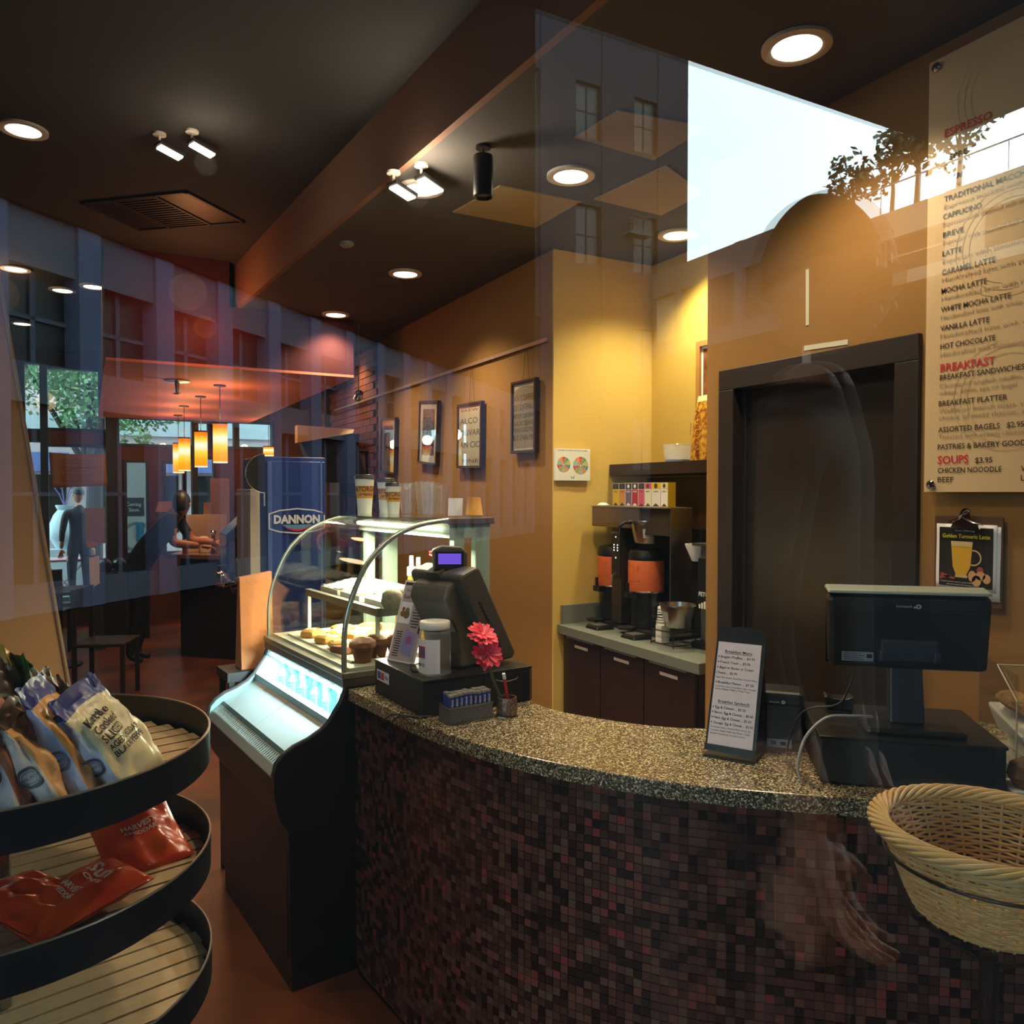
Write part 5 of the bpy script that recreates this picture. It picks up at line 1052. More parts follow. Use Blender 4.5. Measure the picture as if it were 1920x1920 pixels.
for k in range(2):
    x_, y_ = (2.50, ox(1190, 1190, 2.5).y) if k == 0 else (2.50, ox(1122, 1170, 2.5).y)
    t = thing('drip_tray', ['black drip tray in front of the right coffee dispenser', 'black drip tray in front of the left coffee dispenser'][k], 'tray', (x_, y_, NZ)); b = MB(); b.hexa([(-.05, -.06, 0), (.06, -.07, 0), (.06, .07, 0), (-.05, .06, 0), (-.045, -.05, .018), (.055, -.06, .026), (.055, .06, .026), (-.045, .05, .018)]); b.build('tray_body', m_blackpl, t, bevel=.003)
    b = MB(); b.bx(-.035, -.04, .0205, .045, .04, .0245); b.build('grate', mat('grey_grate', '77736d', .4, metal=.5), t)
# tea boxes on the brewer
TZ = NZ + zt + .0065; cols = [('d8b520', '3a2d1e'), ('cf9040', '3a2d22'), ('6b5a78', '332822'), ('a02830', '332822'), ('c8506a', '3a2a22'), ('d8d0b8', 'c0506a'), ('d8d2c8', 'd8b020'), ('e0dcd0', 'd8cfa0')]
lab = ['yellow tea box at the left end of the row', 'amber tea box, second from the left', 'mauve tea box, third from the left', 'dark red tea box, fourth from the left', 'pink tea box, fifth from the left', 'white tea box with a pink top and leaf print', 'white tea box with a yellow top', 'yellow and white tea box turned sideways at the right end']
ys = [py_(x, 2.60) for x in (1147, 1159, 1171, 1183, 1195, 1207, 1220, 1237, 1251)]
for k in range(8):
    y1, y0 = ys[k], ys[k + 1]; wv = y1 - y0 - .002; t = thing('tea_box', lab[k], 'tea box', (2.605, y0 + .001, TZ), 0, 'tea boxes on the coffee brewer'); h_ = .128
    b = MB(); b.bx(0, 0, 0, .07 if k < 7 else .05, wv, h_); b.build('box_body', mat('tea_side', 'cfc8b4', .6) if k < 7 else mat('tea_yellow', 'c8a41e', .6), t)
    b = MB(); f = frame((-.0006, wv - .002, 0), (0, -1, 0), (0, 0, 1)); rect(b, f, 0, .002, wv - .004, h_ * .72); b.build('front_panel', mat('tea_' + cols[k][0], cols[k][0], .6), t)
    b = MB(); rect(b, f, 0, h_ * .74, wv - .004, h_ * .98); b.build('top_panel', mat('teat_' + cols[k][1], cols[k][1], .6), t)
    b = MB(); f2_ = frame((-.0012, wv - .002, 0), (0, -1, 0), (0, 0, 1)); text(b, ['TEA', 'CHAI', 'EARL', 'HIBI', 'ROSE', 'MINT', 'CAMO', 'LEMON'][k], lambda u, v: f2_(u + wv * .15, v + h_ * .6), .008, wv * .6, bold=.02); disc(b, lambda u, v: f2_(u + wv * .45, v + h_ * .86), wv * .2, 10); poly(b, f2_, [(wv * .1, .004), (wv * .45, .02), (wv * .85, .004)])
    b.build('box_print', m_white if k in (2, 3) else mat('tea_print', '4a3a26', .6), t)
t = thing('cup_cover', 'white cup lid lying on the left end of the coffee brewer', 'lid', (2.62, py_(1125, 2.6), TZ)); b = MB(); b.lathe([(0, .0), (.04, 0), (.042, .004), (.03, .007), (.02, .016), (0, .018)], 24, cap=False); b.build('lid_body', m_white, t, smooth=True)
# shelf items
SZ = 1.8385
t = thing('tea_carton', 'small white and orange carton on the left end of the shelf', 'box', (2.78, ox(1136, 870, 2.78).y, SZ), R(12)); b = MB(); b.bx(-.03, -.05, 0, .03, .03, .105); b.build('box_body', mat('cream_carton', 'ddd8c4', .6), t); b = MB(); f = frame((-.0308, .03, 0), (0, -1, 0), (0, 0, 1)); rect(b, f, .0, .004, .03, .10); b.build('carton_print', mat('carton_orange', 'a8653c', .6, noise=(60, '4a5a30', .3)), t)
t = thing('plastic_tub', 'clear plastic tub with a blue base on the shelf', 'container', (2.83, ox(1270, 860, 2.83).y, SZ)); b = MB(); b.lathe([(0, .002), (.068, .002), (.078, .09), (.08, .092), (.078, .094), (.066, .006)], 30, cap=False); b.build('tub_body', glass('tub_plastic', (.95, .96, .96), 1.4, .08, .2), t, smooth=True); b = MB(); b.lathe([(0, 0), (.066, 0), (.067, .012), (0, .013)], 30, cap=False); b.build('blue_base', mat('blue_plastic', '4f7fb4', .4), t)
by = ox(1318, 860, 2.82).y; t = thing('coffee_bag', 'tall yellow printed coffee bag at the right end of the shelf', 'bag', (2.83, by - .02, SZ), R(-8))
def bagf(u, v):
    a = u * 2 * math.pi; W_ = .11 * (1 - .25 * v) ; D_ = .055 * (1 - v ** 2 * .9); return (D_ * math.copysign(abs(math.cos(a)) ** .6, math.cos(a)), W_ * math.copysign(abs(math.sin(a)) ** .6, math.sin(a)), .34 * v)
b = MB(); b.grid(28, 12, bagf, closeu=True, mf=lambda u, v: 0 if v < .8 else 1); b.build('bag_body', [mat('bag_print', 'd9a62a', .5, noise=(45, '8f4a1c', .18)), mat('bag_top_cream', 'f2e6b4', .4)], t, smooth=True)
q = MB(); text(q, 'MAYORGA', lambda u, v: Vector((-.058 + .0, .02 - v, .02 + u)), .032, .24, bold=.02); text(q, 'cafe', lambda u, v: Vector((-.056, .075 - v * .4 - u * .1, .13 + u)), .025, .07, bold=.02); q.build('lettering', mat('bag_ink', '8a3016', .6), t)
# right hand things
gx = 2.72
def at(px, py, z=NZ): return oz(px, py, z)
p = at(1245, 1158); p = Vector((2.72, ox(1246, 1150, 2.72).y, NZ)); t = thing('lid_stack', 'stack of white cup lids between the brewer and the cup stack', 'lids', p)
b = MB(); b.bx(-.03, -.03, 0, .03, .03, .05); b.build('stand', m_blackpl, t)
for k in range(7): b = MB(); z = .05 + k * .014; b.lathe([(.045, z), (.046, z + .006), (.040, z + .012), (.03, z + .014), (0, z + .0145)], 24, cap=False); b.build('lid', m_white, t, smooth=True)
p = Vector((2.76, ox(1277, 1150, 2.76).y, NZ)); t = thing('cup_stack', 'tall stack of white paper cups turned upside down in the niche', 'cups', p)
for k in range(12): b = MB(); z = k * .0125; b.lathe([(.044, z), (.045, z + .004), (.043, z + .005), (.042, z + .013)], 24, cap=(k == 0)); b.build('cup_rim', m_white, t, smooth=True)
b = MB(); b.lathe([(.042, .15), (.030, .245), (.028, .245), (0, .243)], 24, cap=False); b.build('top_cup', m_white, t, smooth=True)
p = Vector((2.56, ox(1262, 1190, 2.56).y, NZ)); t = thing('wire_rack', 'black wire rack carrying a steel filter basket and white sugar packets', 'rack', p)
b = MB()
for sx in (-.07, .07):
    for sy in (-.085, .085): b.tube([(sx, sy, 0), (sx, sy, .14)], .003, 6)
for z in (.01, .075, .14): b.tube([(-.07, -.085, z), (.07, -.085, z), (.07, .085, z), (-.07, .085, z)], .003, 6, closed=True)
b.build('wire_frame', m_blackpl, t)
for k in range(3): b = MB(); b.bx(-.05, .03, .005 + k * .03, .0, .075, .033 + k * .03); b.build('packets', m_white, t)
basket('filter_basket', 'steel filter basket with a black handle resting on the wire rack', (2.54, ox(1270, 1190, 2.54).y, NZ + .10), R(-80), .95)
t = thing('coffee_filters', 'stack of white fluted paper filters beside the grinder', 'filters', (2.66, ox(1306, 1030, 2.66).y, ox(1306, 1052, 2.66).z)); b = MB(); b.lathe([(.022, 0), (.055, .075), (.057, .085), (.05, .085)], 40, cap=False, wav=lambda a, k: 1 + (.05 if k else .02) * math.sin(20 * a)); b.build('filter_body', m_white, t, smooth=True)
gy = ox(1302, 1100, 2.60).y - .02; t = thing('coffee_grinder', 'tall grey coffee grinder partly hidden by the wall edge, printed FETCO', 'coffee grinder', (2.60, gy - .11, NZ))
b = MB(); b.bx(0, -.05, .0, .28, .15, .03); b.build('base', m_blackpl, t)
b = MB(); b.bx(.04, -.05, .03, .26, .13, .50); b.build('body', mat('grinder_grey', '6a6d6c', .35, metal=.4), t, bevel=.004)
b = MB(); b.bx(.02, -.05, .22, .04, .128, .44); b.build('front_panel', m_blackpl, t, bevel=.003)
b = MB(); f = frame((.019, .12, .255), (0, -1, 0), (0, 0, 1)); text(b, 'FETCO', f, .02, .09, bold=.02)
for k in range(4): rect(b, lambda u, v: f(u, v - .06), k * .018, 0, k * .018 + .012, .02 + .008 * k)
b.build('lettering', m_white, t); b = MB(); b.bx(.0, -.06, .50, .3, .15, .512); b.build('top_plate', m_steel, t); b = MB(); b.bx(.06, -.04, .512, .24, .11, .56); b.build('hopper', glass('smoky_plastic', (.35, .35, .35), 1.4), t)
t = thing('grinder_arm', 'black rounded lid of a small grinder behind the cup stack', 'appliance', (2.90, ox(1284, 1060, 2.90).y, NZ)); b = MB(); b.lathe([(0, 0), (.06, 0), (.06, .25), (.07, .27), (.072, .33), (.055, .36), (.02, .37), (0, .37)], 24, cap=False); b.build('body', m_blackpl, t, smooth=True)
p = Vector((2.80, ox(1098, 1160, 2.80).y, NZ)); t = thing('packet_basket', 'small brown woven basket of sugar packets at the left end of the niche counter', 'basket', p)
b = MB()
for k in range(6): z = .004 + k * .009; n_ = 40; b.tube([((.055 + .0015 * k + .002 * math.sin(i * math.pi / 2 + k * math.pi)) * math.cos(i * 6.283 / n_), (.075 + .0015 * k) * math.sin(i * 6.283 / n_), z) for i in range(n_)], .005, 6, closed=True)
b.build('weave', mat('brown_wicker', '7a4a36', .7), t, smooth=True); b = MB(); b.lathe([(0, .002), (.05, .002)], 20, cap=False); b.build('basket_floor', mat('brown_wicker', '7a4a36'), t)
for k in range(6): b = MB(); b.box((.0, -.04 + k * .016, .045), (.06, .008, .06), Matrix.Rotation(.2, 3, 'X')); b.build('packet', mat('brown_packet', '6a4432', .6), t)
# ================================================================== chip rack
RC = Vector((-.149, 1.695, 0)); RR = .36
rk = thing('snack_rack', 'round black tiered snack rack with pale wooden slat floors at the lower left', 'rack', RC)
m_band = mat('black_rack_band', '1d1f24', .35); m_slat = mat('pale_wood_slat', 'b59a74', .6, noise=(20, 'a88c66', .4), stretch=(1, 8, 1))
for zr in (1.21, 1.0, .78, .50):
    b = MB(); b.lathe([(RR - .003, zr - .065), (RR, zr - .065), (RR + .001, zr), (RR - .003, zr)], 72, cap=False); b.build('shelf_band', m_band, rk, smooth=True)
    b = MB(); b.tube([((RR - .001) * math.cos(i * math.tau / 72), (RR - .001) * math.sin(i * math.tau / 72), zr) for i in range(72)], .0025, 6, closed=True); b.build('band_edge', mat('worn_edge', '77746e', .3, metal=.5), rk, smooth=True)
    b = MB(); b.lathe([(0, zr - .066), (RR - .004, zr - .066), (RR - .004, zr - .062), (0, zr - .062)], 48, cap=False); b.build('shelf_base', m_black, rk)
    sa = R(12)
    for k in range(-7, 8):
        o_ = k * .05; hl = math.sqrt(max(RR ** 2 - (abs(o_) + .022) ** 2, 0)) - .006
        if hl < .05: continue
        b = MB(); b.box(Matrix.Rotation(sa, 3, 'Z') @ Vector((0, o_, zr - .057)), (hl * 2, .043, .008), Matrix.Rotation(sa, 3, 'Z')); b.build('slat', m_slat, rk)
b = MB(); b.lathe([(.018, .02), (.018, 1.30)], 20); b.build('pole', m_steel, rk); b = MB(); b.lathe([(.26, 0), (.26, .015), (.03, .03)], 40); b.build('base', m_black, rk, smooth=True)
m_bwhite = mat('bag_white', 'bfc3cf', .35, bump=(25, .3)); m_emb = mat('bag_emblem', '4a4e60', .5)
def chipbag(label, loc, rz, tilt, h_, w_, dth, cols, front=None, seed=0, lean=0.0, cat='snack bag'):
    """cols: front, gusset, back, top band"""
    t = thing('chip_bag', label, cat, loc, 0, 'upright snack bags on the top tier of the rack'); rr = random.Random(seed)
    M = Matrix.Rotation(tilt, 4, 'Y') @ Matrix.Rotation(lean, 4, 'X') @ Matrix.Rotation(rz, 4, 'Z'); t.rotation_euler = M.to_euler()
    ph = [rr.uniform(0, 6) for _ in range(6)]
    def S(u, v, off=0.0):
        a = u * math.tau; th = dth * (1 - max(0, (v - .35) / .57) ** 1.6) if v < .92 else .002; th = max(th, .0025); th *= min(1, .55 + v * 3)
        ww = w_ / 2 * (1 - .06 * math.sin(v * 3.14)); k = .55
        x = (th / 2 + off) * math.copysign(abs(math.cos(a)) ** k, math.cos(a)); y = (ww + off) * math.copysign(abs(math.sin(a)) ** .75, math.sin(a))
        cr = .0035 * math.sin(a * 5 + ph[0] + v * 9) + .003 * math.sin(a * 9 + ph[1] - v * 14) + .002 * math.sin(v * 60 + ph[2]) * (1 if v > .7 else .2)
        if v > .92: cr *= .4
        return Vector((x + cr * math.cos(a), y + cr * math.sin(a), v * h_ + .004 * math.sin(a * 3 + ph[3]) * v))
    def mf(u, v):
        if v > .80: return 3
        if .69 < u < .81 or .19 < u < .31: return 1
        return 0 if (u > .81 or u < .19) else 2
    b = MB(); b.grid(48, 26, S, closeu=True, mf=mf)
    ms = [mat('bag_' + c_, c_, .32, bump=(30, .25), noise=(16, c_, .1)) for c_ in cols]; b.build('bag_body', ms, t, smooth=True)
    q = MB(); r_ = .017
    def E(u, v): return S(.75 + u / (w_ * .9) * .25, .42 + v / h_, .003)
    n = 28; 
    for ra_, rb_ in ((.012, .017), (.0085, .0095)): disc(q, E, rb_, n, r0=ra_)
    text(q, 'PRODUCT OF', lambda u, v: E(u - .014, v - .002), .004, .028, bold=.02); q.build('round_emblem', m_emb, t)
    if front:
        q = MB()
        def FY(y, v):
            r_ = min(abs(y) / (w_ / 2), 1) ** (1 / .75); return S((math.asin(r_) * (1 if y >= 0 else -1)) / math.tau % 1.0, v, .004)
        for s_, v0, hh, ww_ in front: text(q, s_, lambda u, v: FY(u - w_ * .36, v0 + v / h_), hh, ww_, bold=.02)
        q.build('lettering', m_ink, t)
    return t
def rackp(px, py, z=1.153): return oz(px, py, z)
zf = 1.152
bags = [
    ('blue topped white chip bag at the right end of the rack, printed SLICED', 272, 1502, -30, -30, .215, .135, .075, ('d7c9a0', 'b3bdd6', '6e4a38', '2a3a86'), [('Kettle', .69, .014, .06), ('Cooked', .605, .014, .065), ('SLICED', .52, .014, .06), ('AGED CHEDDAR', .45, .010, .085), ('BLACK PEPPER', .385, .010, .085)]),
    ('blue topped pale blue chip bag, second from the right of the rack', 178, 1520, -12, -24, .225, .13, .07, ('c98d4c', '9fb4dc', '6c4b3c', '2a3a86'), None),
    ('brown backed chip bag with a white side strip, third from the right', 130, 1538, -10, -27, .20, .13, .06, ('d8a060', 'c9c6c4', '75493c', '5a4534'), None),
    ('brown backed chip bag with a green top at the left edge, front row', 50, 1552, -12, -20, .22, .14, .07, ('9c5a3c', 'b9bbc2', '73473c', '4d5f33'), None),
]
for i, (lb, px, py, rz, tl, h_, w_, dth, cl_, fr) in enumerate(bags):
    p = rackp(px, py); chipbag(lb, (p.x, p.y + .045, zf + .004), R(rz), R(tl), h_, w_, dth, cl_, fr, i, R(-6))
more = [('green topped chip bag standing behind, its corner raised highest', 112, 1405, 20, -22, .21, .14, .06, ('8a9a4a', 'c8c6b0', '5f7a3c', '35602c')),
        ('yellow and white chip bag at the back left of the rack', 60, 1400, 10, -14, .215, .13, .06, ('d0a850', 'c9c0a6', '7a5a44', 'c9a65a')),
        ('dark foil chip bag behind the front row at the left edge', 20, 1440, -30, -16, .215, .13, .07, ('3a2a24', '54504c', '33241f', '2b211e')),
        ('dark brown foil chip bag between the green bag and the pale blue bag', 128, 1455, -15, -14, .19, .12, .06, ('5a3c2e', '6d5a4c', '4c3228', '473528')),
        ('golden brown chip bag behind the pale blue bag', 168, 1452, 10, -14, .18, .12, .06, ('8a6232', '8f866f', '6e5030', '5c4a30')),
        ('chip bag with a dark side at the far left behind the others', -45, 1470, -20, -14, .2, .13, .06, ('5c4434', '8b8a86', '463028', '3f5230'))]
for i, (lb, px, py, rz, tl, h_, w_, dth, cl_) in enumerate(more):
    p = rackp(px, py); chipbag(lb, (p.x, p.y + .02, zf + .003), R(rz), R(tl), h_, w_, dth, cl_, None, 20 + i, R(0))
m_sred = mat('red_foil', 'b5231c', .22, noise=(9, 'd2541e', .45), bump=(14, .25)); m_swht = mat('pale_red_print', 'd8a890', .4)
def pillow(label, loc, rot, w_, h_, th, seed, lines):
    t = thing('chip_bag', label, 'snack bag', loc, 0, 'red snack bags lying on the lower tier', rot=rot); rr = random.Random(seed); ph = [rr.uniform(0, 6) for _ in range(6)]
    def Z(u, v, s): e = max(math.sin(min(max(u, .0), 1) * math.pi), 0) ** .45 * max(math.sin(min(max(v, 0), 1) * math.pi), 0) ** .4; return s * (th / 2 * e + .0008) + (.004 * math.sin(u * 17 + ph[0] + v * 4) + .003 * math.sin(v * 21 + ph[1] + u * 6)) * e * s
    for s in (1, -1):
        b = MB(); b.grid(30, 34, lambda u, v: ((u - .5) * w_ * (1 - .05 * math.sin(v * 3.14)), (v - .5) * h_, Z(u, v, s))); b.build('front_film' if s > 0 else 'back_film', m_sred, t, smooth=True)
    q = MB()
    for s_, u0, v0, hh, ww_ in lines: text(q, s_, lambda a, c: Vector(((u0 - .5) * w_ + a, (v0 - .5) * h_ + c, Z(u0 + a / w_, v0 + c / h_, 1) + .0012)), hh, ww_, bold=.03)
    q.build('lettering', m_swht, t); return t
p = oz(258, 1600, .96); L_ = [('Sun', .28, .70, .026, .065), ('CHIPS', .40, .62, .009, .05), ('HARVEST', .30, .46, .010, .065), ('CHEDDAR', .31, .39, .009, .062)]
pillow('red snack bag leaning at the right of the lower tier, Sun Chips printed on it', (p.x, p.y + .03, .99), (R(28), R(-6), R(14)), .155, .20, .05, 1, L_)
p = oz(165, 1690, .96); pillow('red snack bag lying at the front of the lower tier, cut by the lower edge', (p.x - .02, p.y, .972), (R(8), R(0), R(-62)), .155, .20, .045, 2, L_)
p = oz(60, 1690, .96); t3 = pillow('dark red snack bag at the front left of the lower tier', (p.x - .0, p.y - .03, .975), (R(6), R(3), R(40)), .14, .18, .04, 3, [])

# ================================================================== wicker basket on a wire stand
BZ = 1.205; bc = oz(1858, 1553, BZ)
m_wick = mat('pale_wicker', 'e2c590', .55, noise=(25, 'cba468', .5)); m_wick2 = mat('golden_wicker', 'd6b070', .55)
t = thing('wicker_basket', 'round pale wicker basket with a thick braided rim at the lower right', 'basket', (bc.x, bc.y, BZ - .125))
R0, R1, Hb = .088, .138, .115
nst = 30
rad = lambda z: R0 + (R1 - R0) * (z / Hb) ** .8
rest_ = MB(); n_ = 0
for k in range(25):
    z = .006 + k * .0044; r_ = rad(z); N = nst * 4; ph = math.pi * (k % 2); rz_ = random.uniform(.97, 1.03)
    pts = [((r_ + .0030 * math.cos(i * math.pi / 4 * 2 / 2 + ph)) * math.cos(i * math.tau / N), (r_ + .0030 * math.cos(i * math.pi / 4 + ph)) * math.sin(i * math.tau / N), z + .0006 * math.sin(i * .7 + k)) for i in range(N)]
    b = MB(); b.tube(pts, .0019 * rz_, 6, closed=True); b.build('weaver', m_wick if k % 3 else m_wick2, t, smooth=True)
for k in range(nst):
    a = k * math.tau / nst; b = MB(); b.tube([(rad(z) * math.cos(a), rad(z) * math.sin(a), z) for z in (0, .03, .06, .09, Hb)], .0022, 6); b.build('stake', m_wick, t, smooth=True)
for k in range(44):   # braided rim: rods wound round a core
    b = MB(); pts = []
    for i in range(13):
        f_ = i / 12; a = k * math.tau / 44 + f_ * .95; tw_ = -1.2 + f_ * math.pi * 1.5; pr_ = .0125
        pts.append(((R1 + .004 + pr_ * math.cos(tw_)) * math.cos(a), (R1 + .004 + pr_ * math.cos(tw_)) * math.sin(a), Hb + .006 + pr_ * .75 * math.sin(tw_)))
    b.tube(pts, [.0022 + .0012 * math.sin(math.pi * i / 12) for i in range(13)], 7); b.build('rim_rod', m_wick if k % 4 else m_wick2, t, smooth=True)
b = MB(); b.tube([((R1 + .004) * math.cos(i * math.tau / 60), (R1 + .004) * math.sin(i * math.tau / 60), Hb + .006) for i in range(60)], .009, 8, closed=True); b.build('rim_core', m_wick2, t, smooth=True)
for k in range(12):
    r_ = .006 + k * .0072; N = 72; b = MB(); b.tube([(r_ * math.cos(i * math.tau / N), r_ * math.sin(i * math.tau / N), .004 + .0026 * math.cos(i * math.tau / N * 9 + math.pi * (k % 2))) for i in range(N)], .0022, 6, closed=True); b.build('base_weave', m_wick2, t, smooth=True)
b = MB(); b.lathe([(0, 0), (R0, 0), (R0, .0015), (0, .0015)], 40, cap=False); b.build('base_disc', m_wick2, t)
for k in range(9): a = k * math.pi / 9; b = MB(); b.tube([(-R0 * math.cos(a), -R0 * math.sin(a), .003), (R0 * math.cos(a), R0 * math.sin(a), .003)], .002, 6); b.build('base_stake', m_wick, t, smooth=True)
st = thing('basket_stand', 'thin brown wire hoop stand holding the wicker basket', 'stand', (bc.x, bc.y, 0))
b = MB(); rh = rad(.083) + .0075; b.tube([(rh * math.cos(i * math.tau / 48), rh * math.sin(i * math.tau / 48), BZ - .125 + .083) for i in range(48)], .0024, 8, closed=True)
zb_ = BZ - .125 - .004; b.tube([(.05 * math.cos(i * math.tau / 24), .05 * math.sin(i * math.tau / 24), zb_) for i in range(24)], .0024, 8, closed=True); b.build('hoop', mat('dark_brown_wire', '2c1b14', .4), st, smooth=True)
for k in range(3):
    a = k * math.tau / 3 + .4; b = MB(); b.tube([(rh * math.cos(a), rh * math.sin(a), BZ - .042), (R0 * 1.12 * math.cos(a), R0 * 1.12 * math.sin(a), zb_ - .004), (.01 * math.cos(a), .01 * math.sin(a), zb_ - .06)], .003, 8); b.build('arm', MATS['dark_brown_wire'], st, smooth=True)
b = MB(); b.lathe([(.012, .02), (.012, zb_ - .05)], 14); b.build('pole', MATS['dark_brown_wire'], st); b = MB(); b.lathe([(.15, 0), (.15, .012), (.02, .03)], 32); b.build('base', MATS['dark_brown_wire'], st, smooth=True)

# tan panel standing in for a leaning tan reflection at the left edge
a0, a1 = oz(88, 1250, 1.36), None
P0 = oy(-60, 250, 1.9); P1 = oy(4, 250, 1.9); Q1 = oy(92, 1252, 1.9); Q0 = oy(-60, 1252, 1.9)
t = thing('tan_reflection_standin', 'tall tan panel with a thin metal edge, standing in for a leaning tan reflection at the left edge of the view', 'panel', (Q0.x, 1.9, 0))
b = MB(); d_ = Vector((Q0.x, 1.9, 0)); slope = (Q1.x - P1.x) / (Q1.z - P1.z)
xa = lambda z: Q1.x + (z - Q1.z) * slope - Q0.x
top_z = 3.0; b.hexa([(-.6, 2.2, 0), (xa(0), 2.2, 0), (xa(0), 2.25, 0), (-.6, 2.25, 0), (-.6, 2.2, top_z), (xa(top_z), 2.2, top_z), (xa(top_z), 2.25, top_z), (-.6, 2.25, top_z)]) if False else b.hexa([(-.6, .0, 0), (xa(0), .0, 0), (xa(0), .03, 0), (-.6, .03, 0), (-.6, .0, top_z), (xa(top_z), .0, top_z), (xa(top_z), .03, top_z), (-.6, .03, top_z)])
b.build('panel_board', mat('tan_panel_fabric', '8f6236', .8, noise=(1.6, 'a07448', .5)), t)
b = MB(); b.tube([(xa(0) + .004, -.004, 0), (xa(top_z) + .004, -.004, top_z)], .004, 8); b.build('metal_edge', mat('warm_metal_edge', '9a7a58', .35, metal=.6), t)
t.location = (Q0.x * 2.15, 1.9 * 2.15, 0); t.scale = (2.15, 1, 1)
# ================================================================== lounge behind
def hp(px, py, Y): return oy(px, py, Y)
# pendants
m_shade = bpy.data.materials.new('orange_glass_shade'); m_shade.use_nodes = True; nt = m_shade.node_tree; nt.nodes.remove(nt.nodes['Principled BSDF'])
tc = nt.nodes.new('ShaderNodeTexCoord'); sp = nt.nodes.new('ShaderNodeSeparateXYZ'); cr = nt.nodes.new('ShaderNodeValToRGB'); em = nt.nodes.new('ShaderNodeEmission')
nt.links.new(tc.outputs['Generated'], sp.inputs[0]); nt.links.new(sp.outputs[2], cr.inputs[0]); nt.links.new(cr.outputs[0], em.inputs[0]); nt.links.new(em.outputs[0], nt.nodes['Material Output'].inputs[0])
e = cr.color_ramp.elements; e[0].position = 0; e[0].color = (1, .30, .01, 1); e[1].position = 1; e[1].color = (.8, .16, .004, 1)
for p_, c_ in ((.22, (1, .40, .01, 1)), (.42, (1, .66, .08, 1)), (.6, (1, .95, .7, 1)), (.76, (1, .66, .08, 1)), (.9, (1, .26, .01, 1))): x = e.new(p_); x.color = c_
em.inputs[1].default_value = 1.35  # bulb glow through the glass is put into the shade's emission ramp
def pend(label, px, pyc, pyt, pyb, rpx, Y0=None):
    c = oz(px, pyc, 2.6); zt_, zb_ = oy(px, pyt, c.y).z, oy(px, pyb, c.y).z; f = c.x * math.sin(YAW) + c.y * math.cos(YAW); r_ = rpx * f / FPX
    t = thing('pendant_lamp', label, 'pendant lamp', (c.x, c.y, 2.6), 0, 'orange glass pendant lamps')
    b = MB(); b.lathe([(.05, 0), (.052, -.012), (0, -.016)], 20, cap=False); b.build('ceiling_rose', m_blackmt, t, smooth=True)
    b = MB(); b.tube([(0, 0, -.012), (0, 0, zt_ - 2.6)], .004, 6); b.build('rod', m_blackmt, t)
    b = MB(); b.lathe([(r_, zb_ - 2.6 + .008), (r_, zt_ - 2.6)], 28, cap=False); b.lathe([(0, zt_ - 2.6), (r_, zt_ - 2.6)], 28, cap=False); b.build('shade', m_shade, t, smooth=True)
    b = MB(); b.lathe([(r_ * .96, zb_ - 2.6), (r_, zb_ - 2.6 + .004), (r_, zb_ - 2.6 + .012)], 28); b.build('shade_rim', emat('pale_rim', 'ffe8c0', 1.6), t, smooth=True)
    b = MB(); b.lathe([(r_ * 1.02, zt_ - 2.6 - .002), (r_ * 1.02, zt_ - 2.6 + .01), (0, zt_ - 2.6 + .014)], 28, cap=False); b.build('shade_cap', m_blackmt, t)
    lamp('pendant_bulb', 'POINT', (c.x, c.y, zt_ + .07), 9, ORANGE, .06)
    lamp('pendant_downlight', 'SPOT', (c.x, c.y, zb_ - .02), 14, (1, .6, .3), .05, 110, .6)
pend('nearest and tallest orange pendant lamp of the bar row', 412, 722, 795, 868, 13)
pend('orange pendant lamp second nearest in the bar row', 376, 743, 810, 876, 11.5)
pend('orange pendant lamp third nearest, overlapping the farthest', 345, 761, 822, 883, 10.5)
pend('farthest orange pendant lamp of the bar row', 334, 778, 832, 887, 10)
pend('small lone orange pendant right of the bar row', 503, 788, 838, 855, 9.5)
# bar counter with dark front
bz = 1.05
t = thing('bar_counter', 'dark fronted bar with a pale worktop under the orange pendants', 'counter', (0, 0, 0))
b = MB(); b.hexa([(.72, 8.6, bz - .04), (1.27, 8.05, bz - .04), (1.62, 8.2, bz - .04), (1.3, 10.4, bz - .04), (.72, 8.6, bz), (1.27, 8.05, bz), (1.62, 8.2, bz), (1.3, 10.4, bz)]); b.build('bar_top', mat('warm_stone_top', '8d6a52', .25), t)
b = MB(); b.hexa([(.82, 8.65, 0), (1.29, 8.15, 0), (1.55, 8.25, 0), (1.26, 10.3, 0), (.82, 8.65, bz - .04), (1.29, 8.15, bz - .04), (1.55, 8.25, bz - .04), (1.26, 10.3, bz - .04)]); b.build('bar_front', mat('dark_bar_panel', '2a2730', .5), t)
t = thing('low_counter', 'low dark counter with a pale corner edge below the silver machine', 'counter', (0, 0, 0)); a, c = hp(405, 1050, 7.4), hp(470, 1100, 6.6)
b = MB(); b.bx(1.25, 6.5, 0, 1.9, 7.7, .86); b.build('body', mat('dark_wood_body', '3a2a24', .5), t); b = MB(); b.bx(1.22, 6.47, .86, 1.9, 7.7, .89); b.build('worktop', mat('pale_edge_top', '8a8478', .4), t)
def boxthing(name, label, cat, px0, py0, px1, py1, Y, dep, m, grp=None, part='body', bev=.003):
    a, c = hp(px0, py1, Y), hp(px1, py0, Y); t = thing(name, label, cat, (a.x, Y, a.z), 0, grp); b = MB(); b.bx(0, 0, 0, c.x - a.x, dep, c.z - a.z); b.build(part, m, t, bevel=bev); return t, (c.x - a.x), (c.z - a.z)
m_tan = mat('tan_kraft_board', 'a98660', .8, noise=(2, '9f7c56', .5)); m_tanp = mat('pale_tan_board', 'b89a80', .8)
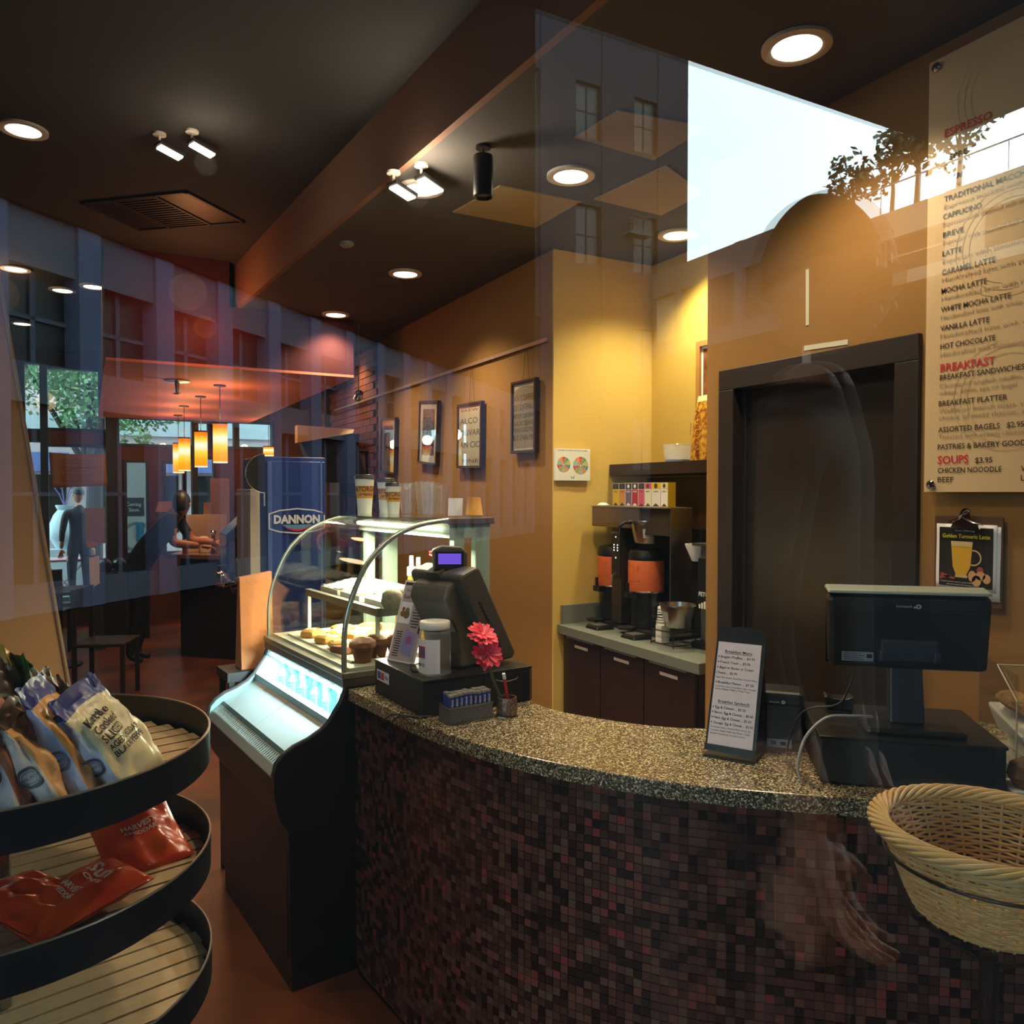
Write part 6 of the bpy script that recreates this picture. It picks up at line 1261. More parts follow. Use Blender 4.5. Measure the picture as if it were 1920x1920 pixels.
# hanging paper banner in the window
a, c = hp(92, 848, 11.0), hp(198, 915, 11.0); t = thing('paper_banner', 'wide tan paper banner sagging across the far left window', 'banner', (a.x, 11.0, c.z))
W_, H_ = c.x - a.x, a.z - c.z
b = MB(); b.grid(14, 8, lambda u, v: (W_ * u + .02 * (1 - v), .01 * math.sin(v * 25), H_ * v * (1 - .04 * math.sin(u * 3.14)) + (.0 if v > .5 else .03 * (u)))); b.build('banner_sheet', m_tan, t, smooth=True, solid=.004)
b = MB()
for k in range(7): b.bx(W_ * .22, -.022, H_ * (.18 + .1 * k), W_ * (.8 - .05 * (k % 2)), -.018, H_ * (.18 + .1 * k) + .014)
b.build('faint_lines', mat('faint_tan_line', '94704c', .8), t)
boxthing('kraft_board', 'upright tan board in front of the far window, right of the vase', 'board', 160, 952, 197, 1020, 10.8, .02, m_tan)
boxthing('yellow_card', 'small yellow card below the upright tan board', 'card', 162, 1016, 182, 1026, 10.7, .02, mat('yellow_card', 'c98f20', .6))
boxthing('kraft_sheet', 'tall tan panel standing in the window behind the bar', 'panel', 395, 897, 430, 990, 10.6, .03, m_tan)
boxthing('kraft_sheet', 'short pinkish tan panel left of the tall one behind the bar', 'panel', 382, 942, 397, 975, 10.5, .03, m_tanp)
a = hp(292, 960, 9.9); t = thing('tan_sheet', 'pale tan sheet standing behind the person in black', 'sheet', (a.x, 9.9, a.z)); W_ = hp(341, 960, 9.9).x - a.x; H_ = hp(341, 940, 9.9).z - a.z
b = MB(); b.hexa([(0, 0, 0), (W_, 0, 0), (W_, .02, 0), (0, .02, 0), (.03, 0, H_), (W_ + .0, 0, H_), (W_, .02, H_), (.03, .02, H_)]); b.build('sheet', mat('peach_sheet', 'c89a78', .7), t)
a = hp(349, 990, 9.2); t = thing('pale_backboard', 'pale board standing behind the white plates on the bar', 'board', (a.x, 9.2, bz)); W_ = hp(425, 990, 9.2).x - a.x; b = MB(); b.bx(0, 0, 0, W_, .02, hp(349, 965, 9.2).z - bz); b.build('board', mat('cream_board', 'b59c88', .7), t)
# white boxes and stacked plates on the bar
m_wb = mat('warm_white_ware', 'e6d2c0', .4)
for k, (x0, y0, x1, y1, lab) in enumerate([(349, 988, 373, 1013, 'left stack of white takeaway boxes on the bar'), (373, 984, 396, 1012, 'middle white takeaway box with a sloped lid on the bar'), (376, 997, 397, 1014, 'front white takeaway box on the bar')]):
    Y = 8.75 - .12 * (k == 2); a, c = hp(x0, y1, Y), hp(x1, y0, Y); t = thing('takeaway_box', lab, 'box', (a.x, Y, bz + (.0)), 0, 'white takeaway boxes on the bar'); W_ = c.x - a.x
    b = MB(); b.hexa([(0, 0, 0), (W_, 0, 0), (W_, .2, 0), (0, .2, 0), (-.01, -.01, .10), (W_ + .01, -.01, .10), (W_ + .01, .2, .10), (-.01, .2, .10)]); b.build('box_body', m_wb, t, bevel=.006)
    b = MB(); z_ = .1; b.hexa([(-.012, -.012, z_), (W_ + .012, -.012, z_), (W_ + .012, .2, z_), (-.012, .2, z_), (.03, .03, z_ + .06), (W_ - .03, .03, z_ + .06), (W_ - .03, .16, z_ + .06), (.03, .16, z_ + .06)]); b.build('lid', m_wb, t, bevel=.006)
t = thing('pepper_mill', 'brown pepper mill with a silver top on the bar', 'mill', (hp(400, 1020, 8.5).x, 8.5, bz)); b = MB(); b.lathe([(.028, 0), (.03, .02), (.018, .06), (.024, .12), (.016, .17), (.02, .19)], 18); b.build('mill_body', mat('brown_mill', '6a3a28', .4), t, smooth=True); b = MB(); b.lathe([(.0, .19), (.026, .2), (.03, .22), (.018, .24), (0, .243)], 18, cap=False); b.build('top', m_chrome, t, smooth=True)
t = thing('red_box', 'small red box between the person and the takeaway boxes', 'box', (hp(342, 990, 8.6).x, 8.6, bz)); b = MB(); b.bx(0, 0, 0, .05, .05, .14); b.build('body', mat('soft_red', 'b04a40', .5), t)
for k, (px, lab) in enumerate([(402, 'left glass jar on the bar'), (411, 'right glass jar on the bar')]):
    p = hp(px, 1022, 8.4); t = thing('glass_jar', lab, 'jar', (p.x, 8.4, bz), 0, 'glass jars on the bar'); b = MB(); b.lathe([(.03, 0), (.03, .09), (.022, .1)], 16); b.build('jar_body', glass('bar_glass', (.8, .78, .72), 1.6), t, smooth=True); b = MB(); b.lathe([(.024, .1), (.024, .12), (0, .12)], 16, cap=False); b.build('lid', m_chrome, t)
# silver espresso machine with crumpled foil look
a, c = hp(425, 1075, 7.0), hp(470, 945, 7.0)
t = thing('espresso_machine', 'tall silver espresso machine left of the blue cooler', 'coffee machine', (a.x, 7.0, .892)); W_ = c.x - a.x
b = MB(); b.hexa([(0, 0, 0), (W_, 0, 0), (W_, .4, 0), (0, .4, 0), (0, 0, .42), (W_, 0, .62), (W_, .4, .62), (0, .4, .42)]); b.build('machine_body', mat('dark_chrome', '5b5e66', .15, metal=.9, bump=(14, .8)), t, bevel=.01)
b = MB(); b.bx(.02, -.01, .1, W_ * .35, 0, .36); b.build('front_plate', mat('blue_grey_plate', '6a7284', .3, metal=.4), t); b = MB(); b.tube([(W_ * .4, -.02, .22), (W_ * .4, -.1, .18), (W_ * .42, -.1, .08)], .008, 8); b.tube([(W_ * .7, -.02, .26), (W_ * .7, -.09, .2)], .012, 8); b.build('spout', m_chrome, t, smooth=True)
t = thing('steel_kettle', 'small round steel kettle at the front of the low counter', 'kettle', (hp(416, 1045, 6.9).x, 6.9, .892)); b = MB(); b.lathe([(.05, 0), (.07, .03), (.072, .07), (.05, .11), (.02, .12), (0, .13)], 22, cap=False); b.build('kettle_body', m_chrome, t, smooth=True); b = MB(); b.tube([(-.05, 0, .1), (-.03, 0, .17), (.03, 0, .17), (.05, 0, .1)], .006, 8); b.build('handle', m_blackpl, t)
rr = random.Random(9); c0 = hp(455, 1058, 6.6); cut0 = None
for k in range(16):
    l_ = (c0.x + rr.uniform(-.1, .12), 6.6 + rr.uniform(-.06, .3), .8925 + .004 * k)
    if cut0 is None:
        cut0 = thing('spoon', 'bright steel spoon in the glittering heap on the low counter', 'spoon', l_, 0, 'steel spoons heaped on the low counter'); b = MB(); b.tube([(-.07, 0, 0), (.0, 0, .004), (.05, 0, 0)], .003, 6); b.lathe([(0, -.003), (.014, 0), (0, .004)], 12, cap=False, c=(.06, 0, 0)); b.build('spoon_body', m_chrome, cut0, smooth=True)
    else: dup(cut0, l_, rot=(rr.uniform(-.6, .6), rr.uniform(-.9, .3), rr.uniform(0, 6)))
# cream side panel and blue cooler
YC = 5.2
a, c = hp(470, 1130, YC - .05), hp(487, 917, YC - .05)
t = thing('cream_divider', 'tall narrow cream panel beside the blue cooler', 'panel', (a.x, YC - .05, 0)); b = MB(); b.bx(0, 0, 0, c.x - a.x, .5, c.z); b.build('panel', mat('cream_paint', 'c4c0ae', .5), t, bevel=.004)
a, c = hp(488, 1130, YC), hp(612, 858, YC)
m_blue = mat('deep_blue_panel', '1f3270', .35); Wc = c.x - a.x
t = thing('drinks_cooler', 'tall blue drinks cooler with a white oval dairy logo reading DANNON', 'cooler', (a.x, YC, 0))
b = MB(); b.bx(0, .03, 0, Wc, .6, c.z); b.build('body', m_blue, t, bevel=.004)
b = MB(); b.bx(.05, 0, .1, Wc - .01, .03, c.z - .03); dr = b.build('door', mat('blue_door', '223a80', .25), t, bevel=.004); b = MB(); b.bx(.05, -.012, .1, .075, 0, c.z - .03); b.bx(Wc * .9, -.012, .1, Wc * .93, 0, c.z - .03); b.build('door_edge', mat('light_blue_edge', '4a62a8', .4), dr)
l0, l1 = hp(503, 1002, YC), hp(608, 952, YC); f = frame((l0.x, YC - .014, l0.z), (1, 0, 0), (0, 0, 1)); off = Vector((-a.x, -YC, 0)); fl = lambda u, v: f(u, v) + off
LW, LH = l1.x - l0.x, l1.z - l0.z; q = MB(); pts = [(0, .2), (.0, .80), (.18, .93), (.5, 1.0), (.82, .93), (1, .80), (1, .2), (.82, .07), (.5, 0), (.18, .07)]
outer = [(u * LW, v * LH) for u, v in pts]; inner = [(LW * .5 + (u - .5) * LW * .955, LH * .5 + (v - .5) * LH * .90) for u, v in pts]
for i in range(len(pts)): j = (i + 1) % len(pts); poly(q, fl, [outer[i], outer[j], inner[j], inner[i]])
text(q, 'DANNON', lambda u, v: fl(LW * .09 + u, LH * .42 + v), LH * .30, LW * .82, bold=.05); q.build('logo_lettering', mat('logo_white', 'dfe6ea', .5), t)
q = MB(); up = [(LW * (.24 + .52 * i / 10), LH * (.34 - .16 * math.sin(math.pi * i / 10))) for i in range(11)]; dn = [(LW * (.24 + .52 * i / 10), LH * (.34 - .24 * math.sin(math.pi * i / 10))) for i in range(11)]
for i in range(10): poly(q, fl, [up[i], up[i + 1], dn[i + 1], dn[i]])
q.build('logo_smile', mat('logo_red', 'd03040', .5), t)
q = MB(); up2 = [(u, LH * .36) for u, v in up]
for i in range(10): poly(q, fl, [up2[i], up2[i + 1], up[i + 1], up[i]])
q.build('logo_blue', mat('logo_pale_blue', '5f9ac0', .5), t)
# black round sign on the cooler, left
p = hp(487, 888, 5.0); t = thing('arc_sign', 'black half round sign with a thin light rim above the cream panel', 'sign', (p.x, 5.0, p.z)); b = MB(); f = frame((0, 0, 0), (1, 0, 0), (0, 0, 1)); r_ = .115
b.prism([(0, -.12)] + [(-r_ * math.sin(math.pi * i / 12), .12 * -math.cos(math.pi * i / 12)) for i in range(13)] + [(0, .12)], lambda u, v: Vector((u + .03, 0, v)), lambda u, v: Vector((u + .03, .02, v))); b.build('sign_plate', m_black, t)
b = MB(); b.tube([(.03 - r_ * math.sin(math.pi * i / 14), -.002, -.12 * math.cos(math.pi * i / 14)) for i in range(15)], .003, 6); b.tube([(.028, 0, -.12), (.028, 0, -.2)], .005, 6); b.build('sign_rim', m_steel, t, smooth=True)
# slanted dark hood with cream fascia
a, c, d2, e2 = hp(558, 845, 6.8), hp(665, 812, 6.2), hp(672, 858, 6.2), hp(615, 905, 6.8)
t = thing('slanted_hood', 'dark slanted hood with a cream band above it, beyond the pastry case', 'hood', (0, 0, 0))
b = MB(); P_ = [hp(565, 830, 6.9), hp(662, 808, 6.3), hp(690, 905, 6.3), hp(600, 905, 6.9)]; b.hexa([p + Vector((0, 0, 0)) for p in P_] + [p + Vector((.0, .12, .0)) for p in P_]); b.build('hood_slab', m_blackmt, t)
b = MB(); P_ = [hp(560, 785, 6.85), hp(665, 812, 6.28), hp(662, 806, 6.28), hp(560, 832, 6.85)]; P_ = [hp(558, 797, 6.85), hp(664, 805, 6.28), hp(662, 812, 6.28), hp(558, 830, 6.85)]; b.hexa([p for p in P_] + [p + Vector((0, .1, 0)) for p in P_]); b.build('cream_band', mat('cream_fascia', 'c9a97a', .6), t)
# bottle shelves by the brick
sx0, sx1 = hp(640, 900, 7.2).x, hp(694, 900, 7.2).x
t = thing('shelf_unit', 'dark shelf unit of small bottles in front of the brick wall end', 'shelf unit', (sx0, 7.2, 0)); W_ = sx1 - sx0
b = MB(); b.bx(0, .3, 0, W_, .33, 2.25); b.bx(-.02, 0, 0, 0, .33, 2.25); b.build('body', m_dkbrown, t); b = MB(); b.bx(W_, -.03, 0, W_ + .04, .33, 2.35); b.build('side_post', m_black, t)
zs_ = [hp(660, y, 7.2).z for y in (1010, 958, 926, 893, 845)]
for z in zs_: b = MB(); b.bx(0, 0, z - .02, W_, .3, z); b.build('shelf_board', m_dkbrown, t)
bt = None; cols_ = ['first', 'second', 'third', 'fourth', 'fifth', 'sixth', 'seventh', 'eighth']
for ri, (z, hh, cc, lab) in enumerate([(zs_[3], .30, 'c9a878', 'tall pale bottle with a red neck on the upper shelf'), (zs_[2], .16, '3d2a2c', 'small dark bottle on the middle shelf'), (zs_[1], .2, '8a3a34', 'dark red bottle on the lower shelf')]):
    g0_ = None; n_ = 7 if ri < 2 else 5
    for k in range(n_):
        l_ = (sx0 + .04 + k * (W_ - .08) / (n_ - 1), 7.27, z + .001); lb = '%s, %s from the left' % (lab, cols_[k])
        if g0_ is None:
            g0_ = thing('bottle', lb, 'bottle', l_, 0, lab.split(' on ')[0] + 's'); b = MB(); b.lathe([(.022, 0), (.024, .01), (.024, hh * .6), (.009, hh * .78), (.009, hh * .88)], 14); b.build('bottle_body', mat('bottle_' + cc, cc, .3), g0_, smooth=True)
            b = MB(); b.lathe([(.011, hh * .86), (.011, hh), (0, hh)], 12, cap=False); b.build('bottle_cap', mat('neck_red', '96322a', .4), g0_)
        else: dup(g0_, l_, label=lb)
# silver camera-like wall fitting high on brick
p = hp(672, 742, 6.3); t = thing('track_spot', 'small silver spotlight on a bracket above the bottle shelves', 'spotlight', p); b = MB(); b.lathe([(0, -.04), (.035, -.035), (.04, 0), (.03, .04), (0, .05)], 18, cap=False, M=Matrix.Rotation(R(60), 3, 'X')); b.build('head', m_chrome, t, smooth=True); b = MB(); b.tube([(0, .0, 0), (.0, 0, 3.055 - p.z)], .006, 6); b.build('bracket', m_grey, t)
# lit lattice window reflected in the first picture: white paper lantern on the wall
p = hp(735, 825, 6.0)
# ---- seating at the left
def chair(label, x, y, rz):
    t = thing('chair', label, 'chair', (x, y, 0), rz, 'dark chairs in the lounge'); m_ = mat('dark_chair', '2a2422', .5)
    b = MB(); b.bx(-.2, -.2, .44, .2, .2, .47); b.build('seat', m_, t, bevel=.01); b = MB(); b.bx(-.2, .18, .6, .2, .2, .9); b.build('backrest', m_, t, bevel=.01)
    for sx in (-1, 1):
        for sy in (-1, 1): b = MB(); b.bx(sx * .18 - .015, sy * .18 - .015, 0, sx * .18 + .015, sy * .18 + .015, .44 if sy < 0 else .9); b.build('leg', m_, t)
chair('dark chair at the small table by the far left window', -.4, 9.3, R(170)); chair('dark chair right of the small table, nearer the bar', .12, 7.2, R(70))
def table(name, label, x, y, z, m_):
    t = thing(name, label, 'table', (x, y, 0)); b = MB(); b.bx(-.32, -.3, z - .03, .32, .3, z); b.build('table_top', m_, t, bevel=.004); b = MB(); b.lathe([(.22, 0), (.22, .02), (.03, .04), (.03, z - .03)], 20); b.build('pedestal', m_black, t, smooth=True)
table('cafe_table', 'small dark cafe table by the far left window', -.28, 8.7, .74, m_dkbrown)
t = thing('paper_menu', 'white folded menu standing on the floor stand beside the dark chair', 'menu', tuple(hp(187, 1080, 9.4))); t.location.z = 0
b = MB(); b.hexa([(-.05, 0, .0), (.05, 0, .0), (.05, .02, .0), (-.05, .02, .0), (-.09, .1, 1.0), (.0, .1, 1.0), (.0, .12, 1.0), (-.09, .12, 1.0)]); b.build('stand', m_black, t); b = MB(); b.hexa([(-.085, .06, .55), (.0, .06, .5), (.0, .065, .5), (-.085, .065, .55), (-.1, .085, .98), (-.0, .085, 1.0), (-.0, .09, 1.0), (-.1, .09, .98)]); b.build('card', m_paper, t)
# sofa / dark cushions
p = hp(215, 1035, 10.0); t = thing('rolled_cushions', 'row of round dark cushions on a bench behind the person', 'cushions', (p.x, 10.0, 0)); b = MB(); b.bx(-.18, -.1, 0, .35, .3, .78); b.build('bench', mat('dark_bench', '2b2a2c', .6), t, bevel=.01)
for k in range(3): b = MB(); b.lathe([(0, -.16), (.06, -.15), (.075, -.1), (.075, .1), (.06, .15), (0, .16)], 20, cap=False, c=(-.1 + k * .15, .05, .845), M=Matrix.Rotation(R(90), 3, 'X')); b.build('cushion', mat('black_leather', '1c1b1e', .3), t, smooth=True)

# ================================================================== people
m_skin = mat('warm_skin', 'b9836a', .5); m_hair = mat('dark_hair', '1a1310', .5); m_black_cloth = mat('black_cloth', '17181d', .8, bump=(40, .2)); m_shoe = mat('black_shoe', '0f0f10', .5); m_lip = mat('lip_skin', '8d4a44', .5); m_eye = mat('dark_eye', '0c0a0a', .3)
def skinned(name, verts, edges, radii, root, m, parent, sub=2, ms=None, mf=None):
    me = bpy.data.meshes.new(name); me.from_pydata(verts, edges, []); o = bpy.data.objects.new(name, me); COL.objects.link(o)
    md = o.modifiers.new('skin', 'SKIN'); md.use_smooth_shade = True
    for i, r_ in enumerate(radii):
        sv_ = me.skin_vertices[0].data[i]; sv_.radius = (r_, r_) if not isinstance(r_, tuple) else r_; sv_.use_root = (i == root)
    sb = o.modifiers.new('sub', 'SUBSURF'); sb.levels = sub; sb.render_levels = sub
    bpy.context.view_layer.update(); dg = bpy.context.evaluated_depsgraph_get(); nm = bpy.data.meshes.new_from_object(o.evaluated_get(dg)); o.modifiers.clear(); o.data = nm; nm.name = name
    for q in (ms or [m]): nm.materials.append(q)
    for p in nm.polygons:
        p.use_smooth = True
        p.material_index = mf(p.center) if mf else 0
    o.parent = parent; return o
def hand(parent, wrist, fwd, up, m, s=1.0, curl=.5, side=1):
    f = Vector(fwd).normalized(); u = Vector(up); u = (u - f * u.dot(f)).normalized(); r_ = f.cross(u) * side
    P = lambda a, b_, c: Vector(wrist) + f * a * s + r_ * b_ * s + u * c * s
    V = [tuple(P(-.01, 0, 0)), tuple(P(.035, 0, 0)), tuple(P(.075, 0, 0))]; E = [(0, 1), (1, 2)]; Rr = [(.024 * s, .02 * s), (.034 * s, .017 * s), (.032 * s, .014 * s)]
    for k, (off, ln_) in enumerate(((-.028, .066), (-.009, .076), (.010, .072), (.028, .055))):
        b0 = len(V); V.append(tuple(P(.082, off, 0))); E.append((2, b0)); Rr.append(.0095 * s)
        a_ = 0; x_, z_ = .082, 0
        for j in range(3):
            a_ += curl * (.5 + .2 * j); x_ += ln_ / 3 * math.cos(a_); z_ -= ln_ / 3 * math.sin(a_); V.append(tuple(P(x_, off * 1.12, z_))); E.append((b0 + j, b0 + j + 1)); Rr.append((.009 - .0012 * j) * s)
    b0 = len(V); V += [tuple(P(.02, -.034, -.004)), tuple(P(.045, -.052, -.014)), tuple(P(.07, -.056, -.022))]; E += [(1, b0), (b0, b0 + 1), (b0 + 1, b0 + 2)]; Rr += [.013 * s, .0105 * s, .009 * s]
    return skinned('hand', V, E, Rr, 0, m, parent, 1)
def head(parent, c, rz, tilt, m, hairlen, s=1.0):
    M = Matrix.Rotation(rz, 3, 'Z') @ Matrix.Rotation(tilt, 3, 'X'); C_ = Vector(c)
    b = MB(); N1, N2 = 28, 22
    def H_(u, v):
        th = u * math.tau; ph = (v - .5) * math.pi; x = .074 * math.cos(ph) * math.sin(th); y = -.094 * math.cos(ph) * math.cos(th); z = .118 * math.sin(ph)
        if z < 0: k = 1 - .35 * (-z / .118) ** 1.5; x *= k; y = y * (1 - .12 * (-z / .118)) - .006 * (-z / .118)
        if y < 0 and abs(x) < .022: y -= .020 * max(0, 1 - abs(x) / .018) * max(0, 1 - abs(z + .018) / .026)      # nose
        if y < 0: y += .008 * math.exp(-((abs(x) - .03) ** 2 + (z - .006) ** 2) / .00018) - .004 * math.exp(-((z + .058) ** 2 + x * x) / .0004)
        return C_ + M @ Vector((x * s, y * s, z * s))
    b.grid(N1, N2, H_, closeu=True); hd = b.build('head', m, parent, smooth=True)
    b = MB()
    for sx in (-1, 1): b.lathe([(0, 0), (.008 * s, .002 * s), (.009 * s, .005 * s), (0, .008 * s)], 12, cap=False, c=C_ + M @ Vector((sx * .03 * s, -.083 * s, .006 * s)), M=M @ Matrix.Rotation(R(90), 3, 'X'))
    b.build('eyes', m_eye, hd, smooth=True); b = MB(); b.box(C_ + M @ Vector((0, -.089 * s, -.055 * s)), (.042 * s, .006 * s, .008 * s), M); b.build('mouth', m_lip, hd)
    b = MB()
    for sx in (-1, 1): b.lathe([(0, 0), (.018 * s, .004 * s), (.013 * s, .012 * s), (0, .012 * s)], 14, cap=False, c=C_ + M @ Vector((sx * .072 * s, .005 * s, -.005 * s)), M=M @ Matrix.Rotation(R(90) * sx, 3, 'Y'))
    b.build('ears', m, hd, smooth=True)
    b = MB()
    def Hh(u, v):
        th = u * math.tau; back_ = .5 - .5 * math.cos(th); lo = .30 - (.0 if hairlen < .5 else .0) + (-.42 * hairlen) * back_ ** .7 + (.12 * (1 - back_)); ph = (lo + (1.57 - lo) * v); zz = math.sin(ph)
        return C_ + M @ (Vector((.082 * math.cos(ph) * math.sin(th), -.100 * math.cos(ph) * math.cos(th) + .004, .127 * zz + .002)) * s)
    b.grid(32, 12, Hh, closeu=True); b.build('hair', m_hair, parent, smooth=True); return hd
def person(name, label, loc, rz, J, fwd_tilt=0.0, apron=False, hairlen=1.0, bun=False, hands=True, headrot=(0, 0)):
    t = thing(name, label, 'person', loc, rz)
    names_ = list(J); idx = {n: i for i, n in enumerate(names_)}; V = [J[n][0] for n in names_]; Rr = [J[n][1] for n in names_]
    E = [('pelvis', 'waist'), ('waist', 'chest'), ('chest', 'neckbase'), ('neckbase', 'neck')]
    for s_ in 'LR': E += [('chest', 'sh' + s_), ('sh' + s_, 'el' + s_), ('el' + s_, 'wr' + s_), ('pelvis', 'hip' + s_), ('hip' + s_, 'kn' + s_), ('kn' + s_, 'an' + s_), ('an' + s_, 'toe' + s_)]
    E = [(idx[a], idx[b_]) for a, b_ in E]
    J_ = {n: Vector(J[n][0]) for n in J}
    def mf(p):
        p = Vector(p); best = min(J_, key=lambda n: (J_[n] - p).length)
        if best.startswith('an') or best.startswith('toe'): return 2
        if best == 'neck' or best[:2] == 'wr': return 1
        if J.get('short') is None and best[:2] == 'el' and SHORT[0] and (J_[best] - p).dot(J_['wr' + best[2]] - J_[best]) < 0: return 1
        return 0
    o = skinned('body', V, E, Rr, 0, None, t, 2, [m_black_cloth, m_skin, m_shoe], mf)
    head(t, J_['neck'] + Vector((0, -.015, .12)), headrot[0], headrot[1], m_skin, hairlen)
    if bun: b = MB(); b.lathe([(0, -.05), (.045, -.03), (.055, 0), (.045, .03), (0, .05)], 20, cap=False, c=J_['neck'] + Vector((0, .03, .28))); b.build('hair_bun', m_hair, t, smooth=True)
    if hands:
        for s_ in 'LR':
            d = J_['wr' + s_] - J_['el' + s_]; hand(t, J_['wr' + s_] + d.normalized() * .02, d, (0, 0, 1) if abs(d.normalized().z) < .8 else (0, 1, 0), m_skin, 1.0, .5, 1 if s_ == 'R' else -1)
    return t
SHORT = [False]
stand = lambda arm=.0: {'pelvis': ((0, 0, .95), (.15, .105)), 'waist': ((0, 0, 1.1), (.13, .09)), 'chest': ((0, .01, 1.32), (.15, .10)), 'neckbase': ((0, .01, 1.46), (.07, .06)), 'neck': ((0, 0, 1.54), (.05, .05)),
    'shL': ((-.17, .01, 1.42), .06), 'elL': ((-.23, .03, 1.13), .042), 'wrL': ((-.22, -.05, .89), .028), 'shR': ((.17, .01, 1.42), .06), 'elR': ((.23, .03, 1.13), .042), 'wrR': ((.22, -.05, .89), .028),
    'hipL': ((-.09, 0, .9), .09), 'knL': ((-.10, -.01, .5), .06), 'anL': ((-.10, .02, .09), .04), 'toeL': ((-.11, -.14, .04), .032), 'hipR': ((.09, 0, .9), .09), 'knR': ((.10, -.01, .5), .06), 'anR': ((.10, .02, .09), .04), 'toeR': ((.11, -.14, .04), .032)}
# figure outside, seen only as a dark silhouette in the window reflection
SHORT[0] = False
byst = person('person', 'person in black, dark silhouette reflected against the bright sky', (.99, -.52, 0.34), R(150), stand(), hairlen=1.2)
kb = thing('added_block', 'added block on the pavement raising the person so the reflected head darkens the sky', 'block', (.99, -.52, -.02)); b = MB(); b.bx(-.4, -.35, 0, .4, .35, .36); b.build('block', m_darkb, kb)  # added block lifts the figure's reflection up against the sky
# person leaning at the bar
SHORT[0] = True
s0 = hp(318, 975, 8.9)
JB = {'pelvis': ((-.28, .05, .93), (.16, .13)), 'waist': ((-.17, .03, 1.08), (.15, .12)), 'chest': ((.0, 0, 1.27), (.17, .13)), 'neckbase': ((.08, -.03, 1.36), (.08, .07)), 'neck': ((.12, -.0, 1.33), (.05, .05)),
    'shL': ((.04, .17, 1.33), .065), 'elL': ((.18, .2, 1.10), .045), 'wrL': ((.40, .12, 1.09), .03), 'shR': ((.03, -.17, 1.32), .065), 'elR': ((.06, -.2, 1.10), .048), 'wrR': ((.30, -.16, 1.07), .03),
    'hipL': ((-.3, .12, .88), .10), 'knL': ((-.26, .12, .48), .065), 'anL': ((-.33, .12, .09), .04), 'toeL': ((-.2, .12, .04), .03), 'hipR': ((-.3, -.06, .88), .10), 'knR': ((-.28, -.08, .48), .065), 'anR': ((-.36, -.08, .09), .04), 'toeR': ((-.23, -.08, .04), .03)}
person('person', 'person in a black short sleeved top leaning over the bar with a bare forearm', (s0.x - .05, 8.35, 0.0), R(-14), JB, hairlen=1.5, headrot=(R(165), R(-20))).scale = (1, 1, 1.08)
# ================================================================== outside the far windows
m_sh = mat('white_shopfront', 'b9c2cc', .7); m_bl = mat('blue_awning', '4a5590', .7); m_pk = mat('pink_stucco', 'c8b4b8', .8)
sh_ = thing('street_shop', 'pale shopfront with blue awnings across the street, seen through the far left window', 'building', (0, 16.5, 0))
b = MB(); b.bx(-2.2, 0, 0, 4.5, .4, 9); b.build('wall', m_pk, sh_)
for k in range(6): x = -1.9 + k * .95; b = MB(); b.bx(x, -.02, .9, x + .6, 0, 2.0); wo = b.build('window', m_win, sh_); b = MB(); b.bx(x + .28, -.04, .9, x + .32, -.02, 2.0); b.build('window_bar', m_sh, wo); b = MB(); b.hexa([(x - .05, -.35, 2.05), (x + .65, -.35, 2.05), (x + .65, 0, 2.05), (x - .05, 0, 2.05), (x - .05, -.1, 2.4), (x + .65, -.1, 2.4), (x + .65, 0, 2.4), (x - .05, 0, 2.4)]); b.build('awning', m_bl, sh_)
b = MB(); b.bx(-2.2, -.06, 2.75, 4.5, 0, 3.1); b.build('white_band', m_sh, sh_)
b = MB(); b.bx(-8, 11.35, -.12, 9, 16.5, -.02); o = struct('pavement', b, m_pave)
tree('street_tree', 'leafy green street tree outside the far windows', (.05, 14.6, -.02), 5.0, 1.5, 77, mat('green_leaves', '8ab07c', .7, noise=(3, '5f8a5c', .5)), 7000, .05)
p = hp(121, 975, 14.8); t = thing('garden_urn', 'large white urn with violet flowers outside the far left window', 'urn', (p.x, 14.8, .75)); b = MB(); b.lathe([(.12, 0), (.22, .18), (.24, .36), (.16, .56), (.1, .64), (.13, .70), (.13, .72), (0, .70)], 26, cap=False); b.build('urn_body', mat('white_glaze', 'b9ccd8', .3), t, smooth=True)
b = MB(); b.bx(-.35, -.2, -.77, .35, .25, 0); b.build('plinth', m_sh, t)
for k in range(7): b = MB(); a = k * .9; b.tube([(0, 0, .7), (.08 * math.cos(a), .08 * math.sin(a), .9), (.15 * math.cos(a), .15 * math.sin(a), 1.0)], .008, 5); b.lathe([(0, 0), (.04, .02), (0, .05)], 8, cap=False, c=(.15 * math.cos(a), .15 * math.sin(a), .99)); b.build('flower_sprig', mat('violet_flower', '8f86c0', .6), t)
p = hp(256, 935, 12.6); t = thing('street_poster', 'tall white poster with a blue panel outside, between the dark window posts', 'poster', (p.x, 12.6, -.02)); b = MB(); b.bx(-.19, 0, .0, .19, .04, 2.3); b.build('poster_board', mat('poster_white', 'c4d2da', .6), t); b = MB(); f = frame((-.16, -.002, 0), (1, 0, 0), (0, 0, 1)); rect(b, f, .0, 1.35, .26, 1.62); b.build('grey_panel', mat('slate_print', '3f4a5c', .6), t)
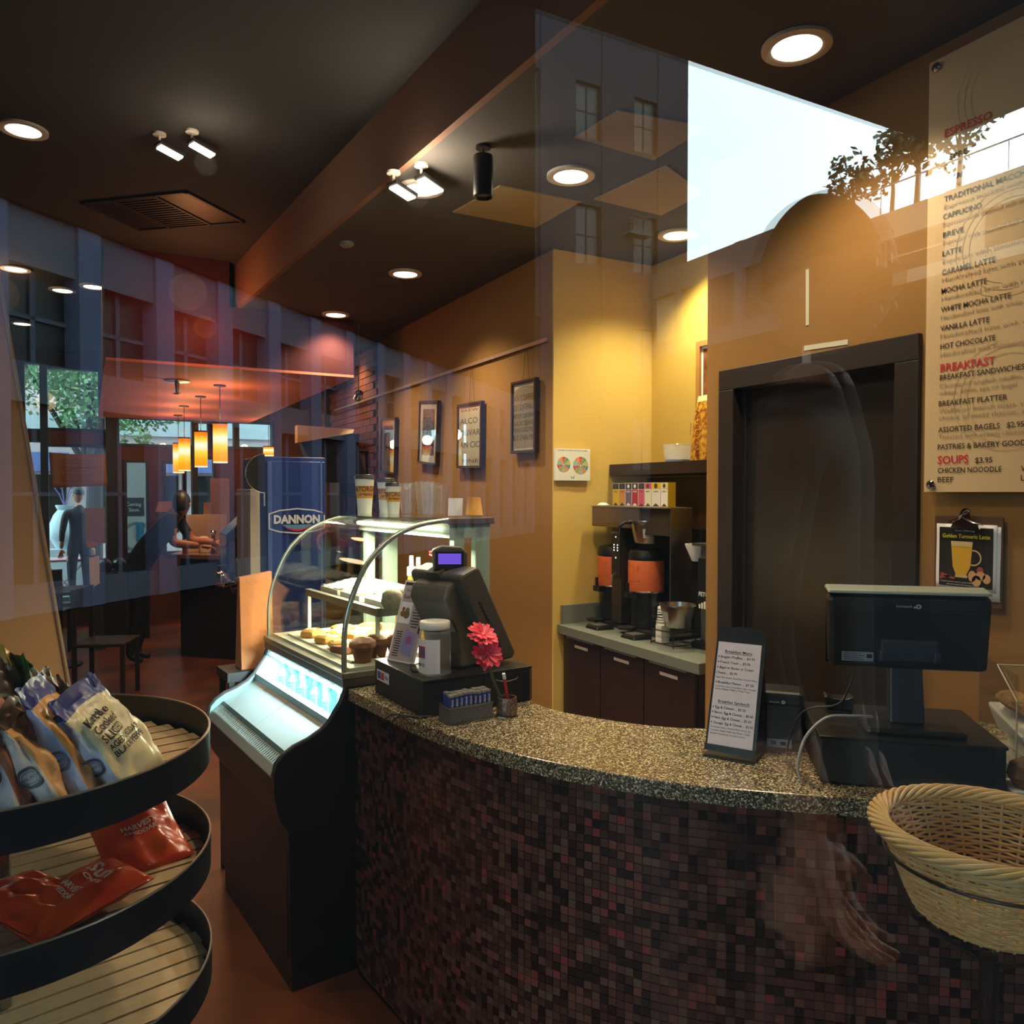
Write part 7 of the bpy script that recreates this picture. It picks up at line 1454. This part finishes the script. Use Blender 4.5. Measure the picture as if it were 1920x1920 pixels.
b = MB(); disc(b, lambda u, v: f(.16 + u, 1.05 + v) + Vector((0, -.001, 0)), .22, 24, r0=.17); b.build('ring_print', mat('ring_print', '7f9aa0', .6), t); b = MB(); f_ = lambda u, v: f(u, v) + Vector((0, -.004, 0)); rect(b, f_, .15, .98, .25, 1.26); b.build('blue_panel', mat('bright_blue_print', '2f86b4', .6), t); q = MB(); text(q, 'Coming', lambda u, v: f_(u + .02, v + 1.50), .05, .2, bold=.01); text(q, 'Soon', lambda u, v: f_(u + .06, v + 1.42), .05, .13, bold=.01); q.build('lettering', m_white, t)
t = thing('street_table', 'small pink metal table outside the far left window', 'table', tuple(hp(120, 1015, 13.2))); t.location.z = -.02; b = MB(); b.bx(-.4, -.3, .70, .4, .3, .73); b.build('table_top', mat('pink_metal', 'b8909c', .5), t)
for s_ in (-1, 1): b = MB(); b.tube([(-.35 * s_, -.25, 0), (.3 * s_, .2, .7)], .014, 6); b.build('leg', mat('pink_metal', 'b8909c'), t)
SHORT[0] = False; pz = hp(148, 1000, 12.9)
person('person', 'distant person in dark clothes outside the far left window beside the white urn', (pz.x, 12.9, -.02), R(200), stand(), hairlen=.8)
lamp('beam_fill_lamp', 'POINT', (.6, 5.6, 3.0), 4, (1, .42, .16), .12)  # this and the next: orange fill added to brighten the ceiling beam
lamp('beam_fill_lamp', 'POINT', (.75, 5.95, 2.85), 6, (1, .30, .10), .08)
# soft daylight already comes from the sky; small lamps in the lounge
lamp('lounge_lamp', 'POINT', (-.6, 7.2, 3.2), 5, (1, .62, .34), .15)
# ================================================================== ceiling fittings
m_trim = mat('white_lamp_trim', 'd8cdbf', .4); m_lens = emat('lamp_lens', 'fff3d8', 7.0)
names = ['round downlight with a pair of track heads above the pastry case', 'round downlight right of the hanging black cylinder', 'bright round downlight over the coffee niche', 'round downlight above the pictures, in the middle of the lower ceiling', 'smaller downlight beyond it, toward the red soffit', 'farthest round downlight above the bottle shelves',
         'round downlight at the top left of the high ceiling', 'small far downlight, right one of three on the high ceiling', 'small far downlight, nearest the red soffit', 'small far downlight, left one of three on the high ceiling', 'farthest small downlight on the high ceiling', 'round downlight above the right end of the counter', 'round downlight above the middle of the counter', 'added unseen downlight above the snack rack', 'added unseen downlight left of the snack rack, nearest the long vent']
dl0 = None
for k, (x, y, z, wt) in enumerate(DOWN):
    if dl0 is None:
        dl0 = thing('ceiling_downlight', names[0], 'ceiling light', (x, y, z), group='round ceiling downlights')
        b = MB(); b.lathe([(.075, -.001), (.105, -.001), (.105, -.012), (.085, -.016), (.075, -.012), (.075, -.001)], 32, cap=False); b.build('trim_ring', m_trim, dl0, smooth=True)
        b = MB(); b.lathe([(.078, -.006), (.05, -.012), (.0, -.014)], 32, cap=False); b.build('lens', m_lens, dl0, smooth=True)
    else: dup(dl0, (x, y, z), label=names[k])
    lamp('downlight_lamp', 'SPOT', (x, y, z - .03), wt, WARM if k != 2 else (1.0, .85, .5), .06, 125, .7)
# track heads
for k, (px, py) in enumerate([(738, 322), (790, 308), (299, 250), (360, 245)]):
    z = 3.06 if k < 2 else 3.4; p = oz(px, py, z)
    o = thing('wall_washer', ['left one of two small wall-washer spots beside the downlight', 'right one of two small wall-washer spots beside the downlight', 'left wall-washer spot on the high ceiling, top edge of the view', 'right wall-washer spot on the high ceiling, top edge of the view'][k], 'spotlight', p, R(20), 'adjustable ceiling spots')
    b = MB(); b.lathe([(.03, 0), (.03, -.01), (.006, -.014), (.006, -.05)], 16); b.build('mount', m_trim, o, smooth=True)
    M = Matrix.Rotation(R(65), 3, 'Y') @ Matrix.Rotation(R(0), 3, 'X'); b = MB(); b.box((.05, 0, -.075), (.11, .05, .012), Matrix.Rotation(R(12), 3, 'Y')); b.build('reflector', emat('spot_face', 'fff0d4', 4.0), o)
    b = MB(); b.box((.05, 0, -.064), (.125, .065, .014), Matrix.Rotation(R(12), 3, 'Y')); b.build('housing', m_blackmt, o)
lamp('uplight_lamp', 'POINT', tuple(oz(785, 288, 3.06) + Vector((0, 0, -.16))), 12, (1, .82, .6), .05)
lamp('ceiling_spot_lamp', 'POINT', (.5, 3.9, 3.2), 3.0, (1, .82, .6), .05)
# hanging black cylinder
p = oz(906, 300, 3.06)
o = thing('hanging_cylinder_lamp', 'black cylinder fixture hanging from the ceiling between the two big downlights', 'ceiling lamp', (p.x * .96, p.y * .96, 3.06))
b = MB(); b.tube([(0, 0, 0), (0, 0, -.05)], .004, 8); b.lathe([(.03, 0), (.03, -.012)], 16); b.build('rod', m_blackpl, o)
b = MB(); b.lathe([(.0, -.04), (.038, -.04), (.04, -.05), (.04, -.2), (.036, -.205), (.03, -.195)], 28, cap=False); b.build('housing', m_blackpl, o, smooth=True)
b = MB(); b.lathe([(.0, -.19), (.03, -.192)], 20, cap=False); b.build('lens', mat('frosted_lens', '9a8a80', .3), o)
# tan access panels
m_pan = mat('tan_access_panel', '9a8560', .7)
for k, P4 in enumerate([[(849, 396), (937, 347), (1090, 376), (1004, 425)], [(1114, 372), (1250, 308), (1320, 360), (1240, 402)], [(1075, 255), (1160, 205), (1330, 235), (1225, 298)]]):
    q = [oz(x, y, 3.06) for x, y in P4]; b = MB(); b.hexa([v + Vector((0, 0, -.006)) for v in q] + [v + Vector((0, 0, .0)) for v in q])
    o = b.build('access_hatch', m_pan); tag(o, ['tan square ceiling panel below the hanging black cylinder', 'tan square ceiling panel nearest the coffee niche', 'tan square ceiling panel at the top edge of the view'][k], 'ceiling panel', 'tan ceiling panels')
# vent in the high ceiling
q = [oz(x, y, 3.4) for x, y in ((150, 378), (350, 357), (460, 415), (260, 430))]
vt = thing('ceiling_vent', 'dark rectangular air vent in the high ceiling', 'vent', q[0]); q = [v - q[0] for v in q]
def bil(u, v, z): p = (q[0] * (1 - u) + q[1] * u) * (1 - v) + (q[3] * (1 - u) + q[2] * u) * v; return Vector((p.x, p.y, z))
b = MB()
for u0, v0, u1, v1 in ((0, 0, 1, .03), (0, .97, 1, 1), (0, 0, .03, 1), (.97, 0, 1, 1), (.68, 0, .70, 1), (.3, 0, .32, 1)):
    b.hexa([bil(a, c, -.012) for a, c in ((u0, v0), (u1, v0), (u1, v1), (u0, v1))] + [bil(a, c, 0) for a, c in ((u0, v0), (u1, v0), (u1, v1), (u0, v1))])
b.build('frame', m_blackmt, vt); b = MB(); b.hexa([bil(a, c, -.004) for a, c in ((0, 0), (1, 0), (1, 1), (0, 1))] + [bil(a, c, 0) for a, c in ((0, 0), (1, 0), (1, 1), (0, 1))]); b.build('backing', m_black, vt)
for k in range(14):
    b = MB(); v = .05 + k * .066; b.hexa([bil(a, c, z) for z in (-.01, -.006) for a, c in ((.31, v), (.69, v), (.69, v + .03), (.31, v + .03))]); b.build('slat', m_blackmt, vt)
# smoke detector and sprinklers
for px, py, z, lab in ((650, 455, 3.06, 'small round smoke detector on the lower ceiling'), (728, 523, 3.06, 'dim round speaker grille beside the middle downlight')):
    p = oz(px, py, z); o = thing('smoke_detector', lab, 'detector', p); r_ = .04 if px == 650 else .09
    b = MB(); b.lathe([(r_, 0), (r_, -.012), (r_ * .7, -.022), (0, -.024)], 24, cap=False); b.build('cover', m_ceil if px != 650 else m_grey, o, smooth=True)
p = oz(332, 713, 2.6); o = thing('sprinkler', 'small sprinkler head under the red soffit', 'sprinkler', p); b = MB(); b.lathe([(.1, 0), (.1, -.012), (.02, -.02), (.012, -.1), (.04, -.11), (0, -.12)], 16, cap=False); b.build('head', m_steel, o, smooth=True)
